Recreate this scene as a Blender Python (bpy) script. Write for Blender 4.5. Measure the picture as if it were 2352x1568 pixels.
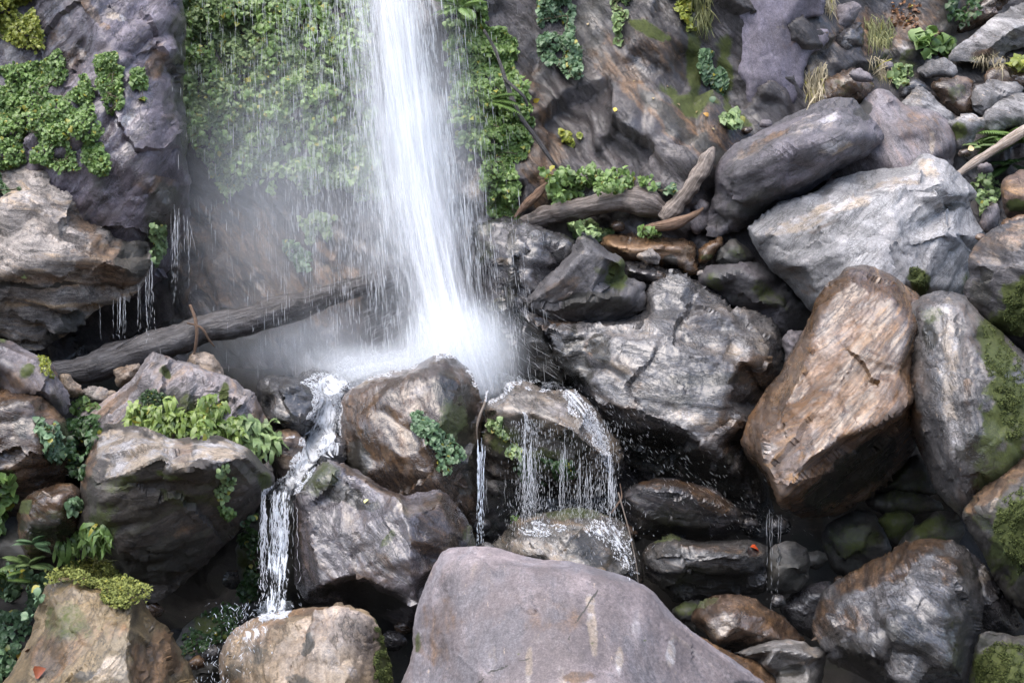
import bpy, math, random
import numpy as np
from mathutils import Vector, Matrix, Euler
from mathutils.bvhtree import BVHTree
from mathutils.geometry import delaunay_2d_cdt

# ------------------------------------------------------------------ camera, sky, sun, exposure
scene = bpy.context.scene
for _o in list(bpy.data.objects):
    bpy.data.objects.remove(_o)
C = scene.collection
CAM_LOC = Vector((0.0, 0.0, 5.0))
PITCH = math.radians(-7.0)
FOVK = 0.75                                  # picture width = FOVK * distance
cam = bpy.data.cameras.new('camera')
cam.sensor_width = 36.0
cam.sensor_fit = 'HORIZONTAL'
cam.lens = 36.0 / FOVK
cam.clip_end = 500.0
camo = bpy.data.objects.new('camera', cam)
camo.location = CAM_LOC
camo.rotation_euler = (math.pi / 2 + PITCH, 0, 0)
C.objects.link(camo)
scene.camera = camo

world = bpy.data.worlds.new('World')
scene.world = world
world.use_nodes = True
wn = world.node_tree
sky = wn.nodes.new('ShaderNodeTexSky')
sky.sky_type = 'NISHITA'
sky.sun_disc = False
SUN_EL, SUN_AZ = math.radians(68), math.radians(-140)      # azimuth from +Y towards +X
sky.sun_elevation = SUN_EL
sky.sun_rotation = SUN_AZ
sky.air_density = 1.0
sky.dust_density = 3.0
sky.ozone_density = 1.0
bg = wn.nodes['Background']
bg.inputs['Strength'].default_value = 0.15
wn.links.new(sky.outputs[0], bg.inputs[0])

sun = bpy.data.lights.new('sun', 'SUN')
sun.energy = 1.2
sun.angle = math.radians(75)
sun.color = (1.0, 0.97, 0.93)
suno = bpy.data.objects.new('sun', sun)
sd = Vector((math.sin(SUN_AZ) * math.cos(SUN_EL), math.cos(SUN_AZ) * math.cos(SUN_EL), math.sin(SUN_EL)))
suno.rotation_euler = sd.to_track_quat('Z', 'Y').to_euler()
suno.location = (0, -5, 20)
C.objects.link(suno)

scene.view_settings.view_transform = 'Standard'
scene.view_settings.look = 'None'
scene.view_settings.exposure = 1.7
scene.view_settings.gamma = 1.0
cy = scene.cycles
cy.use_denoising = True
cy.max_bounces = 8
cy.diffuse_bounces = 4
cy.glossy_bounces = 2
cy.transmission_bounces = 6
cy.volume_bounces = 3
cy.transparent_max_bounces = 24
cy.use_adaptive_sampling = True
cy.adaptive_threshold = 0.02
cy.volume_step_rate = 3.0
cy.volume_max_steps = 96

# ------------------------------------------------------------------ numeric helpers
R3 = np.array(Euler((math.pi / 2 + PITCH, 0, 0)).to_matrix())
CL = np.array(CAM_LOC)

def ray(px, py):
    px = np.asarray(px, float); py = np.asarray(py, float)
    xc = (px - 1176.0) / 2352.0 * FOVK
    yc = -(py - 784.0) / 2352.0 * FOVK
    return np.stack([xc, yc, -np.ones_like(xc)], -1) @ R3.T

def unproj(px, py, d):
    return CL + ray(px, py) * np.asarray(d, float)[..., None]

def mpp(d):
    return FOVK * d / 2352.0

_rs = np.random.RandomState(7)
_perm = _rs.permutation(256)
_perm = np.concatenate([_perm, _perm, _perm])
_grad = _rs.normal(size=(256, 3))
_grad /= np.linalg.norm(_grad, axis=1)[:, None]

def perlin(P):
    P = np.asarray(P, float)
    I = np.floor(P).astype(int)
    F = P - I
    U = F * F * F * (F * (F * 6 - 15) + 10)
    I &= 255
    out = 0.0
    for dx in (0, 1):
        wx = U[:, 0] if dx else 1 - U[:, 0]
        for dy in (0, 1):
            wy = U[:, 1] if dy else 1 - U[:, 1]
            for dz in (0, 1):
                wz = U[:, 2] if dz else 1 - U[:, 2]
                h = _perm[_perm[_perm[I[:, 0] + dx] + I[:, 1] + dy] + I[:, 2] + dz] 
                g = _grad[h]
                out = out + wx * wy * wz * (g[:, 0] * (F[:, 0] - dx) + g[:, 1] * (F[:, 1] - dy) + g[:, 2] * (F[:, 2] - dz))
    return out * 1.5

def fbm(P, octv=4, gain=0.5, ridged=False):
    s, a, f = 0.0, 1.0, 1.0
    for k in range(octv):
        n = perlin(P * f + 17.3 * k)
        s = s + a * ((0.5 - np.abs(n)) * 1.6 if ridged else n)
        a *= gain; f *= 2.03
    return s

def sstep(a, b, x):
    t = np.clip((x - a) / (b - a), 0, 1)
    return t * t * (3 - 2 * t)

def in_poly(px, py, poly):
    poly = np.asarray(poly, float)
    x0, y0 = poly[:, 0], poly[:, 1]
    x1, y1 = np.roll(x0, -1), np.roll(y0, -1)
    res = np.zeros(len(px), bool)
    for a, b, c, d in zip(x0, y0, x1, y1):
        if b == d:
            continue
        cond = ((b > py) != (d > py)) & (px < (c - a) * (py - b) / (d - b) + a)
        res ^= cond
    return res

def seg_dist(px, py, poly, closed=True):
    poly = np.asarray(poly, float)
    n = len(poly)
    best = np.full(len(px), 1e9)
    for i in range(n if closed else n - 1):
        a, b = poly[i], poly[(i + 1) % n]
        v = b - a
        L = max(v @ v, 1e-9)
        t = np.clip(((px - a[0]) * v[0] + (py - a[1]) * v[1]) / L, 0, 1)
        best = np.minimum(best, np.hypot(px - a[0] - t * v[0], py - a[1] - t * v[1]))
    return best

def tri_normals(V, T):
    n = np.cross(V[T[:, 1]] - V[T[:, 0]], V[T[:, 2]] - V[T[:, 0]])
    N = np.zeros_like(V)
    for k in range(3):
        np.add.at(N, T[:, k], n)
    return N / np.maximum(np.linalg.norm(N, axis=1), 1e-12)[:, None]

def coarse_interp(px, py, cpts, edges):
    """piecewise linear surface over a constrained triangulation of control points (x, y, value)"""
    co = [Vector((p[0], p[1])) for p in cpts]
    res = delaunay_2d_cdt(co, edges, [], 0, 1e-4)
    v2, f2, ov = res[0], res[2], res[3]
    val = [np.mean([cpts[k][2] for k in o]) if len(o) else 0.0 for o in ov]
    bad = [i for i, o in enumerate(ov) if not len(o)]
    for i in bad:
        d = [((c[0] - v2[i][0]) ** 2 + (c[1] - v2[i][1]) ** 2, c[2]) for c in cpts]
        d.sort(); val[i] = (d[0][1] + d[1][1]) / 2
    h = np.full(len(px), np.nan)
    for f in f2:
        for k in range(1, len(f) - 1):
            a, b, c = f[0], f[k], f[k + 1]
            ax, ay = v2[a]; bx, by = v2[b]; cx, cy_ = v2[c]
            den = (by - cy_) * (ax - cx) + (cx - bx) * (ay - cy_)
            if abs(den) < 1e-9:
                continue
            w0 = ((by - cy_) * (px - cx) + (cx - bx) * (py - cy_)) / den
            w1 = ((cy_ - ay) * (px - cx) + (ax - cx) * (py - cy_)) / den
            w2 = 1 - w0 - w1
            m = (w0 >= -1e-6) & (w1 >= -1e-6) & (w2 >= -1e-6) & np.isnan(h)
            h[m] = w0[m] * val[a] + w1[m] * val[b] + w2[m] * val[c]
    return np.nan_to_num(h, nan=0.0)

def mesh_obj(name, V, F, mat=None, smooth=True, origin=None, parent=None, sharp=None):
    V = np.asarray(V, float)
    if origin is None:
        origin = np.array([V[:, 0].mean(), V[:, 1].mean(), V[:, 2].min()])
    me = bpy.data.meshes.new(name)
    Vl = (V - origin).astype(np.float32)
    F = np.asarray(F)
    me.vertices.add(len(Vl))
    me.vertices.foreach_set('co', Vl.ravel())
    nf, k = F.shape
    me.loops.add(nf * k)
    me.loops.foreach_set('vertex_index', F.astype(np.int32).ravel())
    me.polygons.add(nf)
    me.polygons.foreach_set('loop_start', np.arange(0, nf * k, k, dtype=np.int32))
    try:
        me.polygons.foreach_set('loop_total', np.full(nf, k, dtype=np.int32))
    except Exception:
        pass
    me.update(calc_edges=True)
    me.validate()
    if smooth:
        me.polygons.foreach_set('use_smooth', np.ones(len(me.polygons), bool))
    if sharp:
        me.set_sharp_from_angle(angle=math.radians(sharp))
    if mat:
        me.materials.append(mat)
    o = bpy.data.objects.new(name, me)
    C.objects.link(o)
    if parent:
        o.parent = parent
        o.location = Vector(origin) - parent.location
    else:
        o.location = Vector(origin)
    return o

def attr(o, name, arr):
    a = o.data.attributes.new(name, 'FLOAT_COLOR', 'POINT')
    a.data.foreach_set('color', np.asarray(arr, np.float32).ravel())

def tag(o, label=None, cat=None, group=None, kind=None):
    if label: o['label'] = label
    if cat: o['category'] = cat
    if group: o['group'] = group
    if kind: o['kind'] = kind
    return o

# ------------------------------------------------------------------ materials
class NB:
    def __init__(s, name):
        s.m = bpy.data.materials.new(name)
        s.m.use_nodes = True
        s.t = s.m.node_tree
        s.b = s.t.nodes['Principled BSDF']
        s.out = s.t.nodes['Material Output']
    def n(s, typ, **kw):
        nd = s.t.nodes.new('ShaderNode' + typ)
        for k, v in kw.items():
            setattr(nd, k, v)
        return nd
    def l(s, a, b):
        s.t.links.new(a, b)
    def setin(s, sock, v):
        if hasattr(v, 'links') or isinstance(v, bpy.types.NodeSocket):
            s.l(v, sock)
        else:
            sock.default_value = v
    def math(s, op, a, b=0.0, c=None, clamp=False):
        nd = s.n('Math', operation=op, use_clamp=clamp)
        s.setin(nd.inputs[0], a); s.setin(nd.inputs[1], b)
        if c is not None: s.setin(nd.inputs[2], c)
        return nd.outputs[0]
    def mix(s, f, a, b, mode='MIX'):
        nd = s.n('MixRGB', blend_type=mode)
        s.setin(nd.inputs[0], f)
        for i, v in ((1, a), (2, b)):
            if isinstance(v, tuple): v = (v[0], v[1], v[2], 1)
            s.setin(nd.inputs[i], v)
        return nd.outputs[0]
    def ss(s, v, a, b):
        nd = s.n('MapRange', interpolation_type='SMOOTHSTEP')
        s.setin(nd.inputs[0], v)
        nd.inputs[1].default_value = a; nd.inputs[2].default_value = b
        return nd.outputs[0]
    def noise(s, vec, scale, detail=6, rough=0.55, dist=0.0):
        nd = s.n('TexNoise')
        s.l(vec, nd.inputs['Vector'])
        nd.inputs['Scale'].default_value = scale
        nd.inputs['Detail'].default_value = detail
        nd.inputs['Roughness'].default_value = rough
        nd.inputs['Distortion'].default_value = dist
        return nd.outputs['Fac']

_mats = {}
def rock_mat(c1, c2, c3, k3=0.5, rough=0.6, wet=0.5, sdir=(0, 0.3, 1), sk=6.0, speck=0.15, bump=1.0, wetr=0.22, moss=(0.04, 0.05, 0.010), crackk=0.8):
    key = (c1, c2, c3, k3, rough, wet, sdir, sk, speck, bump, wetr, moss, crackk)
    if key in _mats:
        return _mats[key]
    b = NB('wet_rock_%d' % len(_mats))
    tc = b.n('TexCoord')
    rot = Vector(sdir).normalized().rotation_difference(Vector((0, 0, 1))).to_euler()
    mp = b.n('Mapping'); mp.inputs['Rotation'].default_value = rot
    b.l(tc.outputs['Object'], mp.inputs['Vector'])
    ms = b.n('Mapping'); ms.inputs['Scale'].default_value = (0.6, 0.6, sk)
    b.l(mp.outputs[0], ms.inputs['Vector'])
    P, S = mp.outputs[0], ms.outputs[0]
    big = b.noise(P, 1.1, 4, 0.62, 0.5)
    mid = b.noise(P, 4.0, 5, 0.68, 0.3)
    fine = b.noise(P, 22.0, 4, 0.75)
    strk = b.noise(S, 2.0, 6, 0.68, 0.6)
    strk2 = b.noise(S, 4.0, 4, 0.65, 0.3)
    pa = b.n('Attribute', attribute_name='paint')
    sp = b.n('SeparateColor'); b.l(pa.outputs['Color'], sp.inputs[0])
    pm, pb, pp, pd = sp.outputs[0], sp.outputs[1], sp.outputs[2], pa.outputs['Alpha']
    col = b.mix(b.ss(b.math('MULTIPLY_ADD', strk, 0.55, b.math('MULTIPLY', big, 0.45)), 0.42, 0.58), c1, c2)
    f3 = b.math('MULTIPLY', b.ss(strk, 0.50, 0.66), k3)
    col = b.mix(f3, col, c3)
    # pale / tan paint
    mpale = b.ss(b.math('ADD', pp, b.math('MULTIPLY_ADD', b.math('MULTIPLY_ADD', strk2, 0.7, strk), 1.4, -1.19)), 0.25, 0.85)
    pale = b.mix(b.ss(mid, 0.42, 0.6), (0.36, 0.29, 0.215), (0.40, 0.385, 0.385))
    col = b.mix(b.math('MULTIPLY', mpale, 0.75), col, pale)
    # rusty brown film
    mbr = b.ss(b.math('ADD', pb, b.math('MULTIPLY_ADD', b.math('MULTIPLY_ADD', strk2, 0.7, mid), 1.3, -1.1)), 0.22, 0.85)
    brn = b.mix(b.ss(strk2, 0.4, 0.62), (0.065, 0.04, 0.024), (0.155, 0.088, 0.042))
    col = b.mix(b.math('MULTIPLY', mbr, 0.8), col, brn)
    # grain
    g = b.math('MULTIPLY', b.math('MULTIPLY_ADD', fine, 1.5, 0.25), b.math('MULTIPLY_ADD', b.noise(P, 70.0, 2, 0.6), 1.3, 0.35))
    g2 = b.math('MULTIPLY_ADD', strk2, 0.7, 0.65)
    g = b.math('MULTIPLY', g, g2)
    g = b.math('MULTIPLY', g, b.math('MULTIPLY_ADD', mid, 0.9, 0.55))
    ck = b.ss(b.math('ABSOLUTE', b.math('SUBTRACT', strk, 0.47)), 0.0, 0.022)
    ck2 = b.ss(b.math('ABSOLUTE', b.math('SUBTRACT', mid, 0.53)), 0.0, 0.02)
    crk = b.math('MULTIPLY', b.math('MULTIPLY_ADD', ck, 0.6, 0.4), b.math('MULTIPLY_ADD', ck2, 0.35, 0.65))
    crk = b.math('MULTIPLY_ADD', crk, crackk, 1.0 - crackk)
    g = b.math('MULTIPLY', g, crk)
    pat = b.noise(P, 0.75, 4, 0.6, 0.8)
    g = b.math('MULTIPLY', g, b.math('MULTIPLY_ADD', b.ss(pat, 0.38, 0.6), 0.5, 0.6))
    cb = b.n('CombineXYZ')
    for i in range(3): b.l(g, cb.inputs[i])
    col = b.mix(1.0, col, cb.outputs[0], 'MULTIPLY')
    # mineral veins and flecks
    fl = b.noise(S, 9.0, 4, 0.7, 0.3)
    col = b.mix(b.math('MULTIPLY', b.ss(fl, 0.64, 0.74), speck * 3), col, (0.42, 0.33, 0.25))
    # dark biofilm, cracks, and shade painted into undersides and recesses
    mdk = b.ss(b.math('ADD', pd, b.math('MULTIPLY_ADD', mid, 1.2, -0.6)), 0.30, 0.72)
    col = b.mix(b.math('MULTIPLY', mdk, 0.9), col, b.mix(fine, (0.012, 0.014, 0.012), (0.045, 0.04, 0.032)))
    # moss
    mm = b.ss(b.math('ADD', pm, b.math('MULTIPLY_ADD', b.math('MULTIPLY_ADD', fine, 0.6, mid), 1.2, -0.96)), 0.25, 0.8)
    mcol = b.mix(fine, (moss[0] * 0.45, moss[1] * 0.5, moss[2] * 0.6), (moss[0] * 1.7, moss[1] * 1.7, moss[2] * 1.4))
    col = b.mix(mm, col, mcol)
    b.l(col, b.b.inputs['Base Color'])
    # wetness -> roughness
    wn_ = b.math('MULTIPLY_ADD', b.noise(S, 0.9, 5, 0.62, 0.5), 0.6, b.math('MULTIPLY', b.noise(P, 1.9, 4, 0.6, 0.5), 0.4))
    wm = b.ss(b.math('ADD', wn_, wet - 0.5), 0.44, 0.60)
    ro = b.math('MULTIPLY_ADD', wm, wetr - rough, rough)
    ro = b.math('MULTIPLY_ADD', b.math('SUBTRACT', fine, 0.5), 0.25, ro)
    ro = b.math('MAXIMUM', ro, b.math('MULTIPLY', mm, 0.9))
    b.l(b.math('MAXIMUM', ro, 0.12), b.b.inputs['Roughness'])
    b.b.inputs['Specular IOR Level'].default_value = 0.5
    # relief
    hgt = b.math('MULTIPLY', strk, 0.7)
    hgt = b.math('MULTIPLY_ADD', strk2, 0.22, hgt)
    hgt = b.math('MULTIPLY_ADD', mid, 0.6, hgt)
    hgt = b.math('MULTIPLY_ADD', fine, 0.22, hgt)
    hgt = b.math('MULTIPLY_ADD', crk, 0.35, hgt)
    bp = b.n('Bump'); bp.inputs['Strength'].default_value = min(1.0, 0.55 * bump); bp.inputs['Distance'].default_value = 0.05 * bump
    b.l(hgt, bp.inputs['Height']); b.l(bp.outputs[0], b.b.inputs['Normal'])
    # film of water: its own, smoother surface
    b.l(b.math('MULTIPLY', wm, 0.55), b.b.inputs['Coat Weight'])
    b.b.inputs['Coat Roughness'].default_value = 0.17
    b.b.inputs['Coat IOR'].default_value = 1.5
    bc = b.n('Bump'); bc.inputs['Strength'].default_value = 0.28 * bump; bc.inputs['Distance'].default_value = 0.04
    b.l(hgt, bc.inputs['Height']); b.l(bc.outputs[0], b.b.inputs['Coat Normal'])
    dk = b.math('MULTIPLY_ADD', wm, -0.3, 1.0)
    cd = b.n('CombineXYZ')
    for i in range(3): b.l(dk, cd.inputs[i])
    b.l(b.mix(1.0, col, cd.outputs[0], 'MULTIPLY'), b.b.inputs['Base Color'])
    _mats[key] = b.m
    return b.m

LAV = (0.195, 0.176, 0.186); LAVD = (0.14, 0.12, 0.125); GRY = (0.20, 0.20, 0.205); DRK = (0.055, 0.053, 0.056)
DBR = (0.075, 0.055, 0.042); BRN = (0.13, 0.085, 0.052); TAN = (0.33, 0.235, 0.145); PALE = (0.40, 0.38, 0.37); MGR = (0.11, 0.105, 0.11)
PAL = {
    'front': (dict(c1=(0.185, 0.17, 0.182), c2=(0.185, 0.153, 0.152), c3=LAVD, k3=0.6, rough=0.75, wet=0.25, wetr=0.45, speck=0.16, bump=0.6, crackk=0.45)),
    'lav': (dict(c1=LAV, c2=LAVD, c3=(0.24, 0.18, 0.15), k3=0.5, rough=0.75, wet=0.2, wetr=0.4, speck=0.1, bump=0.7)),
    'pale': (dict(c1=(0.25, 0.245, 0.243), c2=(0.195, 0.192, 0.195), c3=PALE, k3=0.5, rough=0.75, wet=0.2, wetr=0.4, speck=0.06, bump=0.7)),
    'brown': (dict(c1=(0.17, 0.092, 0.042), c2=(0.15, 0.105, 0.075), c3=(0.30, 0.17, 0.07), k3=0.75, rough=0.5, wet=0.55, speck=0.08, bump=0.9)),
    'dbrown': (dict(c1=(0.085, 0.052, 0.032), c2=(0.125, 0.088, 0.066), c3=(0.20, 0.112, 0.052), k3=0.6, rough=0.5, wet=0.6, speck=0.12, bump=1.0)),
    'wetgrey': (dict(c1=(0.085, 0.082, 0.084), c2=(0.145, 0.138, 0.138), c3=(0.21, 0.16, 0.115), k3=0.45, rough=0.45, wet=0.68, speck=0.2, bump=1.2)),
    'black': (dict(c1=DRK, c2=(0.085, 0.08, 0.085), c3=(0.12, 0.105, 0.10), k3=0.5, rough=0.42, wet=0.7, speck=0.06, bump=1.2)),
    'darkmoss': (dict(c1=(0.05, 0.05, 0.046), c2=(0.075, 0.066, 0.06), c3=(0.035, 0.045, 0.025), k3=0.6, rough=0.6, wet=0.4, speck=0.03, bump=0.7)),
    'tan': (dict(c1=(0.25, 0.185, 0.125), c2=(0.20, 0.17, 0.15), c3=(0.40, 0.30, 0.21), k3=0.6, rough=0.55, wet=0.45, speck=0.25, bump=1.1)),
    'tangrey': (dict(c1=(0.30, 0.265, 0.235), c2=(0.20, 0.18, 0.17), c3=(0.44, 0.31, 0.18), k3=0.75, rough=0.6, wet=0.4, speck=0.2, bump=1.3)),
    'mottle': (dict(c1=(0.15, 0.145, 0.145), c2=(0.25, 0.24, 0.24), c3=(0.45, 0.44, 0.43), k3=0.45, rough=0.8, wet=0.15, wetr=0.5, speck=0.4, bump=1.2)),
    'purple': (dict(c1=(0.145, 0.13, 0.16), c2=(0.125, 0.11, 0.128), c3=(0.165, 0.145, 0.17), k3=0.4, rough=0.7, wet=0.3, wetr=0.4, speck=0.02, bump=0.35, crackk=0.4)),
    'cliffdark': (dict(c1=(0.070, 0.062, 0.064), c2=(0.125, 0.115, 0.125), c3=(0.06, 0.044, 0.035), k3=0.6, rough=0.5, wet=0.55, wetr=0.28, speck=0.1, bump=1.2)),
}
def M(pal, ang=20, tilt=0.4, sk=5.0, **kw):
    """palette + direction of the layering: ang = slope of the layer lines in degrees, seen from the front"""
    d = dict(PAL[pal]); d.update(kw)
    a = math.radians(-ang)
    return rock_mat(sdir=(round(-math.sin(a), 3), round(-tilt * 0.4, 3), round(math.cos(a), 3)), sk=1.0 + (sk - 1.0) * 0.5, **d)

# ------------------------------------------------------------------ rocks
ROCKS = []          # (name, verts, tris) for ray lookups
def paint_eval(px, py, spec, seed):
    out = np.zeros((len(px), 4))
    if not spec:
        return out
    Q = np.stack([px / 38.0, py / 38.0, np.full(len(px), seed * 3.7)], -1)
    nz = fbm(Q, 4, 0.6)
    for s in spec:
        ch = 'mbpd'.index(s[0])
        cx, cy_, rx, ry = s[1:5]
        a = math.radians(s[5]) if len(s) > 5 else 0.0
        st = s[6] if len(s) > 6 else 1.0
        u = ((px - cx) * math.cos(a) + (py - cy_) * math.sin(a)) / rx
        v = (-(px - cx) * math.sin(a) + (py - cy_) * math.cos(a)) / ry
        r = np.sqrt(u * u + v * v) + nz * 0.35
        out[:, ch] = np.maximum(out[:, ch], st * (1 - sstep(0.55, 1.15, r)))
    return out

def displace(P, N, L, str_n, sk, rough, seed, chip=1.0, damp=1.0):
    o = seed * 5.31
    r = np.random.RandomState(seed + 400)
    d0 = 0.03 * L * perlin(P * (1.7 / L) + o)
    d = 0.013 * fbm(P * 2.3 + o, 5, 0.5)
    qs = P * 1.6 + (P @ str_n)[:, None] * str_n * 9.0
    d = d + 0.013 * min(1.0, chip) * (fbm(qs + o, 3, 0.55, True) - 0.8)
    d = d + 0.012 * (fbm(P * 3.1 + o + 3, 3, 0.5, True) - 0.8)
    # fractured chips: every cell is a slightly tilted plane
    Q = P + 0.12 * np.stack([perlin(P * 2.2 + o), perlin(P * 2.2 + o + 31), perlin(P * 2.2 + o + 57)], -1) + 0.03 * np.stack([perlin(P * 9 + o), perlin(P * 9 + o + 31), perlin(P * 9 + o + 57)], -1)
    lo, hi = Q.min(0), Q.max(0)
    for cell, amp in ((0.85, 0.13), (0.30, 0.07)):
        Lm = min(L, 6.0)
        ns = int(np.clip(2.2 * np.prod(np.maximum(hi - lo, cell)) / cell ** 3 * 0.5, 8, 260 if len(P) < 100000 else 700))
        S = lo + r.rand(ns, 3) * (hi - lo)
        A = r.normal(size=(ns, 3)); A /= np.linalg.norm(A, axis=1)[:, None]
        idx = np.zeros(len(Q), int); best = np.full(len(Q), 1e9)
        for k in range(ns):
            dd = ((Q - S[k]) ** 2).sum(1)
            m = dd < best
            best[m] = dd[m]; idx[m] = k
        d = d + chip * amp * np.clip(((Q - S[idx]) * A[idx]).sum(1), -cell * 0.5, cell * 0.5)
    t = P @ str_n * 2.8 + 1.3 * perlin(P * 0.7 + o) + 0.4 * perlin(P * 3 + o)
    saw = t - np.floor(t)
    am = 0.35 + 1.3 * sstep(-0.25, 0.45, perlin(P * 0.8 + o + 70))
    d = d + 0.9 * sk * am * (0.6 - np.where(saw < 0.66, (saw / 0.66) ** 2, (1 - saw) / 0.34))
    return (d0 + d * damp) * rough

def rock(name, label, D, outline, ridges=(), mat=None, paint=(), tilt=(0.0, 0.0), bulge=None, back=None,
         ang=20, ledge=0.03, rough=1.0, sp=6.0, smooth=3, seed=None, cat=None, group=None, limb=None, nauto=7, kind=None, jag=1.0):
    seed = len(ROCKS) + 1 if seed is None else seed
    rnd = np.random.RandomState(seed * 13 + 5)
    O = np.array(outline, float)
    # resample + roughen the outline
    pts = []
    for i in range(len(O)):
        a, b = O[i], O[(i + 1) % len(O)]
        n = max(1, int(round(np.linalg.norm(b - a) / sp)))
        for k in range(n):
            pts.append(a + (b - a) * k / n)
    D2 = np.array(pts)
    for _ in range(2):
        D2 = 0.5 * D2 + 0.25 * (np.roll(D2, 1, 0) + np.roll(D2, -1, 0))
    tn = np.roll(D2, -1, 0) - np.roll(D2, 1, 0)
    tn /= np.maximum(np.linalg.norm(tn, axis=1), 1e-6)[:, None]
    nn = np.stack([tn[:, 1], -tn[:, 0]], -1)
    q = np.stack([D2[:, 0] / 22.0, D2[:, 1] / 22.0, np.full(len(D2), seed * 1.7)], -1)
    D2 = D2 + nn * (fbm(q, 3, 0.6) * 2.6 * jag)[:, None]
    x0, y0 = D2.min(0); x1, y1 = D2.max(0)
    gx, gy = np.meshgrid(np.arange(x0, x1, sp), np.arange(y0, y1, sp * 0.87))
    gx = gx + (np.arange(gx.shape[0]) % 2)[:, None] * sp / 2
    gx = gx.ravel() + rnd.uniform(-.22, .22, gx.size) * sp
    gy = gy.ravel() + rnd.uniform(-.22, .22, gy.size) * sp
    m = in_poly(gx, gy, D2)
    gx, gy = gx[m], gy[m]
    dd = seg_dist(gx, gy, D2)
    m = dd > sp * 0.55
    gx, gy = gx[m], gy[m]
    nb = len(D2)
    co = [Vector((float(a), float(b))) for a, b in D2] + [Vector((float(a), float(b))) for a, b in zip(gx, gy)]
    res = delaunay_2d_cdt(co, [(i, (i + 1) % nb) for i in range(nb)], [], 1, 1e-4)
    V2 = np.array([(v[0], v[1]) for v in res[0]])
    T = np.array([f for f in res[2] if len(f) == 3], int)
    isb = np.array([len(o) > 0 and min(o) < nb for o in res[3]])
    px, py = V2[:, 0], V2[:, 1]
    dist = seg_dist(px, py, D2[::2] if nb > 60 else D2)
    dist[isb] = 0
    dm = dist.max()
    s = mpp(D)
    area = 0.5 * abs(np.sum(O[:, 0] * np.roll(O[:, 1], -1) - O[:, 1] * np.roll(O[:, 0], -1)))
    L = math.sqrt(area) * s
    bulge = bulge if bulge is not None else 0.8 * dm * s
    dome = np.sqrt(np.clip(1 - (1 - dist / dm) ** 2, 0, 1))
    cp = [(x, y, 0.0) for x, y in outline]
    ce = [(i, (i + 1) % len(outline)) for i in range(len(outline))]
    if ridges:
        for r in ridges:
            st = len(cp)
            cp += list(r)
            ce += [(st + i, st + i + 1) for i in range(len(r) - 1)]
    else:
        ins = np.where(dist > 0.45 * dm)[0]
        ch = []
        for i in rnd.permutation(ins):
            if all(np.hypot(px[i] - px[j], py[i] - py[j]) > dm * 0.55 for j in ch):
                ch.append(i)
            if len(ch) >= nauto:
                break
        for i in ch:
            cp.append((px[i], py[i], bulge * dome[i] * rnd.uniform(0.8, 1.15)))
    h = coarse_interp(px, py, cp, ce)
    # soften the facets
    E = np.concatenate([T[:, [0, 1]], T[:, [1, 2]], T[:, [2, 0]]])
    deg = np.zeros(len(px)); np.add.at(deg, E[:, 0], 1); np.add.at(deg, E[:, 1], 1)
    for _ in range(smooth if smooth > 5 else max(1, smooth - 1)):
        acc = np.zeros(len(px))
        np.add.at(acc, E[:, 0], h[E[:, 1]]); np.add.at(acc, E[:, 1], h[E[:, 0]])
        hn = 0.4 * h + 0.6 * acc / np.maximum(deg, 1)
        hn[isb] = 0
        h = hn
    lw = min(limb if limb is not None else 14.0, dm)
    h = h + 0.6 * lw * s * np.sqrt(np.clip(1 - (1 - np.minimum(dist / lw, 1)) ** 2, 0, 1))
    xm, ym = O[:, 0].mean(), O[:, 1].mean()
    tl = tilt[0] * (px - xm) / 100.0 + tilt[1] * (py - ym) / 100.0
    front = unproj(px, py, D - h - tl)
    bk = back if back is not None else 0.75 * dm * s
    inn = np.where(~isb)[0]
    remap = np.arange(len(px)); remap[inn] = len(px) + np.arange(len(inn))
    backv = unproj(px[inn], py[inn], D - tl[inn] + bk * dome[inn])
    V = np.concatenate([front, backv])
    # orient the front towards the camera
    a, b, c = front[T[0, 0]], front[T[0, 1]], front[T[0, 2]]
    nrm = np.cross(b - a, c - a)
    if nrm @ (CL - a) < 0:
        T = T[:, ::-1]
    TB = remap[T][:, ::-1]
    TT = np.concatenate([T, TB])
    N = tri_normals(V, TT)
    an = math.radians(-ang)
    sn = np.array([-math.sin(an), -0.15, math.cos(an)]); sn /= np.linalg.norm(sn)
    E2 = np.concatenate([TT[:, [0, 1]], TT[:, [1, 2]], TT[:, [2, 0]]])
    el = np.linalg.norm(V[E2[:, 0]] - V[E2[:, 1]], axis=1)
    mx_ = np.zeros(len(V)); np.maximum.at(mx_, E2[:, 0], el); np.maximum.at(mx_, E2[:, 1], el)
    damp = np.clip(2.4 * sp * s / np.maximum(mx_, 1e-6), 0, 1) ** 1.6
    V = V + N * displace(V, N, L, sn, ledge, rough, seed, min(1.0, ledge / 0.03), damp)[:, None]
    bpx = np.concatenate([px, px[inn]]); bpy_ = np.concatenate([py, py[inn]])
    o = mesh_obj(name, V, TT, mat, sharp=48)
    if len(o.data.vertices) == len(V):
        attr(o, 'paint', paint_eval(bpx, bpy_, paint, seed))
    tag(o, label, cat or name.replace('_', ' '), group, kind)
    ROCKS.append((o.name, V, TT))
    return o

def blur2(A, r):
    k = np.exp(-0.5 * (np.arange(-3 * r, 3 * r + 1) / r) ** 2); k /= k.sum()
    P = np.pad(A, 3 * r, mode='edge')
    P = np.apply_along_axis(lambda v: np.convolve(v, k, 'valid'), 0, P)
    return np.apply_along_axis(lambda v: np.convolve(v, k, 'valid'), 1, P)

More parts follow.
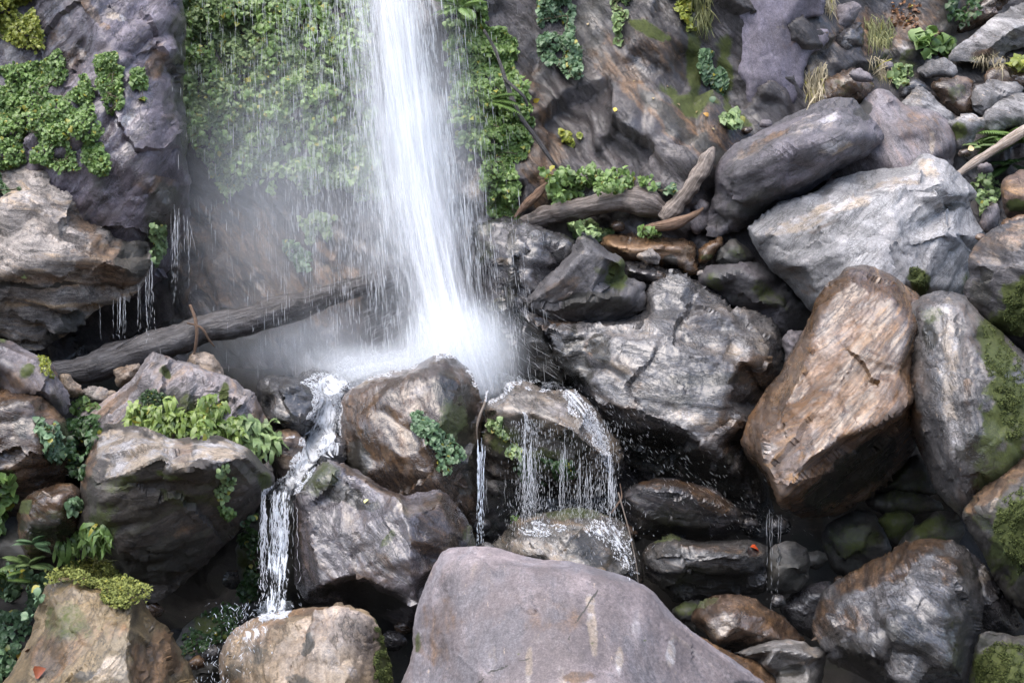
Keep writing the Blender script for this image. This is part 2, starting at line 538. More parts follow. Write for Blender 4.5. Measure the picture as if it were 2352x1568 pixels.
def sheet(name, x0, x1, y0, y1, step, ctrl, mat, paint=(), blur=3, ang=45, ledge=0.05, rough=1.0, seed=90, chip=1.2, kind='structure', label=None, extra=None):
    xs = np.arange(x0, x1 + 1, step); ys = np.arange(y0, y1 + 1, step)
    GX, GY = np.meshgrid(xs, ys)
    d = coarse_interp(GX.ravel(), GY.ravel(), ctrl, []).reshape(GX.shape)
    d = blur2(d, blur)
    px, py = GX.ravel(), GY.ravel()
    d = d.ravel()
    if extra is not None:
        d = d + extra(px, py)
    V = unproj(px, py, d)
    w, h = len(xs), len(ys)
    I = np.arange(w * h).reshape(h, w)
    F = np.stack([I[:-1, :-1], I[1:, :-1], I[1:, 1:], I[:-1, 1:]], -1).reshape(-1, 4)
    TT = np.concatenate([F[:, [0, 1, 2]], F[:, [0, 2, 3]]])
    N = tri_normals(V, TT)
    an = math.radians(-ang)
    sn = np.array([-math.sin(an), -0.15, math.cos(an)]); sn /= np.linalg.norm(sn)
    V = V + N * (displace(V, N, 3.0, sn, ledge, rough, seed, chip))[:, None]
    o = mesh_obj(name, V, F, mat)
    attr(o, 'paint', paint_eval(px, py, paint, seed))
    tag(o, label, None, None, kind)
    ROCKS.append((o.name, V, TT))
    return o
# ------------------------------------------------------------------ the setting: cliff, stream bed, ground
CLIFF_PTS = [
    # far left behind the outcrop
    (-900, -600, 18.6), (-900, 300, 18.2), (-900, 1100, 17.2), (0, -600, 18.9), (0, 200, 18.4), (0, 700, 18.0), (0, 1100, 17.2), (330, 300, 18.3), (330, 700, 18.2),
    # recess behind the fall
    (430, -600, 19.3), (430, 0, 18.5), (430, 300, 18.4), (430, 500, 18.2), (430, 800, 17.7), (430, 1100, 17.0),
    (530, 200, 18.5), (620, -100, 18.2), (620, 250, 17.95), (640, 420, 17.9), (560, 520, 17.9), (700, 620, 17.6), (800, 780, 17.4), (700, 1100, 17.0),
    (850, -600, 19.3), (850, 0, 18.3), (900, 300, 18.1), (950, 550, 17.6), (1000, 800, 17.4), (1000, 1100, 17.0),
    # leafy rib right of the fall
    (1100, -600, 18.7), (1080, 0, 18.0), (1120, 200, 17.6), (1150, 400, 17.35), (1150, 520, 17.3), (1200, 1100, 17.0),
    (1190, 40, 18.1), (1215, 150, 17.9), (1235, 300, 17.5), (1225, 470, 17.35),
    # big dark slab
    (1260, 190, 17.95), (1300, 0, 18.3), (1310, -600, 18.9), (1330, 120, 18.0), (1400, 60, 18.05), (1430, 180, 17.75), (1330, 330, 17.5), (1400, 300, 17.35), (1450, 400, 17.2), (1300, 420, 17.35),
    (1550, 260, 17.25), (1640, 280, 17.2), (1690, 325, 17.4), (1600, 380, 17.0), (1500, 180, 17.55), (1560, 60, 17.55), (1590, 0, 17.7), (1590, -600, 18.4), (1460, 20, 17.9), (1480, 70, 17.6),
    (1610, 140, 17.8), (1650, 230, 17.85), (1700, 300, 17.9), (1680, 100, 17.75), (1690, -600, 18.6), (1690, 0, 17.8), (1700, 400, 17.3),
    # purple slab seat and the bank
    (1800, -600, 18.8), (1800, 0, 17.95), (1850, 100, 17.95), (1800, 250, 17.75), (1880, 200, 17.85), (1910, 30, 18.2), (1930, 110, 18.1), (1960, 200, 18.1), (2000, 60, 18.4), (2050, 130, 18.4),
    (2100, -600, 19.6), (2100, 0, 18.9), (2200, 150, 18.6), (2352, 0, 19.3), (2352, -600, 20.2), (2352, 160, 18.8), (2352, 330, 18.2), (2100, 330, 18.1), (1900, 400, 17.6), (2300, 520, 17.6),
    (2900, -600, 20.0), (2900, 100, 19.0), (2900, 500, 17.6), (3250, -600, 20), (3250, 1100, 17.0), (2600, 800, 17.0), (2352, 1100, 17.0), (1700, 1100, 17.0), (1450, 700, 17.3), (2000, 800, 17.2),
]
cliff_m = M('cliffdark', 48, 0.5, 5.0, wet=.45, wetr=.26, c1=(.038, .033, .032), c2=(.072, .064, .066), c3=(.048, .037, .03))
cliff = sheet('cliff', -900, 3250, -600, 1100, 7, CLIFF_PTS, cliff_m, ang=50, ledge=0.05, rough=1.4, chip=2.0, seed=90, blur=3,
    label='steep wet dark brown rock face behind the waterfall and boulders', paint=[
    ('b', 600, 620, 260, 150, 20, .75), ('b', 1230, 320, 60, 200, -15, .9), ('p', 1230, 330, 18, 40, -25, .75), ('p', 1110, 440, 40, 60, 10, .7), ('p', 1100, 540, 40, 60, 0, .6),
    ('p', 760, 620, 50, 14, 30, .7), ('p', 800, 560, 60, 20, 20, .5), ('p', 560, 640, 50, 30, 0, .5), ('b', 1500, 250, 260, 34, 42, .8), ('b', 1600, 300, 120, 40, 30, .7), ('b', 1420, 120, 160, 20, 48, .6),
    ('d', 1560, 300, 160, 26, 42, .85), ('d', 1350, 60, 60, 120, 20, .6), ('m', 1490, 72, 60, 16, 18, 1), ('m', 1575, 230, 70, 28, 25, .95), ('m', 1605, 130, 18, 130, -4, .95), ('m', 1665, 190, 24, 150, 2, .95),
    ('m', 1690, 295, 40, 22, 30, .9), ('b', 1520, 110, 100, 60, 20, .6), ('p', 1870, 190, 30, 70, 8, .8), ('p', 1900, 60, 40, 90, 0, .55), ('b', 2000, 60, 140, 70, 0, .7),
    ('m', 2060, 150, 80, 40, 0, .55), ('b', 2200, 60, 120, 80, 0, .6), ('d', 2200, 50, 60, 60, 20, .8), ('d', 500, 190, 50, 60, 20, .8), ('b', 2080, 60, 60, 40, 0, .9), ('d', 470, 780, 140, 60, 0, .9), ('p', 2040, 110, 60, 20, 10, .5)])  # dark patches include painted shade in the leaf gap and low cave
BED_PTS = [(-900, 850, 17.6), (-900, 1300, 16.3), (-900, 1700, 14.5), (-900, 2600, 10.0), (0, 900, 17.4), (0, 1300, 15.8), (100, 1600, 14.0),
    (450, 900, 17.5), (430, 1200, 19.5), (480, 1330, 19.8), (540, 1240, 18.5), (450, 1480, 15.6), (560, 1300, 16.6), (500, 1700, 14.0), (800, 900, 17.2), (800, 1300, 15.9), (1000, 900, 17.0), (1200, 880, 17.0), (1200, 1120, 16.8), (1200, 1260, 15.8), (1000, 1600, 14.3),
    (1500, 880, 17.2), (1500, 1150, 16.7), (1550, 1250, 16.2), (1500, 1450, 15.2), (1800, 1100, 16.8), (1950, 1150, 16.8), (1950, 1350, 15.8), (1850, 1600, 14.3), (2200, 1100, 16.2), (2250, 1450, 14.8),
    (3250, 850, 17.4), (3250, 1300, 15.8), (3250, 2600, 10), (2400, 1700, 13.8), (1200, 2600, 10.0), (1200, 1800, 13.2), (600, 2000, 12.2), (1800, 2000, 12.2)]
bed = sheet('stream_bed', -900, 3250, 850, 2600, 14, BED_PTS, M('darkmoss', 10, 0.4, 2.0, c1=(0.016, 0.015, 0.014), c2=(0.026, 0.023, 0.02), c3=(0.015, 0.018, 0.010), wet=0.0, rough=.9), ang=10, rough=1.6, seed=91, blur=3,  # bed colour kept near-black to stand for shade between the boulders
    label='stream bed coloured near-black for shade in the gaps below the boulders')
gm = NB('bank_soil')
gt = gm.n('TexCoord')
gcol = gm.mix(gm.noise(gt.outputs['Object'], 1.5, 8, 0.7), (0.03, 0.028, 0.022), (0.12, 0.10, 0.08))
gm.l(gcol, gm.b.inputs['Base Color'])
gm.b.inputs['Roughness'].default_value = 0.9
g = mesh_obj('ground', [(-120, -120, -4.0), (120, -120, -4.0), (120, 30, -4.0), (-120, 30, -4.0)], [(0, 1, 2, 3)], gm.m)
tag(g, 'dark stony ground of the gorge floor', kind='structure')
_hv, _hf = [], []  # slope added out of view to keep low sky light off the rocks
for i in range(13):
    a = math.pi * (1.0 + i / 12.0)
    for j, (rr, zz) in enumerate(((9, -4.1), (14, 2.0), (18, 8.0), (26, 15.0), (40, 19.0))):
        k = 1 + 0.12 * math.sin(i * 2.1 + j)
        _hv.append((rr * k * math.cos(a) * 1.5, -3 + rr * k * math.sin(a), zz * (1 + 0.1 * math.sin(i * 1.3 + j * 2))))
for i in range(12):
    for j in range(4):
        _hf.append((i * 5 + j, i * 5 + 5 + j, i * 5 + 6 + j, i * 5 + 1 + j))
hb = mesh_obj('added_hill', _hv, _hf, gm.m)
tag(hb, 'unseen slope added behind the viewpoint to block low sky light', kind='structure')

# ------------------------------------------------------------------ bedrock outcrops (left) and the purple slab
rock('rock_outcrop', 'tall dark purple-grey rock buttress with ivy beside the leafy wall', 17.0,
     [(-330, -330), (100, -340), (380, -300), (400, -100), (408, 0), (416, 60), (408, 130), (404, 220), (412, 300), (410, 370), (420, 420), (425, 480), (428, 520), (408, 545), (395, 610), (350, 660), (300, 690), (150, 720), (-100, 720), (-330, 700)],
     [[(-250, -200, 1.2), (150, -200, 1.2), (190, 0, 1.0), (255, 120, 1.0), (330, 230, .95), (340, 330, 1.0), (330, 400, 1.05), (385, 470, .8)],
      [(50, 0, .7), (100, 150, .8), (180, 330, 1.1), (200, 450, .9), (300, 560, .7)], [(370, 30, .5), (375, 150, .45), (380, 280, .5), (395, 380, .6)], [(-250, 300, .9), (50, 400, .9), (100, 600, .5)]],
     M('cliffdark', -55, 0.5, 3.0, c1=(0.105, 0.09, 0.105), c2=(0.16, 0.14, 0.165), wet=.5), back=1.4, ang=-50, ledge=.05, sp=6, rough=1.3, kind='structure', cat='rock outcrop',
     paint=[('p', 265, 45, 36, 10, 20, .8), ('p', 300, 280, 14, 20, 40, .8), ('b', 345, 150, 24, 50, 0, .9), ('b', 205, 20, 12, 60, -35, .9), ('b', 150, 150, 60, 90, 0, .55), ('p', 165, 235, 10, 40, 30, .6), ('d', 395, 150, 22, 160, 0, .6), ('d', 370, 480, 60, 60, 0, .7), ('b', 350, 420, 60, 25, 10, .6), ('d', 230, 470, 40, 90, 10, .5), ('p', 20, 120, 50, 30, 20, .5)])
rock('rock_outcrop', 'pale tan and grey layered rock overhang with water dripping from its underside', 16.2,
     [(-330, 390), (-100, 380), (0, 384), (45, 372), (85, 373), (120, 384), (165, 400), (195, 440), (215, 490), (245, 520), (258, 550), (300, 560), (342, 555), (350, 590), (338, 632), (315, 660), (290, 678), (262, 690), (235, 696), (200, 716), (175, 742), (150, 762), (117, 778), (90, 795), (57, 798), (33, 784), (0, 772), (-100, 790), (-330, 800)],
     [[(-300, 480, .9), (0, 450, .6), (90, 440, .55), (150, 480, .6), (190, 540, .7)],
      [(-300, 600, 1.2), (0, 630, .95), (60, 612, 1.0), (140, 592, .9), (170, 560, .8), (240, 600, .75), (300, 620, .55)],
      [(-300, 680, .9), (0, 665, .75), (80, 668, .72), (130, 690, .6), (190, 670, .55)],
      [(-300, 640, 1.05), (0, 640, .8), (60, 640, .8), (130, 650, .75)]],
     M('tangrey', 14, 0.6, 5.0), back=1.2, ang=10, ledge=.075, sp=4.5, rough=1.35, smooth=2, cat='rock outcrop', seed=31,
     paint=[('b', 240, 600, 80, 70, 20, .9), ('b', 210, 480, 50, 70, 30, .8), ('b', 100, 640, 120, 22, -5, .55), ('d', 310, 590, 50, 50, 0, .8), ('d', 70, 660, 130, 12, 3, .85), ('p', 60, 480, 90, 60, 0, .4), ('d', 150, 745, 70, 16, -35, .8), ('b', 290, 640, 60, 30, -20, .8)])
rock('rock_slab', 'smooth flat purple slab set in the upper right cliff', 17.82,
     [(1687, -120), (1687, 0), (1691, 36), (1704, 52), (1703, 90), (1704, 130), (1693, 165), (1710, 190), (1714, 230), (1727, 257), (1754, 246), (1808, 248), (1834, 220), (1848, 193), (1844, 173), (1851, 153), (1864, 123), (1888, 113), (1903, 92), (1901, 68), (1868, 71), (1845, 68), (1834, 62), (1854, 44), (1891, 34), (1895, 15), (1905, -120)],
     [[(1740, -60, .2), (1745, 60, .16), (1745, 180, .12)], [(1860, -40, .2), (1800, 60, .18), (1790, 180, .12)]], M('purple', 75), back=.5, ledge=.012, rough=.5, sp=5, limb=8, ang=80,
     paint=[('p', 1805, 63, 30, 8, 0, .5), ('b', 1760, 210, 40, 30, 0, .4), ('b', 1810, 100, 40, 14, -40, .4)])

# ------------------------------------------------------------------ upper right bank
def bank(label, D, pts, mat='mottle', ang=20, **kw):
    kw.setdefault('sp', 5); kw.setdefault('limb', 16)
    return rock('boulder', label, D, pts, mat=M(mat, ang), **kw)
bank('large pale lichen-mottled boulder at the top of the right bank', 18.6, [(2176, 140), (2190, 112), (2218, 90), (2240, 70), (2261, 52), (2290, 32), (2321, 18), (2352, 8), (2440, -30), (2560, 20), (2540, 130), (2440, 128), (2352, 112), (2318, 122), (2285, 150), (2250, 150), (2212, 142)], tilt=(0, .15), sp=6, paint=[('b', 2270, 130, 40, 20, 0, .8), ('m', 2250, 140, 30, 14, 0, .5)])
bank('small flat grey boulder with a white-flecked face, near the broad-leaved plant', 18.4, [(2108, 162), (2131, 140), (2168, 134), (2192, 145), (2202, 166), (2190, 178), (2150, 180), (2120, 176)], tilt=(0, .2))
bank('dark squared boulder at the right edge, under the lichen-mottled one', 18.3, [(2262, 190), (2268, 172), (2288, 156), (2330, 150), (2352, 146), (2440, 150), (2450, 200), (2352, 206), (2300, 200)], 'dbrown', tilt=(0, .15))
bank('grey boulder with whitish crust beside the right edge, above the fern', 18.1, [(2229, 225), (2238, 202), (2262, 190), (2290, 186), (2331, 188), (2352, 200), (2345, 222), (2310, 235), (2285, 262), (2255, 268), (2234, 250)], tilt=(0, .2), paint=[('d', 2290, 235, 50, 20, 0, .5)])
bank('rough grey block at the right edge directly above the green fern', 17.9, [(2255, 285), (2262, 258), (2282, 234), (2331, 214), (2400, 205), (2430, 270), (2352, 290), (2318, 296), (2280, 305)], tilt=(0, .2))
bank('jagged white-crusted rock peeking over the brownish-lavender slab', 17.9, [(2068, 236), (2091, 217), (2108, 202), (2122, 206), (2136, 215), (2158, 238), (2182, 254), (2194, 280), (2185, 310), (2120, 300), (2080, 260)], nauto=10, paint=[('p', 2110, 225, 40, 20, 20, .6)])
bank('small white-topped rock with a mossy green front, left of the fern', 17.6, [(2172, 282), (2190, 270), (2208, 264), (2231, 258), (2250, 268), (2260, 282), (2251, 294), (2240, 320), (2220, 345), (2196, 345), (2184, 310)], paint=[('m', 2200, 305, 26, 22, 0, .9), ('p', 2225, 272, 40, 10, 5, .8)])
bank('dark angular stone wedged above the jagged white-crusted rock', 18.1, [(2062, 225), (2072, 195), (2096, 174), (2132, 192), (2142, 212), (2112, 214), (2086, 235)], 'black')
bank('brown earthy mound of rock over the long dark boulder', 17.75, [(1880, 240), (1890, 205), (1901, 180), (1928, 164), (1958, 157), (1980, 166), (1998, 182), (2010, 198), (1996, 222), (1961, 240), (1921, 245)], 'dbrown', ang=40, paint=[('m', 1930, 205, 50, 24, 0, .45), ('b', 1920, 190, 60, 30, 0, .7)], rough=1.4)
bank('grey-purple slab lying on the brown earthy mound', 17.35, [(1945, 172), (1955, 158), (1975, 155), (1998, 170), (2008, 188), (1990, 192), (1962, 185)], 'lav', ang=10, rough=.6)
bank('earth-covered rock between the two white-crusted boulders of the bank', 18.2, [(2138, 195), (2160, 180), (2200, 176), (2232, 188), (2238, 225), (2240, 270), (2210, 285), (2185, 262), (2160, 240)], 'dbrown', paint=[('m', 2200, 215, 30, 30, 0, .5)])
bank('low grey rock embedded in the dry grass bank', 18.3, [(1905, 40), (1925, 12), (1960, 2), (1980, 20), (1962, 55), (1930, 75), (1908, 70)], 'lav', ang=-20)
bank('dark grey rock under the hanging grass tuft', 18.2, [(1912, 80), (1950, 62), (1978, 50), (1990, 70), (1975, 110), (1940, 125), (1915, 110)], 'black', ang=-20)
bank('dark stone overhang in the top right corner above the broad-leaved plant', 18.9, [(2185, 75), (2195, 40), (2230, 15), (2300, -30), (2330, 0), (2290, 35), (2250, 62), (2215, 90)], 'dbrown', ang=-30, tilt=(0, -.2))

# ------------------------------------------------------------------ right boulder pile, back to front
rock('boulder', 'brownish-lavender slab standing behind the long dark boulder', 17.6,
     [(1955, 330), (1964, 245), (1990, 215), (2011, 203), (2041, 204), (2064, 227), (2081, 240), (2131, 247), (2151, 254), (2172, 270), (2186, 290), (2198, 313), (2199, 342), (2191, 367), (2188, 420), (2120, 470), (1980, 470), (1890, 440), (1900, 400)],
     [[(2012, 290, .22), (2020, 240, .18), (2050, 225, .2)], [(2016, 292, .45), (2080, 300, .5), (2140, 290, .45), (2180, 330, .4)], [(1990, 345, .45), (2060, 325, .5), (2075, 325, .42), (2090, 400, .7), (2180, 400, .6)]],
     M('lav', 60, c3=(.26, .19, .165)), ang=60, ledge=.015, tilt=(0, .1), paint=[('b', 2120, 300, 60, 60, 0, .45), ('p', 2140, 330, 8, 40, 0, .9), ('d', 1985, 245, 22, 24, 40, .8)])  # dark patch in the notch is its painted shadow
rock('boulder', 'long dark grey boulder with a lavender top painted lit, leaning over the pale slab', 16.9,
     [(1668, 353), (1680, 340), (1694, 330), (1754, 300), (1808, 270), (1854, 250), (1878, 234), (1921, 223), (1961, 224), (1985, 258), (2011, 280), (2031, 310), (2034, 322), (2008, 342), (1998, 357), (1958, 377), (1921, 400), (1888, 424), (1854, 444), (1814, 458), (1781, 474), (1741, 502), (1701, 527), (1660, 540), (1625, 544), (1621, 520), (1623, 480), (1639, 432), (1636, 397), (1654, 370)],
     [[(1650, 420, .3), (1690, 395, .75), (1728, 378, .85), (1785, 350, .9), (1835, 337, .95), (1918, 318, .85), (1985, 312, .6), (2008, 320, .3)], [(1700, 480, .5), (1780, 430, .7), (1870, 390, .65), (1950, 350, .5)], [(1760, 320, .4), (1860, 275, .4), (1940, 255, .35)]],
     M('black', -25, c1=(.10, .094, .10), c2=(.135, .12, .135), c3=(.07, .065, .068), rough=.65, wet=.3, wetr=.4), ang=-27, ledge=.035, smooth=3, back=1.0,
     paint=[('p', 1850, 300, 110, 26, -22, .42), ('p', 1905, 335, 60, 12, -8, .85), ('p', 1730, 350, 60, 14, -25, .55), ('b', 1760, 330, 90, 16, -28, .6), ('d', 1720, 470, 110, 40, -30, .6), ('d', 1985, 262, 30, 16, 30, .7)])  # pale paint on the lit top edge, dark paint for the shaded front
rock('boulder', 'huge pale blue-grey slab with a tan top edge on the right', 16.5,
     [(1718, 522), (1734, 508), (1774, 473), (1784, 460), (1814, 456), (1854, 446), (1888, 430), (1921, 411), (1968, 397), (2054, 387), (2091, 384), (2098, 373), (2118, 355), (2131, 355), (2171, 370), (2198, 393), (2218, 413), (2238, 433), (2251, 453), (2247, 461), (2228, 460), (2231, 480), (2251, 520), (2264, 536), (2250, 560), (2235, 589), (2230, 619), (2226, 660), (2200, 690), (2100, 720), (2000, 730), (1900, 722), (1868, 716), (1857, 709), (1834, 682), (1814, 659), (1794, 642), (1768, 619), (1748, 589), (1728, 556)],
     [[(1735, 540, .25), (1780, 538, .6), (1858, 522, .8), (1894, 500, .85), (1934, 480, .85), (1984, 460, .8), (2034, 440, .75), (2061, 428, .72), (2100, 424, .7), (2118, 432, .7), (2160, 415, .72), (2192, 448, .62)],
      [(1800, 500, .35), (1900, 460, .35), (2000, 430, .35), (2085, 408, .4), (2130, 390, .35), (2180, 410, .4)],
      [(2118, 434, .7), (2152, 487, .55), (2195, 450, .6)], [(2153, 490, .35), (2200, 463, .2), (2225, 470, .15)],
      [(1774, 600, .55), (1850, 620, .85), (1928, 582, 1.05), (2050, 560, 1.1), (2180, 530, .8), (2240, 545, .4)], [(1880, 690, .8), (2000, 660, 1.15), (2120, 650, 1.0)]],
     M('pale', -38, sk=4), ang=-40, ledge=.03, smooth=3, back=1.1, tilt=(0, .05),
     paint=[('p', 1890, 490, 150, 17, -21, 1), ('p', 2060, 418, 90, 12, -14, .95), ('p', 2140, 390, 50, 24, 30, .75), ('b', 1880, 520, 90, 8, -22, .6), ('m', 2112, 645, 30, 34, 20, .95), ('d', 1830, 620, 80, 36, 40, .35), ('b', 1830, 640, 50, 18, 50, .5), ('d', 2190, 475, 40, 10, -10, .8), ('m', 2220, 640, 20, 40, 0, .5)])
rock('boulder', 'small reddish-brown rock at the right edge under the weathered branch', 16.9, [(2298, 425), (2308, 408), (2330, 397), (2352, 388), (2440, 370), (2480, 440), (2420, 500), (2352, 497), (2321, 503), (2311, 493), (2301, 467)], [[(2310, 420, .3), (2352, 410, .4), (2440, 400, .5)], [(2320, 480, .25), (2400, 470, .4)]], M('brown', 10, rough=.7, wet=.3, c1=(.15, .10, .08)), ang=8, paint=[('m', 2335, 470, 26, 14, 0, .8)], tilt=(0, .1))
rock('boulder', 'small smooth lavender stone stuck upright between the pale slab and the right edge', 16.5, [(2248, 515), (2256, 490), (2263, 478), (2272, 469), (2291, 467), (2302, 478), (2298, 502), (2286, 525), (2266, 535), (2252, 528)], mat=M('lav', 70), rough=.5, sp=4, limb=10)
rock('boulder', 'small rust-brown rock at the right edge just below the lavender stone', 16.0, [(2296, 520), (2310, 505), (2352, 492), (2420, 490), (2420, 540), (2330, 545), (2300, 538)], mat=M('brown', 10), sp=4, seed=77)
rock('boulder', 'dark boulder with a pinkish-brown top at the right edge beside the pale slab', 14.9,
     [(2225, 590), (2241, 562), (2262, 541), (2278, 527), (2310, 514), (2352, 502), (2450, 490), (2540, 600), (2520, 850), (2400, 900), (2330, 800), (2301, 768), (2271, 742), (2248, 732), (2228, 700), (2214, 670), (2216, 650), (2230, 630), (2222, 615)],
     [[(2245, 610, .35), (2275, 620, .5), (2330, 610, .75), (2352, 620, .85), (2450, 620, 1.1)], [(2260, 560, .2), (2310, 550, .35), (2400, 540, .5)], [(2262, 680, .35), (2320, 730, .55), (2400, 780, .7)], [(2230, 655, .2), (2250, 660, .3)]],
     M('black', 15, c1=(.06, .055, .055), rough=.6, wet=.35), ang=10, sp=5, paint=[('p', 2300, 560, 90, 40, -20, .5), ('b', 2300, 555, 100, 40, -20, .6), ('m', 2350, 690, 60, 60, 30, 1), ('m', 2330, 740, 60, 40, 40, .8), ('d', 2260, 660, 30, 60, 0, .7), ('p', 2330, 610, 40, 12, -10, .4)])
rock('boulder', 'tall dark boulder with a pale vertical streak and mossy green flank', 14.3,
     [(2060, 745), (2078, 720), (2100, 700), (2121, 682), (2168, 670), (2184, 675), (2214, 678), (2231, 699), (2250, 722), (2268, 739), (2301, 762), (2318, 779), (2352, 806), (2430, 850), (2500, 1000), (2460, 1120), (2352, 1200), (2280, 1215), (2240, 1200), (2207, 1185), (2190, 1170), (2168, 1148), (2148, 1122), (2131, 1082), (2118, 1045), (2107, 1030), (2094, 989), (2090, 930), (2084, 866), (2070, 800), (2058, 770)],
     [[(2120, 720, .35), (2165, 700, .35), (2195, 720, .5), (2230, 760, .6)], [(2150, 760, .45), (2150, 860, .7), (2160, 960, .85), (2185, 1060, .9), (2210, 1140, .6)], [(2225, 790, .75), (2230, 900, 1.05), (2240, 1000, 1.1), (2260, 1100, .9)],
      [(2105, 790, .25), (2110, 880, .4), (2125, 980, .5)], [(2300, 850, .9), (2352, 950, 1.0), (2400, 1000, 1.0)]],
     M('wetgrey', 80, sk=3, c1=(.10, .095, .095), c2=(.16, .15, .145), c3=(.14, .09, .06), wet=.5), ang=75, ledge=.03, back=1.3, tilt=(0, .12),
     paint=[('p', 2180, 820, 26, 130, -4, .75), ('p', 2185, 960, 20, 120, -6, .6), ('d', 2135, 760, 24, 50, 5, .9), ('m', 2140, 730, 40, 22, 0, .6), ('m', 2285, 800, 40, 90, -22, 1), ('m', 2310, 950, 60, 120, 0, .9), ('m', 2300, 1080, 80, 90, 0, .75), ('d', 2260, 1060, 70, 100, 0, .7), ('b', 2100, 960, 22, 130, -6, .8), ('b', 2225, 980, 12, 120, 0, .6)])
rock('boulder', 'huge tilted rust-brown slab with slanting grey streaks', 15.0,
     [(1934, 611), (1961, 601), (1984, 599), (2014, 606), (2051, 626), (2074, 649), (2098, 669), (2130, 695), (2150, 740), (2140, 800), (2140, 866), (2130, 930), (2135, 990), (2080, 1070), (2000, 1140), (1920, 1185), (1840, 1195), (1788, 1170), (1774, 1128), (1757, 1092), (1738, 1070), (1726, 1058), (1711, 1036), (1704, 1016), (1711, 989), (1721, 959), (1734, 936), (1764, 892), (1774, 882), (1801, 849), (1804, 832), (1821, 809), (1834, 786), (1851, 752), (1864, 722), (1874, 686), (1888, 666), (1901, 646), (1924, 629)],
     [[(1740, 1040, .8), (1770, 1085, 1.25), (1792, 1150, 1.35), (1800, 1138, 1.45), (1814, 1106, 1.55), (1841, 1076, 1.6), (1868, 1048, 1.6), (1901, 1024, 1.55), (1934, 998, 1.5), (1968, 990, 1.45), (2011, 974, 1.4), (2034, 955, 1.35), (2064, 945, 1.3), (2088, 922, 1.2)],
      [(1950, 640, .35), (1990, 660, .5), (2050, 700, .7), (2085, 760, .85)], [(1890, 720, .5), (1850, 830, .75), (1800, 920, .95), (1750, 1000, .95)], [(1980, 760, .85), (1920, 880, 1.1), (1860, 980, 1.35)], [(2060, 850, 1.1), (2000, 920, 1.3)],
      [(1860, 1160, .8), (1950, 1090, .7), (2050, 1000, .7)]],
     M('brown', -40, 0.3, 13, k3=.8, c2=(.15, .125, .115)), ang=-42, ledge=.026, smooth=2, sp=5, back=1.0,
     paint=[('p', 1905, 1000, 110, 8, -40, .5), ('b', 1900, 660, 50, 60, -50, .8), ('b', 1930, 970, 130, 22, -40, .85), ('b', 1800, 880, 110, 26, -50, .8), ('b', 2000, 760, 120, 14, -45, .7), ('d', 1950, 1085, 150, 50, -38, 1), ('p', 1770, 1030, 26, 24, 0, .6), ('d', 1980, 1060, 120, 50, -35, 1), ('b', 1960, 830, 90, 30, -40, .6)])  # dark paint below the lower edge stands for the overhang's shade
# big central grey boulder family
rock('boulder', 'wet black rock block touching the right side of the falling water', 16.75,
     [(1086, 535), (1108, 519), (1150, 505), (1200, 506), (1240, 519), (1300, 540), (1330, 565), (1310, 620), (1290, 720), (1330, 820), (1380, 900), (1330, 930), (1230, 920), (1160, 900), (1120, 780), (1100, 650)],
     [[(1120, 560, .3), (1175, 590, .55), (1180, 700, .6), (1190, 800, .55), (1210, 880, .4)], [(1160, 540, .25), (1240, 555, .4), (1300, 570, .35)], [(1186, 596, .42), (1192, 660, .42)], [(1215, 640, .5), (1250, 680, .45), (1250, 780, .7), (1300, 880, .6)]],
     M('black', 30, sk=3, wetr=.16, wet=.8), ang=25, ledge=.05, rough=1.4, smooth=3, sp=5, paint=[('m', 1115, 560, 30, 60, 0, .5), ('d', 1180, 620, 16, 110, 0, .9), ('d', 1250, 830, 100, 90, 20, 1), ('m', 1150, 760, 40, 110, 0, .4), ('p', 1160, 600, 24, 10, 0, .6), ('d', 1260, 575, 70, 20, 5, .5)])
rock('boulder', 'triangular dark block with olive moss standing on the big grey boulder', 16.3,
     [(1196, 684), (1231, 656), (1267, 622), (1290, 598), (1306, 584), (1316, 556), (1334, 532), (1364, 542), (1380, 560), (1394, 574), (1421, 589), (1435, 602), (1432, 636), (1451, 642), (1478, 652), (1493, 684), (1500, 720), (1418, 742), (1317, 745), (1251, 735), (1205, 715)],
     [[(1220, 690, .3), (1290, 640, .5), (1312, 598, .5), (1345, 570, .45), (1395, 592, .5), (1425, 606, .4)], [(1270, 700, .4), (1350, 690, .55), (1430, 680, .5)], [(1335, 548, .2), (1370, 560, .25)]],
     M('black', -38, c1=(.085, .08, .082), c2=(.12, .115, .12), rough=.6, wet=.4), ang=-38, smooth=2, sp=5, tilt=(0, -.08),
     paint=[('m', 1415, 635, 30, 40, 0, .9), ('m', 1385, 625, 26, 12, 20, .6), ('b', 1290, 665, 60, 30, -20, .6), ('p', 1340, 545, 30, 12, 20, .6), ('d', 1370, 690, 90, 24, 0, .8), ('p', 1355, 585, 50, 8, 15, .5)])
rock('boulder', 'dark layered ledge under the reddish-brown rock', 16.7, [(1433, 602), (1470, 602), (1517, 614), (1568, 628), (1600, 640), (1650, 668), (1690, 700), (1640, 720), (1560, 690), (1480, 670), (1436, 640)], [[(1450, 622, .3), (1520, 634, .35), (1600, 660, .3), (1650, 690, .2)]], M('black', 12), ang=10, ledge=.05, sp=4, smooth=2, paint=[('p', 1500, 612, 70, 6, 10, .5), ('b', 1560, 650, 60, 14, 15, .7)])
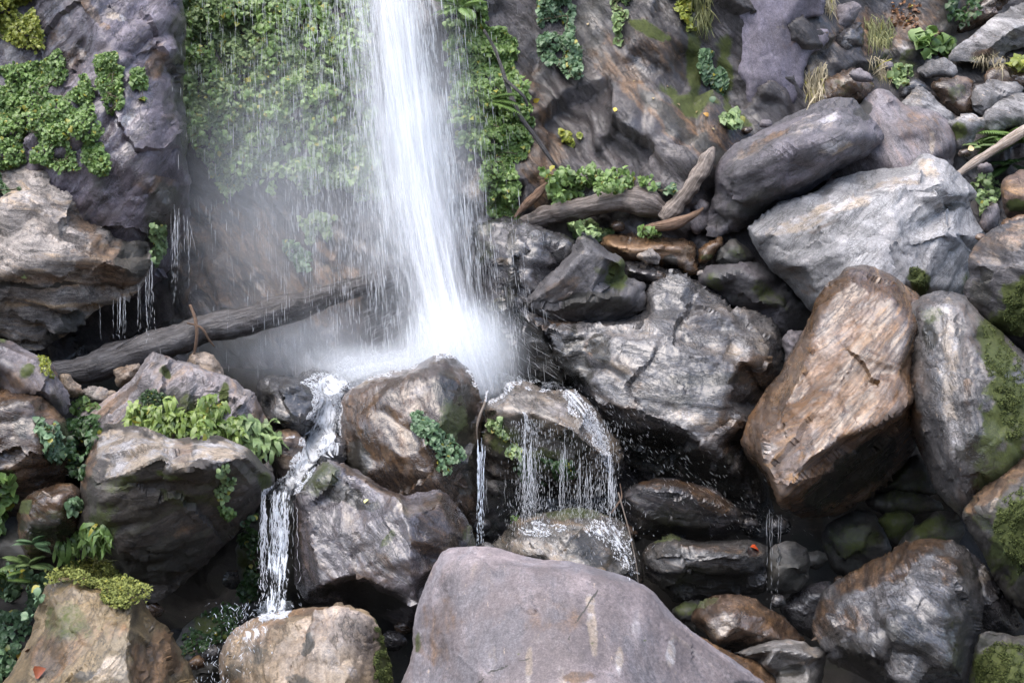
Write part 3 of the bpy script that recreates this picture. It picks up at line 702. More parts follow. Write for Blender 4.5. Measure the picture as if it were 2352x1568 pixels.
rock('boulder', 'huge wet silver-grey boulder with pale swirls right of the waterfall', 16.3,
     [(1205, 712), (1240, 722), (1317, 728), (1418, 726), (1470, 705), (1480, 668), (1492, 650), (1510, 640), (1540, 631), (1568, 633), (1600, 650), (1614, 657), (1645, 668), (1660, 680), (1680, 702), (1734, 709), (1781, 729), (1796, 752), (1808, 789), (1806, 829), (1798, 852), (1768, 886), (1754, 899), (1738, 940), (1730, 1000), (1745, 1060), (1765, 1120), (1778, 1170), (1765, 1240), (1720, 1230), (1690, 1190), (1640, 1150), (1560, 1130), (1480, 1130), (1420, 1080), (1385, 1000), (1365, 935), (1330, 900), (1280, 870), (1240, 810), (1215, 760)],
     [[(1225, 735, .45), (1280, 760, .6), (1320, 770, .6), (1400, 752, .55), (1500, 740, .5), (1600, 745, .55), (1700, 760, .45), (1770, 780, .3)],
      [(1300, 840, .7), (1345, 870, .8), (1371, 930, 1.0), (1418, 930, 1.2), (1467, 945, 1.35), (1517, 968, 1.45), (1568, 989, 1.5), (1640, 1030, 1.45), (1690, 1080, 1.2), (1740, 1150, .7)],
      [(1420, 810, .95), (1520, 800, 1.0), (1620, 815, 1.05), (1700, 830, .9), (1760, 840, .6)], [(1450, 880, 1.2), (1560, 890, 1.35), (1660, 920, 1.35), (1715, 960, 1.0)], [(1330, 770, .6), (1345, 810, .62), (1390, 790, .75)],
      [(1440, 1000, .6), (1540, 1040, .6), (1640, 1100, .5)], [(1500, 690, .3), (1580, 690, .35), (1660, 710, .3)]],
     M('wetgrey', 8, 0.7, 4, wet=.7, wetr=.2), ang=8, ledge=.05, rough=1.3, smooth=3, sp=5, back=1.2,
     paint=[('p', 1560, 770, 240, 36, 5, .38), ('p', 1440, 880, 80, 60, 10, .3), ('p', 1720, 790, 70, 50, 20, .5), ('b', 1740, 870, 60, 60, -40, .8), ('b', 1280, 735, 80, 12, 5, .8), ('d', 1380, 800, 32, 46, -30, .85), ('b', 1365, 800, 40, 40, 0, .6), ('d', 1330, 830, 40, 80, -20, .8), ('d', 1620, 870, 110, 24, 0, .75), ('d', 1570, 920, 50, 26, 10, .6), ('d', 1480, 1030, 150, 60, 15, 1), ('d', 1640, 1100, 90, 60, 20, .9), ('b', 1660, 1000, 50, 60, 30, .6), ('p', 1600, 960, 70, 16, 20, .6), ('b', 1460, 910, 30, 60, 20, .5), ('d', 1290, 850, 60, 50, 30, .9)])  # strongest dark patches paint shade onto the receding underside
rock('boulder', 'reddish-brown flat rock behind the triangular dark block', 16.95, [(1379, 560), (1386, 548), (1397, 540), (1424, 536), (1484, 539), (1528, 545), (1568, 545), (1595, 560), (1602, 585), (1600, 632), (1560, 622), (1510, 614), (1464, 606), (1424, 596), (1396, 576)], [[(1400, 562, .3), (1470, 570, .4), (1560, 570, .35)], [(1450, 590, .3), (1580, 605, .25)]], M('brown', 8, rough=.55), sp=4, ang=8, tilt=(0, .15), paint=[('b', 1440, 548, 60, 12, 0, .9), ('p', 1580, 590, 24, 30, 0, .5), ('d', 1540, 600, 20, 20, 0, .7)])
rock('boulder', 'small pale pinkish stone lying on the reddish-brown flat rock', 16.45, [(1460, 590), (1466, 581), (1484, 575), (1501, 571), (1510, 582), (1517, 593), (1514, 610), (1500, 607), (1484, 602)], mat=M('tangrey', 60), sp=3, limb=8, nauto=4)
rock('boulder', 'small lavender-brown stone beside the upright broken log', 17.0, [(1590, 470), (1610, 455), (1632, 470), (1628, 520), (1600, 540), (1575, 520)], mat=M('lav', 50), sp=4)
rock('boulder', 'small brown stone under the long dark boulder', 16.8, [(1603, 572), (1620, 560), (1640, 552), (1656, 547), (1660, 560), (1646, 582), (1628, 605), (1606, 604)], mat=M('brown', -20), sp=4, paint=[('m', 1620, 590, 20, 12, 0, .7)])
rock('boulder', 'small dark mossy stone in the gap under the long dark boulder', 16.75, [(1640, 598), (1655, 565), (1680, 553), (1712, 562), (1735, 592), (1710, 612), (1660, 612)], mat=M('darkmoss', 0), sp=4, paint=[('m', 1690, 580, 30, 20, 0, .5)])
rock('boulder', 'dark green-black rounded boulder squeezed under the pale slab', 16.7, [(1600, 640), (1621, 616), (1648, 606), (1678, 603), (1718, 600), (1744, 606), (1774, 622), (1801, 646), (1834, 686), (1860, 709), (1868, 732), (1850, 760), (1801, 775), (1770, 760), (1724, 722), (1678, 704), (1645, 676), (1610, 656)], [[(1640, 640, .35), (1700, 625, .4), (1735, 640, .45)], [(1730, 690, .35), (1800, 700, .3)]], M('darkmoss', -20, c1=(.06, .058, .06), c2=(.10, .09, .10)), sp=5, paint=[('m', 1640, 650, 30, 24, 0, .5), ('m', 1760, 680, 60, 30, 30, .55), ('p', 1690, 635, 40, 16, 0, .3)], rough=.7)
rock('boulder', 'small grey rock in the notch between the silver-grey boulder and the rust-brown slab', 16.2, [(1795, 775), (1815, 758), (1850, 755), (1850, 790), (1820, 840), (1800, 830)], mat=M('lav', 40), sp=4)
# ------------------------------------------------------------------ lower right hollow
rock('boulder', 'dark slab with a rust-brown top edge in the hollow below the silver-grey boulder', 14.9,
     [(1422, 1140), (1434, 1124), (1471, 1105), (1508, 1095), (1551, 1097), (1568, 1103), (1608, 1112), (1634, 1115), (1658, 1128), (1678, 1152), (1698, 1168), (1706, 1184), (1700, 1222), (1668, 1236), (1618, 1240), (1544, 1234), (1508, 1242), (1470, 1236), (1448, 1206), (1428, 1180)],
     [[(1436, 1138, .35), (1490, 1122, .5), (1555, 1128, .6), (1610, 1145, .65), (1660, 1165, .55), (1690, 1182, .4)], [(1490, 1190, .4), (1580, 1200, .45), (1650, 1205, .35)]],
     M('black', 8, c3=(.10, .075, .055)), ang=8, ledge=.02, smooth=2, sp=4, tilt=(0, -.05), paint=[('b', 1520, 1108, 90, 14, 5, 1), ('b', 1630, 1145, 70, 22, 25, 1), ('p', 1500, 1112, 60, 8, -10, .6), ('d', 1540, 1200, 120, 40, 0, .9), ('p', 1670, 1165, 20, 8, 30, .6)])
rock('boulder', 'flat dark layered slab with an orange leaf on it', 14.5,
     [(1473, 1268), (1491, 1247), (1517, 1234), (1544, 1227), (1568, 1239), (1601, 1245), (1668, 1241), (1734, 1241), (1768, 1252), (1774, 1280), (1768, 1330), (1754, 1360), (1714, 1365), (1668, 1362), (1628, 1370), (1588, 1388), (1550, 1380), (1517, 1352), (1484, 1317), (1474, 1290)],
     [[(1485, 1282, .3), (1540, 1275, .5), (1610, 1280, .65), (1690, 1278, .65), (1750, 1275, .4)], [(1540, 1320, .4), (1640, 1315, .5), (1730, 1315, .4)], [(1500, 1258, .2), (1560, 1256, .35), (1650, 1258, .4)]],
     M('wetgrey', 4, .7, 8, c1=(.075, .072, .07), c2=(.12, .115, .11)), ang=4, ledge=.07, smooth=2, sp=4.5, paint=[('m', 1540, 1238, 40, 12, 0, .85), ('d', 1620, 1330, 140, 36, 0, .9), ('b', 1650, 1262, 100, 12, 0, .5)])
rock('boulder', 'round black boulder to the right of the orange-leaf slab', 14.4, [(1772, 1256), (1801, 1242), (1828, 1244), (1851, 1260), (1860, 1285), (1856, 1328), (1836, 1357), (1801, 1368), (1761, 1360), (1755, 1300)], mat=M('darkmoss', 0), sp=5, rough=.6, paint=[('d', 1800, 1310, 60, 50, 0, .6)])
for lb, D, pts, pm in [
    ('upright green-mossed boulder deep in the dark hollow', 15.3, [(1886, 1230), (1900, 1205), (1925, 1184), (1970, 1168), (2010, 1180), (2036, 1225), (2052, 1262), (2010, 1300), (1950, 1330), (1912, 1310), (1895, 1270)], .55),
    ('small rounded moss stone in the middle of the dark hollow', 15.1, [(2016, 1195), (2036, 1174), (2080, 1170), (2102, 1190), (2098, 1215), (2062, 1252), (2040, 1235)], .75),
    ('mossy stone just above the glossy brown-topped boulder', 14.7, [(2056, 1262), (2070, 1235), (2100, 1208), (2150, 1172), (2200, 1172), (2220, 1215), (2200, 1260), (2110, 1280)], .65),
    ('flat dark moss stone below the mossy flank of the tall streaked boulder', 15.2, [(1985, 1155), (2000, 1136), (2040, 1128), (2100, 1128), (2150, 1143), (2168, 1172), (2100, 1186), (2030, 1186)], .5),
    ('dark greenish boulder under the lower end of the tall streaked boulder', 15.4, [(2005, 1125), (2030, 1090), (2060, 1062), (2110, 1040), (2150, 1110), (2150, 1140), (2080, 1145), (2025, 1142)], .5)]:
    rock('boulder', lb, D, pts, mat=M('darkmoss', 10), sp=5, rough=.6, paint=[('m', np.mean([p[0] for p in pts]), np.mean([p[1] for p in pts]) , 70, 50, 0, pm)])
rock('boulder', 'dim bluish stone at the bottom of the dark hollow', 14.6, [(1790, 1395), (1815, 1365), (1850, 1345), (1905, 1330), (1915, 1370), (1890, 1420), (1870, 1470), (1820, 1450)], mat=M('black', 20), sp=5, rough=.7)
rock('boulder', 'dark green stone in the wet gap left of the round silver-topped boulder', 14.3, [(1540, 1400), (1570, 1385), (1605, 1380), (1620, 1420), (1600, 1450), (1560, 1440)], mat=M('darkmoss', 0), sp=5, paint=[('m', 1575, 1400, 30, 20, 0, .7)])
rock('boulder', 'rounded dark boulder with one pale facet near the bottom right', 13.6,
     [(1592, 1414), (1608, 1387), (1634, 1369), (1661, 1363), (1701, 1368), (1734, 1378), (1768, 1397), (1798, 1415), (1821, 1436), (1855, 1465), (1850, 1520), (1720, 1530), (1660, 1515), (1618, 1460), (1598, 1432)],
     [[(1625, 1425, .3), (1660, 1410, .4), (1690, 1405, .42), (1760, 1420, .35)], [(1650, 1470, .5), (1690, 1440, .52), (1702, 1445, .5)], [(1740, 1460, .45), (1800, 1470, .35)]],
     M('dbrown', -25, wetr=.18), sp=5, smooth=3, paint=[('p', 1655, 1440, 36, 30, -20, .7), ('m', 1620, 1385, 36, 16, -20, .6), ('b', 1740, 1420, 60, 30, 20, .7), ('d', 1680, 1490, 60, 20, 0, .7)])  # pale patch painted on the left facet
rock('boulder', 'low brown wet ledge along the right edge of the big smooth boulder', 13.0, [(1590, 1462), (1613, 1468), (1640, 1480), (1700, 1500), (1740, 1520), (1795, 1570), (1820, 1660), (1700, 1680), (1640, 1560)], mat=M('brown', 30), sp=5, tilt=(0, .1), paint=[('b', 1700, 1530, 80, 40, 30, .8)])
rock('boulder', 'small white-banded boulder with a black hollow at the bottom edge', 13.2,
     [(1686, 1497), (1718, 1485), (1781, 1468), (1814, 1465), (1851, 1474), (1861, 1486), (1884, 1482), (1903, 1494), (1896, 1520), (1885, 1570), (1870, 1660), (1800, 1660), (1768, 1560), (1734, 1522)],
     [[(1720, 1503, .25), (1780, 1490, .4), (1840, 1500, .45), (1885, 1510, .35)], [(1760, 1525, .45), (1800, 1515, .3), (1850, 1525, .3), (1860, 1560, .4)], [(1790, 1545, .28), (1830, 1540, .25)], [(1800, 1580, .55), (1860, 1600, .5)]],
     M('mottle', -10, c1=(.14, .13, .12), c2=(.22, .21, .20), rough=.5, wet=.55), sp=4, smooth=3, ledge=.008, paint=[('d', 1815, 1538, 36, 18, -15, 1), ('d', 1740, 1500, 40, 10, -10, .6), ('p', 1860, 1510, 30, 30, 0, .7), ('p', 1800, 1475, 60, 8, -5, .7)])
rock('boulder', 'glossy grey boulder with a brown crest at the lower right', 13.2,
     [(1874, 1418), (1886, 1390), (1901, 1362), (1934, 1332), (1974, 1312), (2001, 1288), (2044, 1272), (2084, 1245), (2118, 1238), (2148, 1238), (2190, 1234), (2221, 1252), (2236, 1280), (2250, 1330), (2258, 1395), (2252, 1450), (2234, 1510), (2224, 1580), (2200, 1670), (2080, 1680), (2034, 1580), (2001, 1560), (1951, 1530), (1916, 1514), (1891, 1480), (1872, 1446)],
     [[(1900, 1410, .35), (1950, 1370, .5), (2020, 1330, .55), (2080, 1290, .5), (2140, 1275, .45), (2200, 1280, .4)], [(1950, 1450, .75), (2020, 1400, .9), (2100, 1350, .9), (2190, 1340, .8), (2225, 1360, .6)], [(1985, 1500, .95), (2060, 1450, 1.15), (2150, 1420, 1.1), (2210, 1430, .8)], [(2080, 1560, 1.1), (2160, 1520, 1.15), (2200, 1530, .8)], [(1935, 1478, .6), (1965, 1510, .65), (2040, 1560, .75)]],
     M('wetgrey', 30, .6, 11, wet=.85, wetr=.17, c3=(.12, .11, .10)), ang=32, ledge=.055, rough=1.2, smooth=3, sp=4.5, tilt=(0, .06),
     paint=[('b', 2050, 1290, 170, 36, -26, .95), ('b', 1900, 1420, 30, 60, 20, .9), ('b', 2180, 1300, 50, 50, 30, .7), ('b', 1960, 1420, 50, 40, -20, .6), ('d', 1970, 1500, 90, 24, 35, .8), ('d', 2080, 1430, 90, 12, 25, .6), ('d', 2100, 1480, 120, 14, 32, .6), ('p', 2100, 1330, 60, 14, -5, .55), ('d', 2200, 1480, 40, 60, 0, .5), ('p', 2195, 1330, 16, 16, 30, .9)])
rock('boulder', 'narrow dark slab leaning against the right side of the glossy grey boulder', 13.6, [(2218, 1256), (2240, 1272), (2261, 1298), (2281, 1318), (2301, 1345), (2334, 1395), (2348, 1450), (2330, 1466), (2268, 1450), (2245, 1420), (2235, 1340)], mat=M('black', 50, wetr=.18), sp=4, ang=50, ledge=.05, paint=[('p', 2262, 1318, 20, 26, 20, .4)])
rock('boulder', 'dark moss-covered boulder filling the bottom right corner', 12.9, [(2246, 1455), (2270, 1442), (2330, 1460), (2420, 1450), (2500, 1560), (2480, 1700), (2220, 1700), (2222, 1580), (2236, 1500)], mat=M('darkmoss', 20), sp=5, rough=.7, paint=[('m', 2290, 1540, 90, 80, 0, .85), ('d', 2330, 1480, 40, 20, 0, .7)])
rock('boulder', 'big moss-green boulder with a brown crest at the right edge', 13.4,
     [(2206, 1182), (2214, 1164), (2251, 1125), (2278, 1102), (2304, 1075), (2331, 1045), (2352, 1022), (2450, 960), (2560, 1150), (2540, 1400), (2430, 1450), (2352, 1422), (2334, 1397), (2301, 1347), (2284, 1320), (2250, 1256), (2224, 1222), (2210, 1196)],
     [[(2225, 1178, .25), (2262, 1160, .5), (2310, 1150, .7), (2360, 1140, .9), (2450, 1120, 1.1)], [(2260, 1230, .45), (2310, 1270, .7), (2360, 1300, .8), (2450, 1300, 1.0)], [(2340, 1380, .3), (2400, 1400, .5)]],
     M('darkmoss', -35, c1=(.06, .055, .05)), sp=5, rough=.8, paint=[('b', 2290, 1110, 110, 34, -40, 1), ('m', 2330, 1230, 70, 110, 20, .95), ('m', 2260, 1200, 40, 30, 40, .5), ('p', 2290, 1150, 8, 30, 20, .7)])

# ------------------------------------------------------------------ middle: rocks around the plunge
rock('boulder', 'misty dark hump of rock half hidden in spray left of the fall', 16.2, [(676, 870), (690, 854), (710, 846), (728, 845), (748, 850), (790, 866), (810, 890), (780, 930), (700, 930), (670, 900)], mat=M('black', 10), sp=4, paint=[('d', 730, 870, 60, 30, 0, .4)])
rock('boulder', 'dark wet grey boulder left of the white upper cascade', 15.6,
     [(586, 890), (592, 874), (604, 864), (620, 858), (655, 862), (680, 868), (697, 862), (718, 872), (735, 884), (742, 905), (745, 925), (735, 950), (715, 985), (690, 1010), (650, 1020), (625, 1000), (600, 945)],
     [[(610, 900, .35), (640, 905, .5), (668, 890, .5), (690, 900, .42), (700, 885, .3)], [(620, 960, .45), (660, 960, .6), (700, 950, .5), (725, 915, .35)]],
     M('wetgrey', 20, c1=(.075, .075, .08), c2=(.12, .12, .125), c3=(.15, .125, .10)), sp=4, rough=1.3, paint=[('p', 655, 930, 50, 30, 20, .35), ('d', 705, 895, 14, 26, -20, 1), ('b', 720, 940, 12, 30, 10, .8), ('d', 610, 900, 24, 40, 0, .5)])
rock('boulder', 'low wet brown rock below the dark grey boulder, beside the narrow stream', 15.1, [(622, 1000), (640, 985), (680, 990), (702, 1010), (700, 1050), (690, 1080), (665, 1110), (635, 1110), (622, 1060)], mat=M('brown', 20, c1=(.09, .07, .06)), sp=4, paint=[('p', 650, 1065, 24, 24, 0, .5), ('d', 640, 1030, 20, 20, 0, .6)])
rock('boulder', 'dark knobbly rock in the middle of the narrow white stream', 15.0, [(722, 1060), (730, 1020), (745, 1000), (775, 995), (795, 1010), (795, 1060), (770, 1085), (735, 1085)], mat=M('black', 30), sp=4, rough=1.6, paint=[('b', 765, 1000, 14, 8, 0, .9), ('p', 750, 1020, 20, 10, 0, .4)])
rock('boulder', 'low dark rock under the white water between the grey and the big brown boulder', 15.75,
     [(700, 912), (740, 895), (800, 880), (815, 960), (800, 1030), (770, 1075), (720, 1110), (660, 1160), (610, 1175), (620, 1120), (660, 1080), (690, 1015), (712, 970)], [[(750, 930, .1), (750, 980, .3), (720, 1050, .6), (660, 1120, .9)]],
     M('black', 0), sp=5, rough=1.2, tilt=(0, .1))
rock('boulder', 'big brown boulder with a pale rounded top directly under the waterfall', 15.2,
     [(776, 960), (778, 925), (784, 906), (804, 886), (844, 862), (891, 852), (934, 849), (971, 832), (998, 819), (1024, 812), (1041, 816), (1054, 829), (1074, 842), (1088, 859), (1104, 889), (1114, 916), (1118, 960), (1108, 1010), (1100, 1060), (1108, 1130), (1110, 1220), (1050, 1270), (980, 1270), (920, 1240), (840, 1220), (795, 1150), (780, 1060)],
     [[(800, 960, .3), (820, 910, .3), (860, 885, .35), (930, 870, .4), (980, 850, .38), (1020, 830, .25)], [(830, 1000, .5), (850, 950, .55), (900, 910, .6), (960, 890, .65), (1010, 870, .55), (1040, 845, .25)], [(850, 1080, .6), (920, 1050, .85), (980, 1020, .95), (1030, 960, .8), (1050, 880, .45)], [(1000, 1110, .9), (1040, 1060, .8), (1060, 990, .6), (1075, 900, .3)], [(1080, 1110, .4), (1090, 1020, .3)]],
     M('dbrown', 65, .5, 4, wet=.68, wetr=.2, c1=(.085, .058, .042), c3=(.19, .115, .06)), ang=62, ledge=.022, rough=1.1, smooth=3, sp=5, tilt=(0, .08),
     paint=[('p', 880, 868, 110, 14, -12, .75), ('p', 1000, 840, 60, 14, -20, .6), ('p', 870, 905, 18, 40, 30, .5), ('p', 950, 920, 14, 60, 25, .5), ('p', 985, 890, 12, 45, 40, .55), ('d', 820, 1050, 30, 50, -10, .9), ('m', 1040, 970, 40, 60, 10, .7), ('d', 1070, 1000, 44, 160, -4, .85), ('d', 1020, 890, 40, 44, 20, .7), ('p', 880, 1060, 14, 60, 20, .4), ('b', 900, 1000, 110, 110, 20, .85), ('b', 960, 1100, 80, 60, 0, .7), ('p', 930, 1080, 10, 30, 10, .7)])  # tall dark patch paints the right face as turned from the light
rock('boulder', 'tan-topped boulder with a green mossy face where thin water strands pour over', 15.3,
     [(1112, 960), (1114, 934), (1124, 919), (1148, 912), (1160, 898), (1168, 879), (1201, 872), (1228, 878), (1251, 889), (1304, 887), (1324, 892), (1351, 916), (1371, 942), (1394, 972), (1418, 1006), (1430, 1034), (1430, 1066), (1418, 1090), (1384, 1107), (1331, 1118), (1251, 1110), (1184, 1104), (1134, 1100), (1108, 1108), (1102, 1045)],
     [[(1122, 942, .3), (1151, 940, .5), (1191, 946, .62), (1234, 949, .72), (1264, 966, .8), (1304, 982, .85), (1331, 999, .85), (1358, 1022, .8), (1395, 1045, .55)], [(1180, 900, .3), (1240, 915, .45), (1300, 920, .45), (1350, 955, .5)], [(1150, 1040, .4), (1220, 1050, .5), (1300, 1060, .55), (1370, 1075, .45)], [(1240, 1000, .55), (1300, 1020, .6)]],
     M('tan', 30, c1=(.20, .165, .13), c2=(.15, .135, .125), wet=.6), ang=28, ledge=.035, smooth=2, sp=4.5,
     paint=[('d', 1230, 1040, 150, 50, 8, 1), ('d', 1180, 985, 60, 40, 10, .9), ('m', 1160, 1000, 50, 44, 20, .75), ('m', 1230, 1060, 80, 34, 0, .6), ('d', 1310, 1030, 60, 40, 20, .85), ('p', 1145, 1075, 30, 18, 0, .7), ('d', 1190, 895, 40, 18, 0, .5), ('p', 1260, 930, 80, 22, 20, .45), ('d', 1340, 940, 40, 20, 45, .5)])  # moss, plus dark paint imitating shade on the receding lower face
rock('boulder', 'low pale wet boulder splashed by falling strands behind the big smooth boulder', 14.5,
     [(1132, 1250), (1157, 1222), (1184, 1195), (1227, 1182), (1284, 1174), (1331, 1172), (1384, 1178), (1411, 1182), (1437, 1202), (1457, 1232), (1471, 1278), (1480, 1320), (1476, 1380), (1400, 1390), (1300, 1370), (1200, 1330), (1130, 1290)],
     [[(1170, 1230, .25), (1230, 1210, .4), (1310, 1200, .45), (1390, 1205, .4), (1440, 1240, .3)], [(1200, 1270, .6), (1260, 1275, .75), (1305, 1232, .7), (1400, 1260, .6), (1450, 1310, .5)], [(1280, 1330, .8), (1380, 1340, .8)]],
     M('tangrey', 10, c1=(.20, .185, .16), c2=(.13, .12, .12), wet=.7), sp=5, smooth=2, tilt=(0, .1), paint=[('d', 1370, 1260, 90, 50, 10, .75), ('m', 1310, 1182, 90, 14, 0, .7), ('p', 1230, 1260, 70, 24, 10, .6), ('d', 1180, 1215, 40, 16, -30, .6)])
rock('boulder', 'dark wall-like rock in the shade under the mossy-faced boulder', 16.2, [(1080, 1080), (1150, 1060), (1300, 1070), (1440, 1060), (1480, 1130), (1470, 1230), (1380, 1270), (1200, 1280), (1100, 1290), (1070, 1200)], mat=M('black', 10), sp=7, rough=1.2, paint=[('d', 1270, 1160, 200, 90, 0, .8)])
rock('boulder', 'angular boulder with a lavender left facet and brown right facet, beside the lower cascade', 13.9,
     [(680, 1200), (682, 1150), (692, 1112), (718, 1082), (750, 1066), (784, 1062), (830, 1080), (870, 1104), (905, 1122), (930, 1130), (960, 1124), (1000, 1115), (1020, 1118), (1040, 1138), (1062, 1168), (1078, 1200), (1090, 1235), (1092, 1260), (1070, 1300), (1020, 1360), (975, 1450), (940, 1448), (900, 1425), (850, 1400), (800, 1390), (740, 1392), (700, 1385), (672, 1340), (670, 1270)],
     [[(917, 1140, .75), (935, 1190, 1.0), (947, 1245, 1.15), (941, 1278, 1.2), (948, 1340, 1.2), (952, 1390, 1.1)], [(720, 1120, .3), (790, 1090, .35), (860, 1125, .5), (905, 1138, .68)], [(715, 1160, .35), (790, 1150, .4), (820, 1170, .5), (850, 1160, .62), (900, 1145, .72)], [(720, 1250, .7), (780, 1220, .75), (850, 1200, .85), (930, 1190, 1.0)], [(740, 1340, .85), (830, 1320, 1.0), (900, 1350, 1.1)], [(1010, 1150, .6), (1040, 1220, .7), (1010, 1300, .85)]],
     M('wetgrey', 35, .5, 4, c1=(.15, .135, .145), c2=(.19, .175, .19), c3=(.20, .125, .065), wet=.72, wetr=.2), ang=40, ledge=.035, rough=1.15, smooth=2, sp=5, back=1.2,
     paint=[('b', 1010, 1210, 70, 110, 10, .85), ('b', 850, 1105, 110, 14, 25, .9), ('d', 780, 1130, 90, 28, 20, .95), ('m', 740, 1110, 50, 30, -30, .6), ('p', 850, 1230, 90, 50, 20, .4), ('p', 930, 1180, 12, 60, -15, .6), ('p', 1000, 1160, 10, 60, 5, .5), ('m', 890, 1240, 16, 30, 20, .6), ('d', 830, 1370, 120, 26, 12, .8), ('b', 860, 1300, 60, 50, 30, .5), ('p', 980, 1270, 16, 60, 10, .5), ('m', 1080, 1240, 20, 40, 0, .6)])  # dark patch under the top ledge is shade painted into the recess

# ------------------------------------------------------------------ left side rocks, back to front
rock('boulder', 'small round tan rock behind the triangular boulder, under the long log', 15.8, [(425, 830), (440, 812), (465, 806), (492, 815), (510, 835), (520, 865), (510, 890), (460, 880), (430, 860)], mat=M('tan', 10), sp=4)
rock('boulder', 'small tawny stone under the lower end of the long log', 15.6, [(258, 850), (290, 835), (320, 830), (330, 850), (305, 878), (272, 890), (262, 870)], mat=M('tan', -20), sp=4, paint=[('b', 290, 845, 30, 14, 0, .6)])
rock('boulder', 'small flat pale stone in the gap left of the triangular boulder', 15.4, [(184, 900), (195, 890), (222, 884), (247, 892), (255, 912), (240, 930), (205, 935), (185, 925)], mat=M('tangrey', -10), sp=4, paint=[('m', 215, 905, 24, 8, 0, .4), ('d', 215, 924, 40, 8, 0, .8)])
rock('boulder', 'small pinkish stone beside the lower end of the long log', 15.3, [(134, 868), (141, 856), (152, 856), (173, 872), (190, 888), (195, 902), (172, 910), (150, 915), (138, 890)], mat=M('tan', 40), sp=3.5, paint=[('b', 180, 895, 14, 8, 30, .8)])
rock('boulder', 'grey-purple boulder with mossy spots at the left edge under the overhang', 14.9,
     [(-200, 760), (-60, 768), (0, 776), (17, 780), (50, 797), (87, 816), (110, 822), (123, 842), (137, 872), (150, 892), (158, 922), (152, 952), (130, 962), (90, 960), (0, 960), (-200, 960)],
     [[(-150, 850, .8), (0, 830, .5), (60, 850, .5), (105, 860, .45), (128, 905, .4)], [(-100, 790, .3), (20, 800, .25), (80, 830, .3)], [(60, 890, .55), (110, 910, .5)]],
     M('lav', 45, wet=.5, wetr=.25, c3=(.25, .18, .13)), ang=50, sp=4.5, smooth=3, paint=[('m', 60, 855, 20, 20, 0, .8), ('m', 5, 782, 16, 12, 0, .8), ('b', 30, 870, 60, 20, 0, .7), ('p', 130, 905, 18, 40, -25, .6), ('b', 120, 850, 30, 12, 50, .6), ('m', 100, 840, 14, 30, -40, .4)])
rock('boulder', 'dark brown boulder with a flat wet top at the left edge', 14.5,
     [(-200, 890), (-50, 884), (0, 889), (50, 888), (97, 899), (108, 915), (133, 942), (150, 962), (160, 1000), (160, 1060), (150, 1110), (120, 1150), (60, 1180), (-50, 1220), (-200, 1220)],
     [[(-150, 960, .9), (0, 935, .65), (70, 918, .55), (98, 904, .35)], [(-100, 1100, .8), (20, 1080, .65), (90, 1030, .6), (125, 970, .4)], [(30, 990, .6), (80, 970, .55)]],
     M('dbrown', 20), ang=15, sp=5, smooth=3, tilt=(0, .05), paint=[('b', 40, 905, 70, 14, 5, .9), ('p', 20, 925, 50, 18, -5, .55), ('d', 70, 980, 60, 40, 30, .6), ('m', 150, 1010, 26, 50, 0, .7), ('b', 50, 1080, 70, 50, 0, .5)])
rock('boulder', 'grey boulder with an orange-brown slanting ridge, behind the leafy ferns', 15.2,
     [(160, 1000), (175, 970), (200, 950), (240, 924), (273, 897), (300, 869), (320, 839), (333, 819), (347, 804), (367, 806), (393, 816), (420, 822), (457, 832), (473, 849), (500, 859), (540, 876), (556, 890), (588, 900), (605, 940), (626, 972), (634, 1015), (620, 1060), (560, 1090), (400, 1090), (250, 1080), (180, 1060)],
     [[(200, 980, .3), (250, 940, .35), (300, 900, .4), (335, 850, .38), (352, 820, .25)], [(300, 960, .5), (370, 910, .6), (440, 890, .6), (480, 880, .5), (545, 905, .45), (585, 940, .4)], [(360, 830, .3), (420, 840, .35), (470, 870, .4)], [(300, 1010, .6), (420, 1000, .75), (520, 990, .7), (590, 1000, .5)], [(470, 860, .35), (468, 900, .45)]],
     M('tangrey', -40, c1=(.24, .22, .22), c2=(.18, .16, .165), c3=(.30, .21, .14)), ang=-35, sp=4.5, smooth=2, rough=1.2,
     paint=[('b', 270, 920, 120, 11, -42, 1), ('b', 370, 840, 12, 40, 30, .7), ('d', 300, 975, 80, 26, -20, .95), ('d', 400, 930, 40, 50, 10, .7), ('m', 340, 940, 40, 30, 0, .7), ('m', 430, 930, 40, 34, 0, .6), ('m', 380, 860, 18, 12, 0, .8), ('m', 515, 905, 12, 26, 0, .95), ('p', 560, 905, 26, 30, 30, .6), ('b', 570, 960, 40, 40, 0, .5), ('m', 620, 990, 16, 30, 0, .9)])
rock('boulder', 'dark shaded rock under the flat-topped stones at the left edge', 14.4, [(-200, 1160), (-50, 1150), (40, 1165), (110, 1220), (150, 1290), (100, 1340), (-60, 1350), (-200, 1350)], mat=M('darkmoss', 0), sp=7, paint=[('d', 50, 1250, 100, 60, 0, .8)])
rock('boulder', 'small reddish flat-topped rock with a fallen twig on it', 13.9,
     [(48, 1150), (60, 1138), (80, 1128), (110, 1116), (140, 1104), (167, 1107), (182, 1125), (195, 1165), (180, 1230), (130, 1275), (70, 1290), (40, 1250), (40, 1190)],
     [[(60, 1150, .2), (100, 1148, .45), (140, 1142, .45), (175, 1130, .25)], [(70, 1200, .4), (130, 1200, .5), (165, 1180, .35)]], M('dbrown', 10), sp=4, smooth=2, tilt=(0, -.05), paint=[('p', 95, 1136, 30, 10, 0, .7), ('b', 135, 1118, 40, 12, -10, .9), ('m', 60, 1165, 24, 20, 0, .9), ('d', 110, 1220, 80, 40, 0, .8), ('m', 110, 1180, 50, 14, 0, .5)])
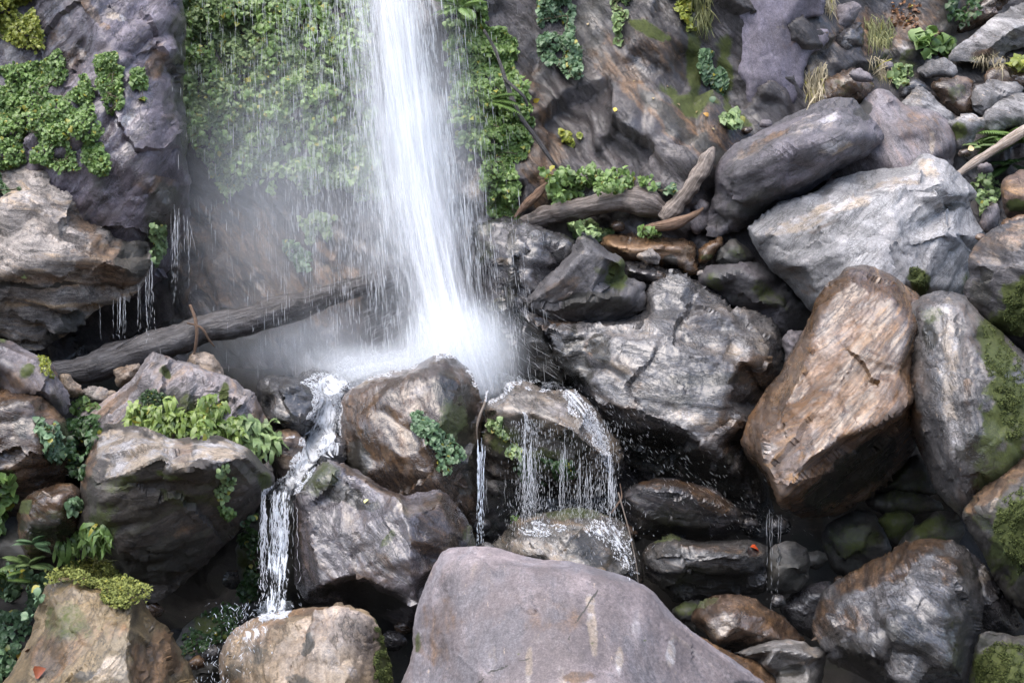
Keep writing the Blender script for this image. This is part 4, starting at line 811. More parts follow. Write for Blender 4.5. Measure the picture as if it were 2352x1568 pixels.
rock('boulder', 'large overhanging boulder with a pale tan top and underside painted black as shade', 13.9,
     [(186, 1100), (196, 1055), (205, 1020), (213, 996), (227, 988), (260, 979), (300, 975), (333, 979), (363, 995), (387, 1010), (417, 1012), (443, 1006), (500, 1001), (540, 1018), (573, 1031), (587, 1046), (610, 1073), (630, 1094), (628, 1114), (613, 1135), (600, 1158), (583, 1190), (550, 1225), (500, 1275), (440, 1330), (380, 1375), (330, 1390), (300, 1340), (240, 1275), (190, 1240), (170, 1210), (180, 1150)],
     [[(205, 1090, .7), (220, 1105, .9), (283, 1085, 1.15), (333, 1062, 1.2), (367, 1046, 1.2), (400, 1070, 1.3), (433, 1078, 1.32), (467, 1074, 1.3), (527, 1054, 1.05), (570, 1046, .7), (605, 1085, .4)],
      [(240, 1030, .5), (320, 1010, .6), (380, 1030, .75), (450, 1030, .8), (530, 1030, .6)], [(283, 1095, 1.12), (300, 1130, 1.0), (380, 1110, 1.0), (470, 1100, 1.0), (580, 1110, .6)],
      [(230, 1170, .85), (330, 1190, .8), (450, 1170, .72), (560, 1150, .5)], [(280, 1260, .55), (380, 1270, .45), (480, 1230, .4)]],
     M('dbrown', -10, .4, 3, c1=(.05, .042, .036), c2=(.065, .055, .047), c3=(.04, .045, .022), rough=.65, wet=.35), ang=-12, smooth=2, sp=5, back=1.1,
     paint=[('p', 290, 1020, 95, 50, 0, 1), ('p', 300, 1060, 85, 34, -20, .95), ('p', 400, 1040, 65, 36, 20, .9), ('p', 500, 1035, 75, 34, 0, 1), ('b', 420, 1040, 30, 40, 10, .6), ('b', 205, 1060, 16, 70, 10, .95), ('d', 350, 1062, 30, 20, 0, .7), ('m', 290, 1110, 60, 24, -10, .5), ('m', 240, 1200, 40, 60, 0, .6), ('m', 450, 1150, 110, 20, 10, .5), ('m', 400, 1095, 60, 8, 10, .6), ('b', 420, 1220, 60, 30, -20, .35), ('d', 380, 1280, 120, 60, -20, 1), ('m', 610, 1110, 16, 30, 0, .7)])  # large dark patch paints the black shade of the underside
rock('boulder', 'dark leafy rock wall behind the lower cascade', 15.2, [(545, 1260), (580, 1200), (620, 1150), (690, 1110), (720, 1180), (720, 1390), (680, 1440), (600, 1440), (550, 1400)], mat=M('darkmoss', 60, c1=(.025,.025,.022), c2=(.035,.033,.03)), sp=6, paint=[('d', 640, 1280, 80, 130, 0, .7), ('m', 570, 1290, 30, 70, 0, .7)])  # near-black colour and dark paint imitate the shade of the cave
rock('boulder', 'dark mossy stone at the mouth of the black cave', 14.4, [(395, 1500), (420, 1440), (455, 1410), (500, 1388), (540, 1388), (565, 1420), (560, 1470), (530, 1560), (470, 1640), (400, 1640)], mat=M('darkmoss', 0), sp=5, paint=[('m', 490, 1430, 70, 40, -20, .7), ('d', 480, 1520, 50, 60, 0, .8)])
rock('boulder', 'golden tan boulder with a mossy right side below the lower cascade', 12.9,
     [(500, 1520), (515, 1478), (540, 1445), (570, 1425), (600, 1410), (640, 1401), (700, 1390), (760, 1387), (800, 1391), (840, 1400), (862, 1420), (874, 1445), (884, 1480), (898, 1525), (908, 1580), (900, 1680), (540, 1690), (505, 1600)],
     [[(540, 1490, .35), (600, 1450, .45), (680, 1425, .5), (770, 1415, .5), (830, 1425, .4), (855, 1450, .3)], [(560, 1560, .75), (650, 1510, .85), (740, 1490, .9), (815, 1490, .8), (840, 1540, .75), (845, 1640, .9)], [(700, 1600, 1.2), (790, 1580, 1.15)], [(600, 1640, 1.1), (720, 1660, 1.3)]],
     M('tan', 50, .5, 3, c1=(.27, .20, .125), c3=(.42, .32, .22), wet=.42), ang=55, ledge=.035, rough=1.2, smooth=3, sp=4.5, tilt=(0, .05),
     paint=[('m', 878, 1540, 24, 110, -8, 1), ('m', 862, 1450, 18, 40, -15, .8), ('d', 708, 1484, 22, 26, 40, .95), ('d', 685, 1560, 40, 18, 10, .7), ('d', 570, 1520, 60, 60, 20, .55), ('b', 610, 1450, 70, 40, -20, .6), ('b', 720, 1400, 110, 12, 0, .7), ('b', 560, 1590, 50, 60, 0, .6), ('p', 770, 1520, 60, 60, 30, .5), ('b', 740, 1450, 50, 26, 0, .5)])
rock('boulder', 'olive-brown boulder with a moss cushion on top at the bottom left corner', 12.7,
     [(-60, 1620), (13, 1556), (30, 1522), (50, 1478), (67, 1445), (80, 1395), (97, 1362), (110, 1338), (140, 1326), (187, 1330), (230, 1340), (300, 1344), (322, 1362), (335, 1392), (357, 1422), (383, 1445), (402, 1478), (422, 1512), (438, 1545), (448, 1580), (470, 1690), (-60, 1690)],
     [[(115, 1375, .35), (180, 1360, .45), (250, 1362, .5), (300, 1362, .5), (317, 1368, .45)], [(312, 1372, .5), (298, 1440, .95), (292, 1500, 1.15), (300, 1580, 1.35), (310, 1660, 1.5)], [(80, 1480, .5), (150, 1440, .75), (230, 1430, .85), (290, 1440, .95)], [(60, 1580, .9), (150, 1550, 1.1), (240, 1560, 1.3)], [(370, 1480, .5), (390, 1580, .7)]],
     M('brown', -55, .5, 4, c1=(.15, .105, .05), c2=(.11, .085, .048), c3=(.21, .155, .09), wet=.45, wetr=.25, speck=.05), ang=-50, ledge=.03, rough=1.2, smooth=2, sp=4.5, tilt=(0, .05),
     paint=[('p', 250, 1535, 70, 20, -45, .6), ('m', 150, 1430, 70, 50, 0, .5), ('m', 230, 1450, 50, 30, -30, .4), ('b', 170, 1480, 90, 60, -40, .6), ('b', 360, 1520, 60, 90, 20, .85), ('b', 110, 1500, 60, 60, 0, .7), ('b', 250, 1450, 50, 30, -20, .6), ('d', 290, 1350, 40, 16, 10, .7), ('d', 140, 1345, 60, 14, 0, .6), ('p', 340, 1470, 6, 50, 12, .5), ('d', 190, 1555, 30, 16, -20, .6)])
rock('boulder', 'huge smooth lavender-grey boulder filling the bottom centre', 12.3,
     [(890, 1680), (914, 1572), (936, 1525), (946, 1488), (946, 1445), (954, 1405), (971, 1352), (994, 1298), (1014, 1264), (1031, 1254), (1060, 1250), (1114, 1247), (1137, 1250), (1181, 1262), (1227, 1277), (1297, 1286), (1331, 1295), (1380, 1311), (1434, 1325), (1487, 1348), (1505, 1362), (1517, 1376), (1551, 1413), (1568, 1428), (1635, 1482), (1700, 1528), (1755, 1566), (1830, 1690)],
     [[(985, 1370, .3), (1010, 1310, .35), (1040, 1285, .35), (1110, 1275, .35), (1200, 1300, .5), (1300, 1310, .5), (1400, 1330, .5), (1480, 1365, .45), (1530, 1420, .42), (1600, 1480, .45), (1700, 1555, .5)],
      [(965, 1480, .35), (1000, 1430, .55), (1060, 1380, .65), (1150, 1365, .75), (1260, 1370, .85), (1380, 1400, .95), (1480, 1440, .9)], [(960, 1580, .6), (1050, 1500, 1.0), (1180, 1470, 1.15), (1300, 1480, 1.3), (1420, 1520, 1.3), (1560, 1560, 1.0)], [(1000, 1660, 1.1), (1200, 1640, 1.75), (1400, 1640, 1.8), (1600, 1660, 1.3)]],
     M('front', 70, .4, 2.0), ang=75, ledge=.012, rough=.6, smooth=8, sp=4, back=1.2, jag=.6,
     paint=[('b', 1000, 1450, 50, 120, 15, .55), ('p', 1110, 1300, 80, 50, 0, .15), ('b', 1280, 1420, 110, 50, 0, .45), ('p', 1360, 1440, 14, 90, -4, .55), ('p', 1215, 1530, 12, 60, 0, .52), ('p', 1130, 1510, 14, 50, 0, .5), ('d', 1120, 1470, 80, 30, -10, .4), ('d', 1330, 1500, 120, 30, 5, .35), ('d', 1500, 1530, 60, 24, 20, .4), ('p', 1420, 1520, 10, 40, 4, .7), ('p', 1540, 1500, 12, 40, 4, .6), ('p', 1290, 1560, 12, 50, 0, .4), ('p', 1460, 1470, 14, 80, 5, .4), ('b', 1330, 1560, 40, 16, 0, .8), ('m', 958, 1470, 8, 40, 5, .6), ('d', 1240, 1470, 60, 24, 0, .25), ('d', 1420, 1440, 50, 40, 0, .2), ('p', 1600, 1500, 100, 8, 38, .35), ('d', 1345, 1395, 62, 2.5, -55, 1), ('d', 1140, 1535, 46, 3, -22, 1), ('d', 1200, 1515, 30, 3, -8, .9), ('d', 1100, 1566, 30, 3, -40, .9), ('d', 1305, 1470, 20, 2.5, -60, .8), ('m', 1360, 1480, 7, 6, 0, .7), ('m', 1190, 1500, 5, 5, 0, .7), ('m', 1480, 1470, 6, 5, 0, .6), ('p', 1240, 1470, 60, 12, 5, .3)])

_q = random.Random(12)
for _i, (_lb, _x, _y, _d, _r, _m) in enumerate([
    ('brown pebble wedged left of the olive-brown boulder tip', 452, 1520, 13.6, 16, 'brown'), ('grey cobble in the cave mouth beside the golden tan boulder', 485, 1500, 13.7, 20, 'wetgrey'),
    ('dark cobble between the angular boulder and the golden tan one', 905, 1470, 13.5, 26, 'black'), ('brown cobble in the slot left of the big smooth boulder', 925, 1440, 13.7, 18, 'dbrown'),
    ('small grey stone at the left foot of the low splashed boulder', 1120, 1262, 14.2, 16, 'wetgrey'), ('dark stone in the wet slot between the two rocks under the fall', 1105, 1210, 14.9, 22, 'black'),
    ('brown stone under the left tip of the rust-edged slab', 1440, 1225, 14.7, 18, 'dbrown'), ('small grey stone between the rust-edged slab and the orange-leaf slab', 1560, 1235, 14.8, 14, 'wetgrey'),
    ('dark pebble behind the right end of the rust-edged slab', 1722, 1205, 15.0, 20, 'black'), ('grey cobble under the lower tip of the rust-brown slab', 1790, 1210, 15.2, 24, 'wetgrey'),
    ('mossy cobble beside the upright green-mossed boulder', 1870, 1285, 15.0, 22, 'darkmoss'), ('small brown stone in the dark hollow near the glossy boulder', 1930, 1340, 14.5, 16, 'dbrown'),
    ('grey pebble below the round black boulder', 1790, 1380, 14.3, 16, 'wetgrey'), ('small stone beside the white-banded boulder', 1668, 1478, 13.5, 12, 'brown'),
    ('brown cobble in the gap under the overhanging boulder', 350, 1400, 14.0, 24, 'dbrown'), ('dark cobble left of the dark leafy rock wall', 540, 1330, 15.6, 22, 'black'),
    ('pinkish pebble next to the small flat pale stone', 255, 905, 15.4, 9, 'tan'), ('small stone resting under the thick log', 1420, 520, 16.9, 13, 'dbrown'),
    ('pale pebble beside the reddish-brown flat rock', 1612, 628, 16.7, 9, 'tangrey'), ('grey chip of rock below the purple slab', 1760, 285, 17.35, 13, 'lav'),
    ('brown chip of rock beside the mossy crevice foot', 1715, 300, 17.35, 11, 'dbrown'), ('small dark stone under the earthy mound', 1935, 235, 17.5, 11, 'black'),
    ('flat grey stone beside the grass on the bank', 2040, 150, 18.0, 12, 'lav'), ('small rock above the dark squared boulder', 2290, 145, 18.4, 14, 'mottle'),
    ('brown stone left of the fern among the bank rocks', 2215, 350, 17.3, 13, 'dbrown'), ('grey stone under the weathered pale branch', 2265, 385, 17.2, 14, 'lav'),
    ('reddish pebble between the lavender stone and the pinkish-topped boulder', 2255, 545, 15.6, 10, 'brown')]):
    _n = 9
    _pts = [(_x + _r * _q.uniform(.75, 1.25) * math.cos(2 * math.pi * k / _n) * 1.25, _y + _r * _q.uniform(.7, 1.1) * math.sin(2 * math.pi * k / _n)) for k in range(_n)]
    rock('stone', _lb, _d, _pts, mat=M(_m, _q.choice([-30, 0, 30])), sp=3.5, limb=7, nauto=4, rough=.6, seed=300 + _i, group='small stones wedged between boulders')
# ------------------------------------------------------------------ surface lookup
bpy.context.view_layer.update()
DG = bpy.context.evaluated_depsgraph_get()
def hit(px, py, only=None):
    d = Vector(ray([px], [py])[0]).normalized()
    if only is not None:
        M_ = only.matrix_world
        ok, p, n, _ = only.ray_cast(M_.inverted() @ CAM_LOC, d)
        return (np.array(M_ @ p), np.array(n)) if ok else None
    ok, p, n, _, ob, _ = scene.ray_cast(DG, CAM_LOC, d)
    return (np.array(p), np.array(n)) if ok else None
def depth_of(p):
    return float(-((np.asarray(p) - CL) @ R3)[2])

# ------------------------------------------------------------------ tubes: logs, branches, strands
def tube(path, rad, sides=10, cap=True):
    """path (n,3), rad (n,) -> verts, tris"""
    path = np.asarray(path, float); n = len(path)
    tg = np.gradient(path, axis=0); tg /= np.maximum(np.linalg.norm(tg, axis=1), 1e-9)[:, None]
    ref = np.array([0.3, 1.0, 0.2])
    u = np.cross(tg, ref); u /= np.maximum(np.linalg.norm(u, axis=1), 1e-9)[:, None]
    w = np.cross(tg, u)
    a = np.arange(sides) * 2 * math.pi / sides
    V = path[:, None, :] + np.asarray(rad)[:, None, None] * (np.cos(a)[None, :, None] * u[:, None, :] + np.sin(a)[None, :, None] * w[:, None, :])
    V = V.reshape(-1, 3)
    F = []
    for i in range(n - 1):
        for k in range(sides):
            k2 = (k + 1) % sides
            F += [(i * sides + k, i * sides + k2, (i + 1) * sides + k2), (i * sides + k, (i + 1) * sides + k2, (i + 1) * sides + k)]
    if cap:
        V = np.concatenate([V, path[:1], path[-1:]])
        for k in range(sides):
            k2 = (k + 1) % sides
            F += [(n * sides, k2, k), (n * sides + 1, (n - 1) * sides + k, (n - 1) * sides + k2)]
    return V, np.array(F)

def bark_mat(name, c1, c2, rough=0.6, wet=0.5):
    b = NB(name)
    tc = b.n('TexCoord')
    at = b.n('Attribute', attribute_name='along')
    mp = b.n('Mapping'); mp.inputs['Scale'].default_value = (2.0, 14, 14)
    b.l(at.outputs['Color'], mp.inputs['Vector'])
    n1 = b.noise(mp.outputs[0], 1.6, 6, 0.65, 0.3)
    n2 = b.noise(tc.outputs['Object'], 3.0, 5, 0.6)
    n3 = b.noise(tc.outputs['Object'], 25.0, 4, 0.7)
    col = b.mix(b.ss(n1, 0.38, 0.62), c1, c2)
    col = b.mix(b.ss(n2, 0.55, 0.7), col, tuple(x * 0.5 for x in c1))
    cb = b.n('CombineXYZ'); g = b.math('MULTIPLY_ADD', n3, 1.2, 0.4)
    for i in range(3): b.l(g, cb.inputs[i])
    col = b.mix(1.0, col, cb.outputs[0], 'MULTIPLY')
    b.l(col, b.b.inputs['Base Color'])
    b.l(b.math('MULTIPLY_ADD', b.ss(n2, 0.4, 0.6), -wet * 0.5, rough), b.b.inputs['Roughness'])
    bp = b.n('Bump'); bp.inputs['Strength'].default_value = 0.9; bp.inputs['Distance'].default_value = 0.04
    b.l(b.math('MULTIPLY_ADD', n3, 0.3, n1), bp.inputs['Height']); b.l(bp.outputs[0], b.b.inputs['Normal'])
    return b.m

def spline(P, n):
    P = np.asarray(P, float)
    t = np.linspace(0, len(P) - 1, n)
    i = np.clip(t.astype(int), 0, len(P) - 2); f = (t - i)[:, None]
    p0, p1, p2, p3 = P[np.maximum(i - 1, 0)], P[i], P[i + 1], P[np.minimum(i + 2, len(P) - 1)]
    return 0.5 * (2 * p1 + (p2 - p0) * f + (2 * p0 - 5 * p1 + 4 * p2 - p3) * f ** 2 + (3 * p1 - p0 - 3 * p2 + p3) * f ** 3)

def log(name, label, cat, pts, mat, n=60, sides=16, rough=1.0, seed=1, parent=None, group=None):
    """pts: (px, py, depth, radius_px)"""
    Q = spline(pts, n)
    path = unproj(Q[:, 0], Q[:, 1], Q[:, 2])
    rad = Q[:, 3] * mpp(Q[:, 2])
    V, F = tube(path, rad, sides)
    k = n * sides
    N = V[:k] - np.repeat(path, sides, 0)
    N /= np.maximum(np.linalg.norm(N, axis=1), 1e-9)[:, None]
    rr = np.repeat(rad, sides)
    dz = 0.28 * rr * fbm(V[:k] * np.array([2.2, 3, 3]) + seed * 7, 4, 0.55) * rough + 0.10 * rr * fbm(V[:k] * np.array([3, 12, 12]) + seed, 3) * rough
    V[:k] += N * dz[:, None]
    o = mesh_obj(name, V, F, mat, parent=parent)
    L = np.concatenate([[0], np.cumsum(np.linalg.norm(np.diff(path, axis=0), axis=1))])
    at = np.zeros((len(V), 4)); at[:, 3] = 1
    at[:k, 0] = np.repeat(L, sides)
    a = np.tile(np.arange(sides) * 2 * math.pi / sides, n)
    at[:k, 1] = 0.15 * np.cos(a); at[:k, 2] = 0.15 * np.sin(a)
    attr(o, 'along', at)
    if parent is None:
        tag(o, label, cat, group)
    return o

wetbark = bark_mat('wet_bark', (0.03, 0.026, 0.025), (0.075, 0.07, 0.07))
brownbark = bark_mat('brown_bark', (0.055, 0.042, 0.034), (0.15, 0.125, 0.11))
deadwood = bark_mat('weathered_wood', (0.20, 0.15, 0.11), (0.40, 0.34, 0.29), 0.8, 0.1)
redwood = bark_mat('reddish_wood', (0.10, 0.055, 0.032), (0.22, 0.14, 0.09), 0.7, 0.3)

L1 = log('fallen_log', 'long dark wet log lying diagonally through the spray behind the boulders', 'log',
    [(124, 856, 15.7, 26), (200, 846, 15.75, 34), (300, 813, 15.8, 36), (400, 784, 15.9, 36), (467, 760, 16.0, 33), (560, 738, 16.1, 33), (667, 706, 16.3, 31), (784, 671, 16.5, 27), (930, 626, 16.8, 24), (1060, 585, 17.0, 20)], wetbark, n=110, seed=3)
log('root', None, None, [(436, 700, 15.75, 3.5), (448, 730, 15.72, 4), (452, 770, 15.7, 4), (446, 812, 15.75, 3), (440, 830, 15.8, 2)], redwood, n=16, sides=6, seed=5, parent=L1)
log('root', None, None, [(430, 742, 15.72, 2.5), (462, 752, 15.7, 3), (480, 780, 15.75, 2.5), (492, 795, 15.8, 2)], redwood, n=14, sides=6, seed=6, parent=L1)
_rr = random.Random(4)
_rv, _rf, _ro = [], [], 0
for i in range(46):
    x = _rr.choice([_rr.gauss(585, 22), _rr.gauss(640, 20), _rr.uniform(440, 700)]); yb = 826 - (x - 300) * 0.33 - 4
    d = 15.95 + (x - 400) * 0.0017
    ln = _rr.uniform(8, 26)
    p = unproj([x, x + _rr.uniform(-3, 3), x + _rr.uniform(-5, 5)], [yb, yb + ln * .5, yb + ln], [d, d, d])
    V, F = tube(p, [0.006, 0.005, 0.002], 4)
    _rv.append(V); _rf.append(F + _ro); _ro += len(V)
_o = mesh_obj('hanging_rootlets', np.concatenate(_rv), np.concatenate(_rf), wetbark, parent=L1)
L2 = log('fallen_log', 'thick grey-brown log with a splintered end resting on rocks below the cliff', 'log',
    [(1195, 510, 17.0, 10), (1240, 500, 17.0, 20), (1300, 487, 16.95, 24), (1370, 472, 16.9, 24), (1430, 460, 16.85, 27), (1480, 468, 16.8, 30), (1525, 486, 16.8, 17), (1545, 492, 16.8, 4)], brownbark, n=64, rough=1.5, seed=8)
log('branch', None, None, [(1440, 445, 16.9, 14), (1500, 432, 16.95, 12), (1560, 417, 17.0, 10), (1610, 398, 17.0, 8), (1640, 385, 17.0, 6)], brownbark, n=34, seed=9, parent=L2)
log('broken_log', 'split grey trunk leaning upright against the left end of the long dark boulder', 'log',
    [(1520, 505, 16.75, 12), (1545, 480, 16.75, 20), (1575, 445, 16.75, 20), (1605, 400, 16.8, 18), (1630, 355, 16.85, 11), (1640, 338, 16.85, 4)], bark_mat('split_wood', (0.09, 0.07, 0.055), (0.24, 0.20, 0.17), 0.7, 0.2), n=50, rough=1.6, seed=11)
log('driftwood', 'rotten curved piece of brown wood under the splintered log end', 'driftwood',
    [(1468, 532, 16.75, 4), (1490, 522, 16.7, 9), (1530, 518, 16.65, 11), (1570, 505, 16.65, 11), (1600, 490, 16.7, 7), (1615, 478, 16.75, 3)], redwood, n=36, rough=1.4, seed=13)
log('driftwood', 'thin rusty plank of wood slanting at the foot of the leafy rib', 'driftwood',
    [(1182, 500, 17.05, 4), (1205, 472, 17.05, 10), (1235, 445, 17.05, 11), (1265, 415, 17.1, 5)], redwood, n=24, rough=1.3, seed=14)
log('branch', 'weathered pale branch lying among ferns at the right edge', 'branch',
    [(2200, 400, 16.95, 7), (2240, 372, 16.95, 9), (2290, 340, 17.0, 10), (2340, 308, 17.0, 11), (2420, 262, 17.1, 11)], deadwood, n=40, seed=15)
BR = log('branch', 'thin black dead branch slanting down through the leafy rib', 'branch',
    [(1112, 70, 17.6, 3), (1135, 110, 17.4, 4), (1150, 150, 17.25, 5), (1163, 190, 17.15, 6), (1178, 232, 17.08, 6), (1200, 275, 17.0, 5), (1225, 308, 17.0, 5), (1258, 355, 17.0, 5), (1290, 402, 17.0, 4)], wetbark, n=60, sides=8, seed=17)
log('branch', None, None, [(1160, 183, 17.1, 4), (1185, 205, 17.05, 4), (1204, 224, 17.05, 4), (1212, 245, 17.08, 3)], wetbark, n=18, sides=6, seed=18, parent=BR)
def twig(label, pts, mat, seed):
    log('twig', label, 'twig', pts, mat, n=24, sides=6, seed=seed, rough=0.6)
def on(px, py, lift=0.03):
    h = hit(px, py)
    return (px, py, depth_of(h[0]) - lift)
def twig_on(label, pts, r, mat, seed, lift=0.03):
    twig(label, [on(x, y, lift) + (r,) for x, y in pts], mat, seed)
twig('grey wet twig standing in the gap right of the big brown boulder', [(1120, 897, 14.75, 2.2), (1112, 930, 14.7, 2.6), (1102, 955, 14.7, 3), (1095, 985, 14.7, 2.2), (1098, 1020, 14.75, 1.5)], deadwood, 21)
twig('thin pale root hanging in the gap beside the low splashed boulder', [(1420, 1130, 13.95, 1.6), (1440, 1200, 13.9, 1.5), (1452, 1250, 13.85, 1.3), (1462, 1300, 13.85, 1.2), (1466, 1340, 13.9, 1.0)], deadwood, 22)
twig('orange-brown twig bent at the left tip of the rust-edged dark slab', [(1404, 1178, 14.2, 1.6), (1420, 1155, 14.2, 2), (1428, 1140, 14.25, 1.8), (1424, 1110, 14.3, 1.2)], redwood, 23)
twig_on('pale fallen twig on the reddish flat-topped rock', [(98, 1128), (108, 1134), (118, 1141)], 1.8, deadwood, 24)
twig('thin dark stick leaning in the cave above the long log', [(268, 800, 15.4, 1.5), (290, 786, 15.4, 1.7), (316, 770, 15.45, 1.3)], wetbark, 25)
twig('small brown stick poking out left of the plants on the log', [(1234, 408, 16.95, 1.6), (1255, 411, 16.95, 1.8), (1272, 410, 16.95, 1.2)], redwood, 26)

# ------------------------------------------------------------------ leaves
def leaf_mat(name, dark, light, yellow=(0.30, 0.28, 0.04), yel=0.02, rough=0.42, trans=0.3):
    b = NB(name)
    at = b.n('Attribute', attribute_name='tint')
    sp = b.n('SeparateColor'); b.l(at.outputs['Color'], sp.inputs[0])
    col = b.mix(sp.outputs[0], dark, light)
    col = b.mix(b.ss(sp.outputs[2], 1 - yel - 0.02, 1 - yel), col, yellow)
    tc = b.n('TexCoord')
    v = b.noise(tc.outputs['Object'], 40, 3, 0.6)
    cb = b.n('CombineXYZ'); g = b.math('MULTIPLY_ADD', v, 0.9, 0.55)
    for i in range(3): b.l(g, cb.inputs[i])
    col = b.mix(1.0, col, cb.outputs[0], 'MULTIPLY')
    b.l(col, b.b.inputs['Base Color'])
    b.b.inputs['Roughness'].default_value = rough
    tr = b.n('BsdfTranslucent'); b.l(col, tr.inputs[0])
    mx = b.n('MixShader'); mx.inputs[0].default_value = trans
    b.l(b.b.outputs[0], mx.inputs[1]); b.l(tr.outputs[0], mx.inputs[2]); b.l(mx.outputs[0], b.out.inputs[0])
    return b.m
LM = {
    'mid': leaf_mat('leaf_green', (0.105, 0.165, 0.06), (0.29, 0.39, 0.16)),
    'bright': leaf_mat('leaf_bright_green', (0.07, 0.13, 0.028), (0.21, 0.32, 0.095)),
    'yellow': leaf_mat('leaf_yellow_green', (0.13, 0.17, 0.025), (0.36, 0.38, 0.07)),
    'blue': leaf_mat('leaf_blue_green', (0.05, 0.10, 0.045), (0.17, 0.27, 0.14)),
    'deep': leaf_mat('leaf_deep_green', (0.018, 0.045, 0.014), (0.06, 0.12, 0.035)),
    'strap': leaf_mat('leaf_fresh_green', (0.075, 0.13, 0.022), (0.24, 0.32, 0.08), rough=0.35),
    'moss': leaf_mat('moss_yellow_green', (0.08, 0.10, 0.018), (0.23, 0.25, 0.055), rough=0.8, trans=0.15),
    'darkmoss': leaf_mat('moss_dark_green', (0.022, 0.034, 0.006), (0.08, 0.10, 0.02), yel=-0.1, rough=0.85, trans=0.1),
    'straw': leaf_mat('straw', (0.22, 0.18, 0.10), (0.46, 0.40, 0.27), rough=0.7, trans=0.2),
    'grass': leaf_mat('grass_blade', (0.07, 0.09, 0.025), (0.30, 0.29, 0.12), rough=0.6),
    'brown': leaf_mat('dead_leaf', (0.10, 0.045, 0.02), (0.22, 0.11, 0.05), yel=0, rough=0.6, trans=0.1),
}
TPL = {
    # rows of (t along, half width, lift)
    'ovate': [(0, 0.0, 0), (0.18, 0.30, .05), (0.45, 0.42, .05), (0.75, 0.26, -.02), (1.0, 0.0, -.16)],
    'strap': [(0, 0.05, 0), (0.2, 0.10, .10), (0.45, 0.13, .12), (0.7, 0.12, .0), (0.88, 0.07, -.18), (1.0, 0.0, -.36)],
    'blade': [(0, 0.022, 0), (0.3, 0.022, .10), (0.6, 0.018, .06), (0.85, 0.012, -.14), (1.0, 0.0, -.34)],
    'bit': [(0, 0.12, 0), (0.5, 0.30, .08), (1.0, 0.0, 0)],
}
def leaf_geo(P, U, N, L, tpl, wid=1.0, fold=0.22):
    """ovate leaves have a raised rim on both sides of the midrib"""
    rows = TPL[tpl]
    U = U / np.maximum(np.linalg.norm(U, axis=1), 1e-9)[:, None]
    S = np.cross(U, N); S /= np.maximum(np.linalg.norm(S, axis=1), 1e-9)[:, None]
    N = np.cross(S, U)
    cols, F = [], []
    vi = 0
    prev = None
    for (t, w, z) in rows:
        c = P + U * (t * L)[:, None] + N * (z * L)[:, None]
        if w == 0:
            cols.append(c); cur = [vi]; vi += 1
        elif tpl == 'ovate':
            e = N * (fold * w * L)[:, None]
            s_ = S * (w * wid * L)[:, None]
            cols += [c - s_ + e, c, c + s_ + e]; cur = [vi, vi + 1, vi + 2]; vi += 3
        else:
            s_ = S * (w * wid * L)[:, None]
            cols += [c - s_, c + s_]; cur = [vi, vi + 1]; vi += 2
        if prev is not None:
            if len(prev) == 1:
                F += [(prev[0], cur[k], cur[k + 1]) for k in range(len(cur) - 1)]
            elif len(cur) == 1:
                F += [(prev[k], cur[0], prev[k + 1]) for k in range(len(prev) - 1)]
            else:
                for k in range(len(cur) - 1):
                    F += [(prev[k], cur[k], cur[k + 1]), (prev[k], cur[k + 1], prev[k + 1])]
        prev = cur
    V = np.stack(cols, 1)
    n, m, _ = V.shape
    F = (np.array(F)[None] + (np.arange(n) * m)[:, None, None]).reshape(-1, 3)
    return V.reshape(-1, 3), F, m

UP = np.array([0, 0, 1.0])
STEM = bark_mat('vine_stem', (0.05, 0.045, 0.02), (0.14, 0.11, 0.06), 0.7, 0.1)
def scatter(poly, n, seed, clump=45.0, thr=-0.15, only=None, edge=0.0):
    r = np.random.RandomState(seed)
    poly = np.asarray(poly, float)
    x0, y0 = poly.min(0); x1, y1 = poly.max(0)
    X = r.uniform(x0, x1, n * 14); Y = r.uniform(y0, y1, n * 14)
    q = np.stack([X / 30.0, Y / 30.0, np.full(len(X), seed)], -1)
    wx = X + perlin(q) * 12; wy = Y + perlin(q + 40) * 12
    c = perlin(np.stack([X / clump, Y / clump, np.full(len(X), seed * 1.3)], -1))
    m = in_poly(wx, wy, poly) & (c > thr)
    X, Y, c = X[m][:n], Y[m][:n], c[m][:n]
    out = []
    for x, y, k in zip(X, Y, c):
        h = hit(x, y, only)
        if h is not None:
            out.append(np.concatenate([h[0], h[1], [k, x, y]]))
    return np.array(out), r

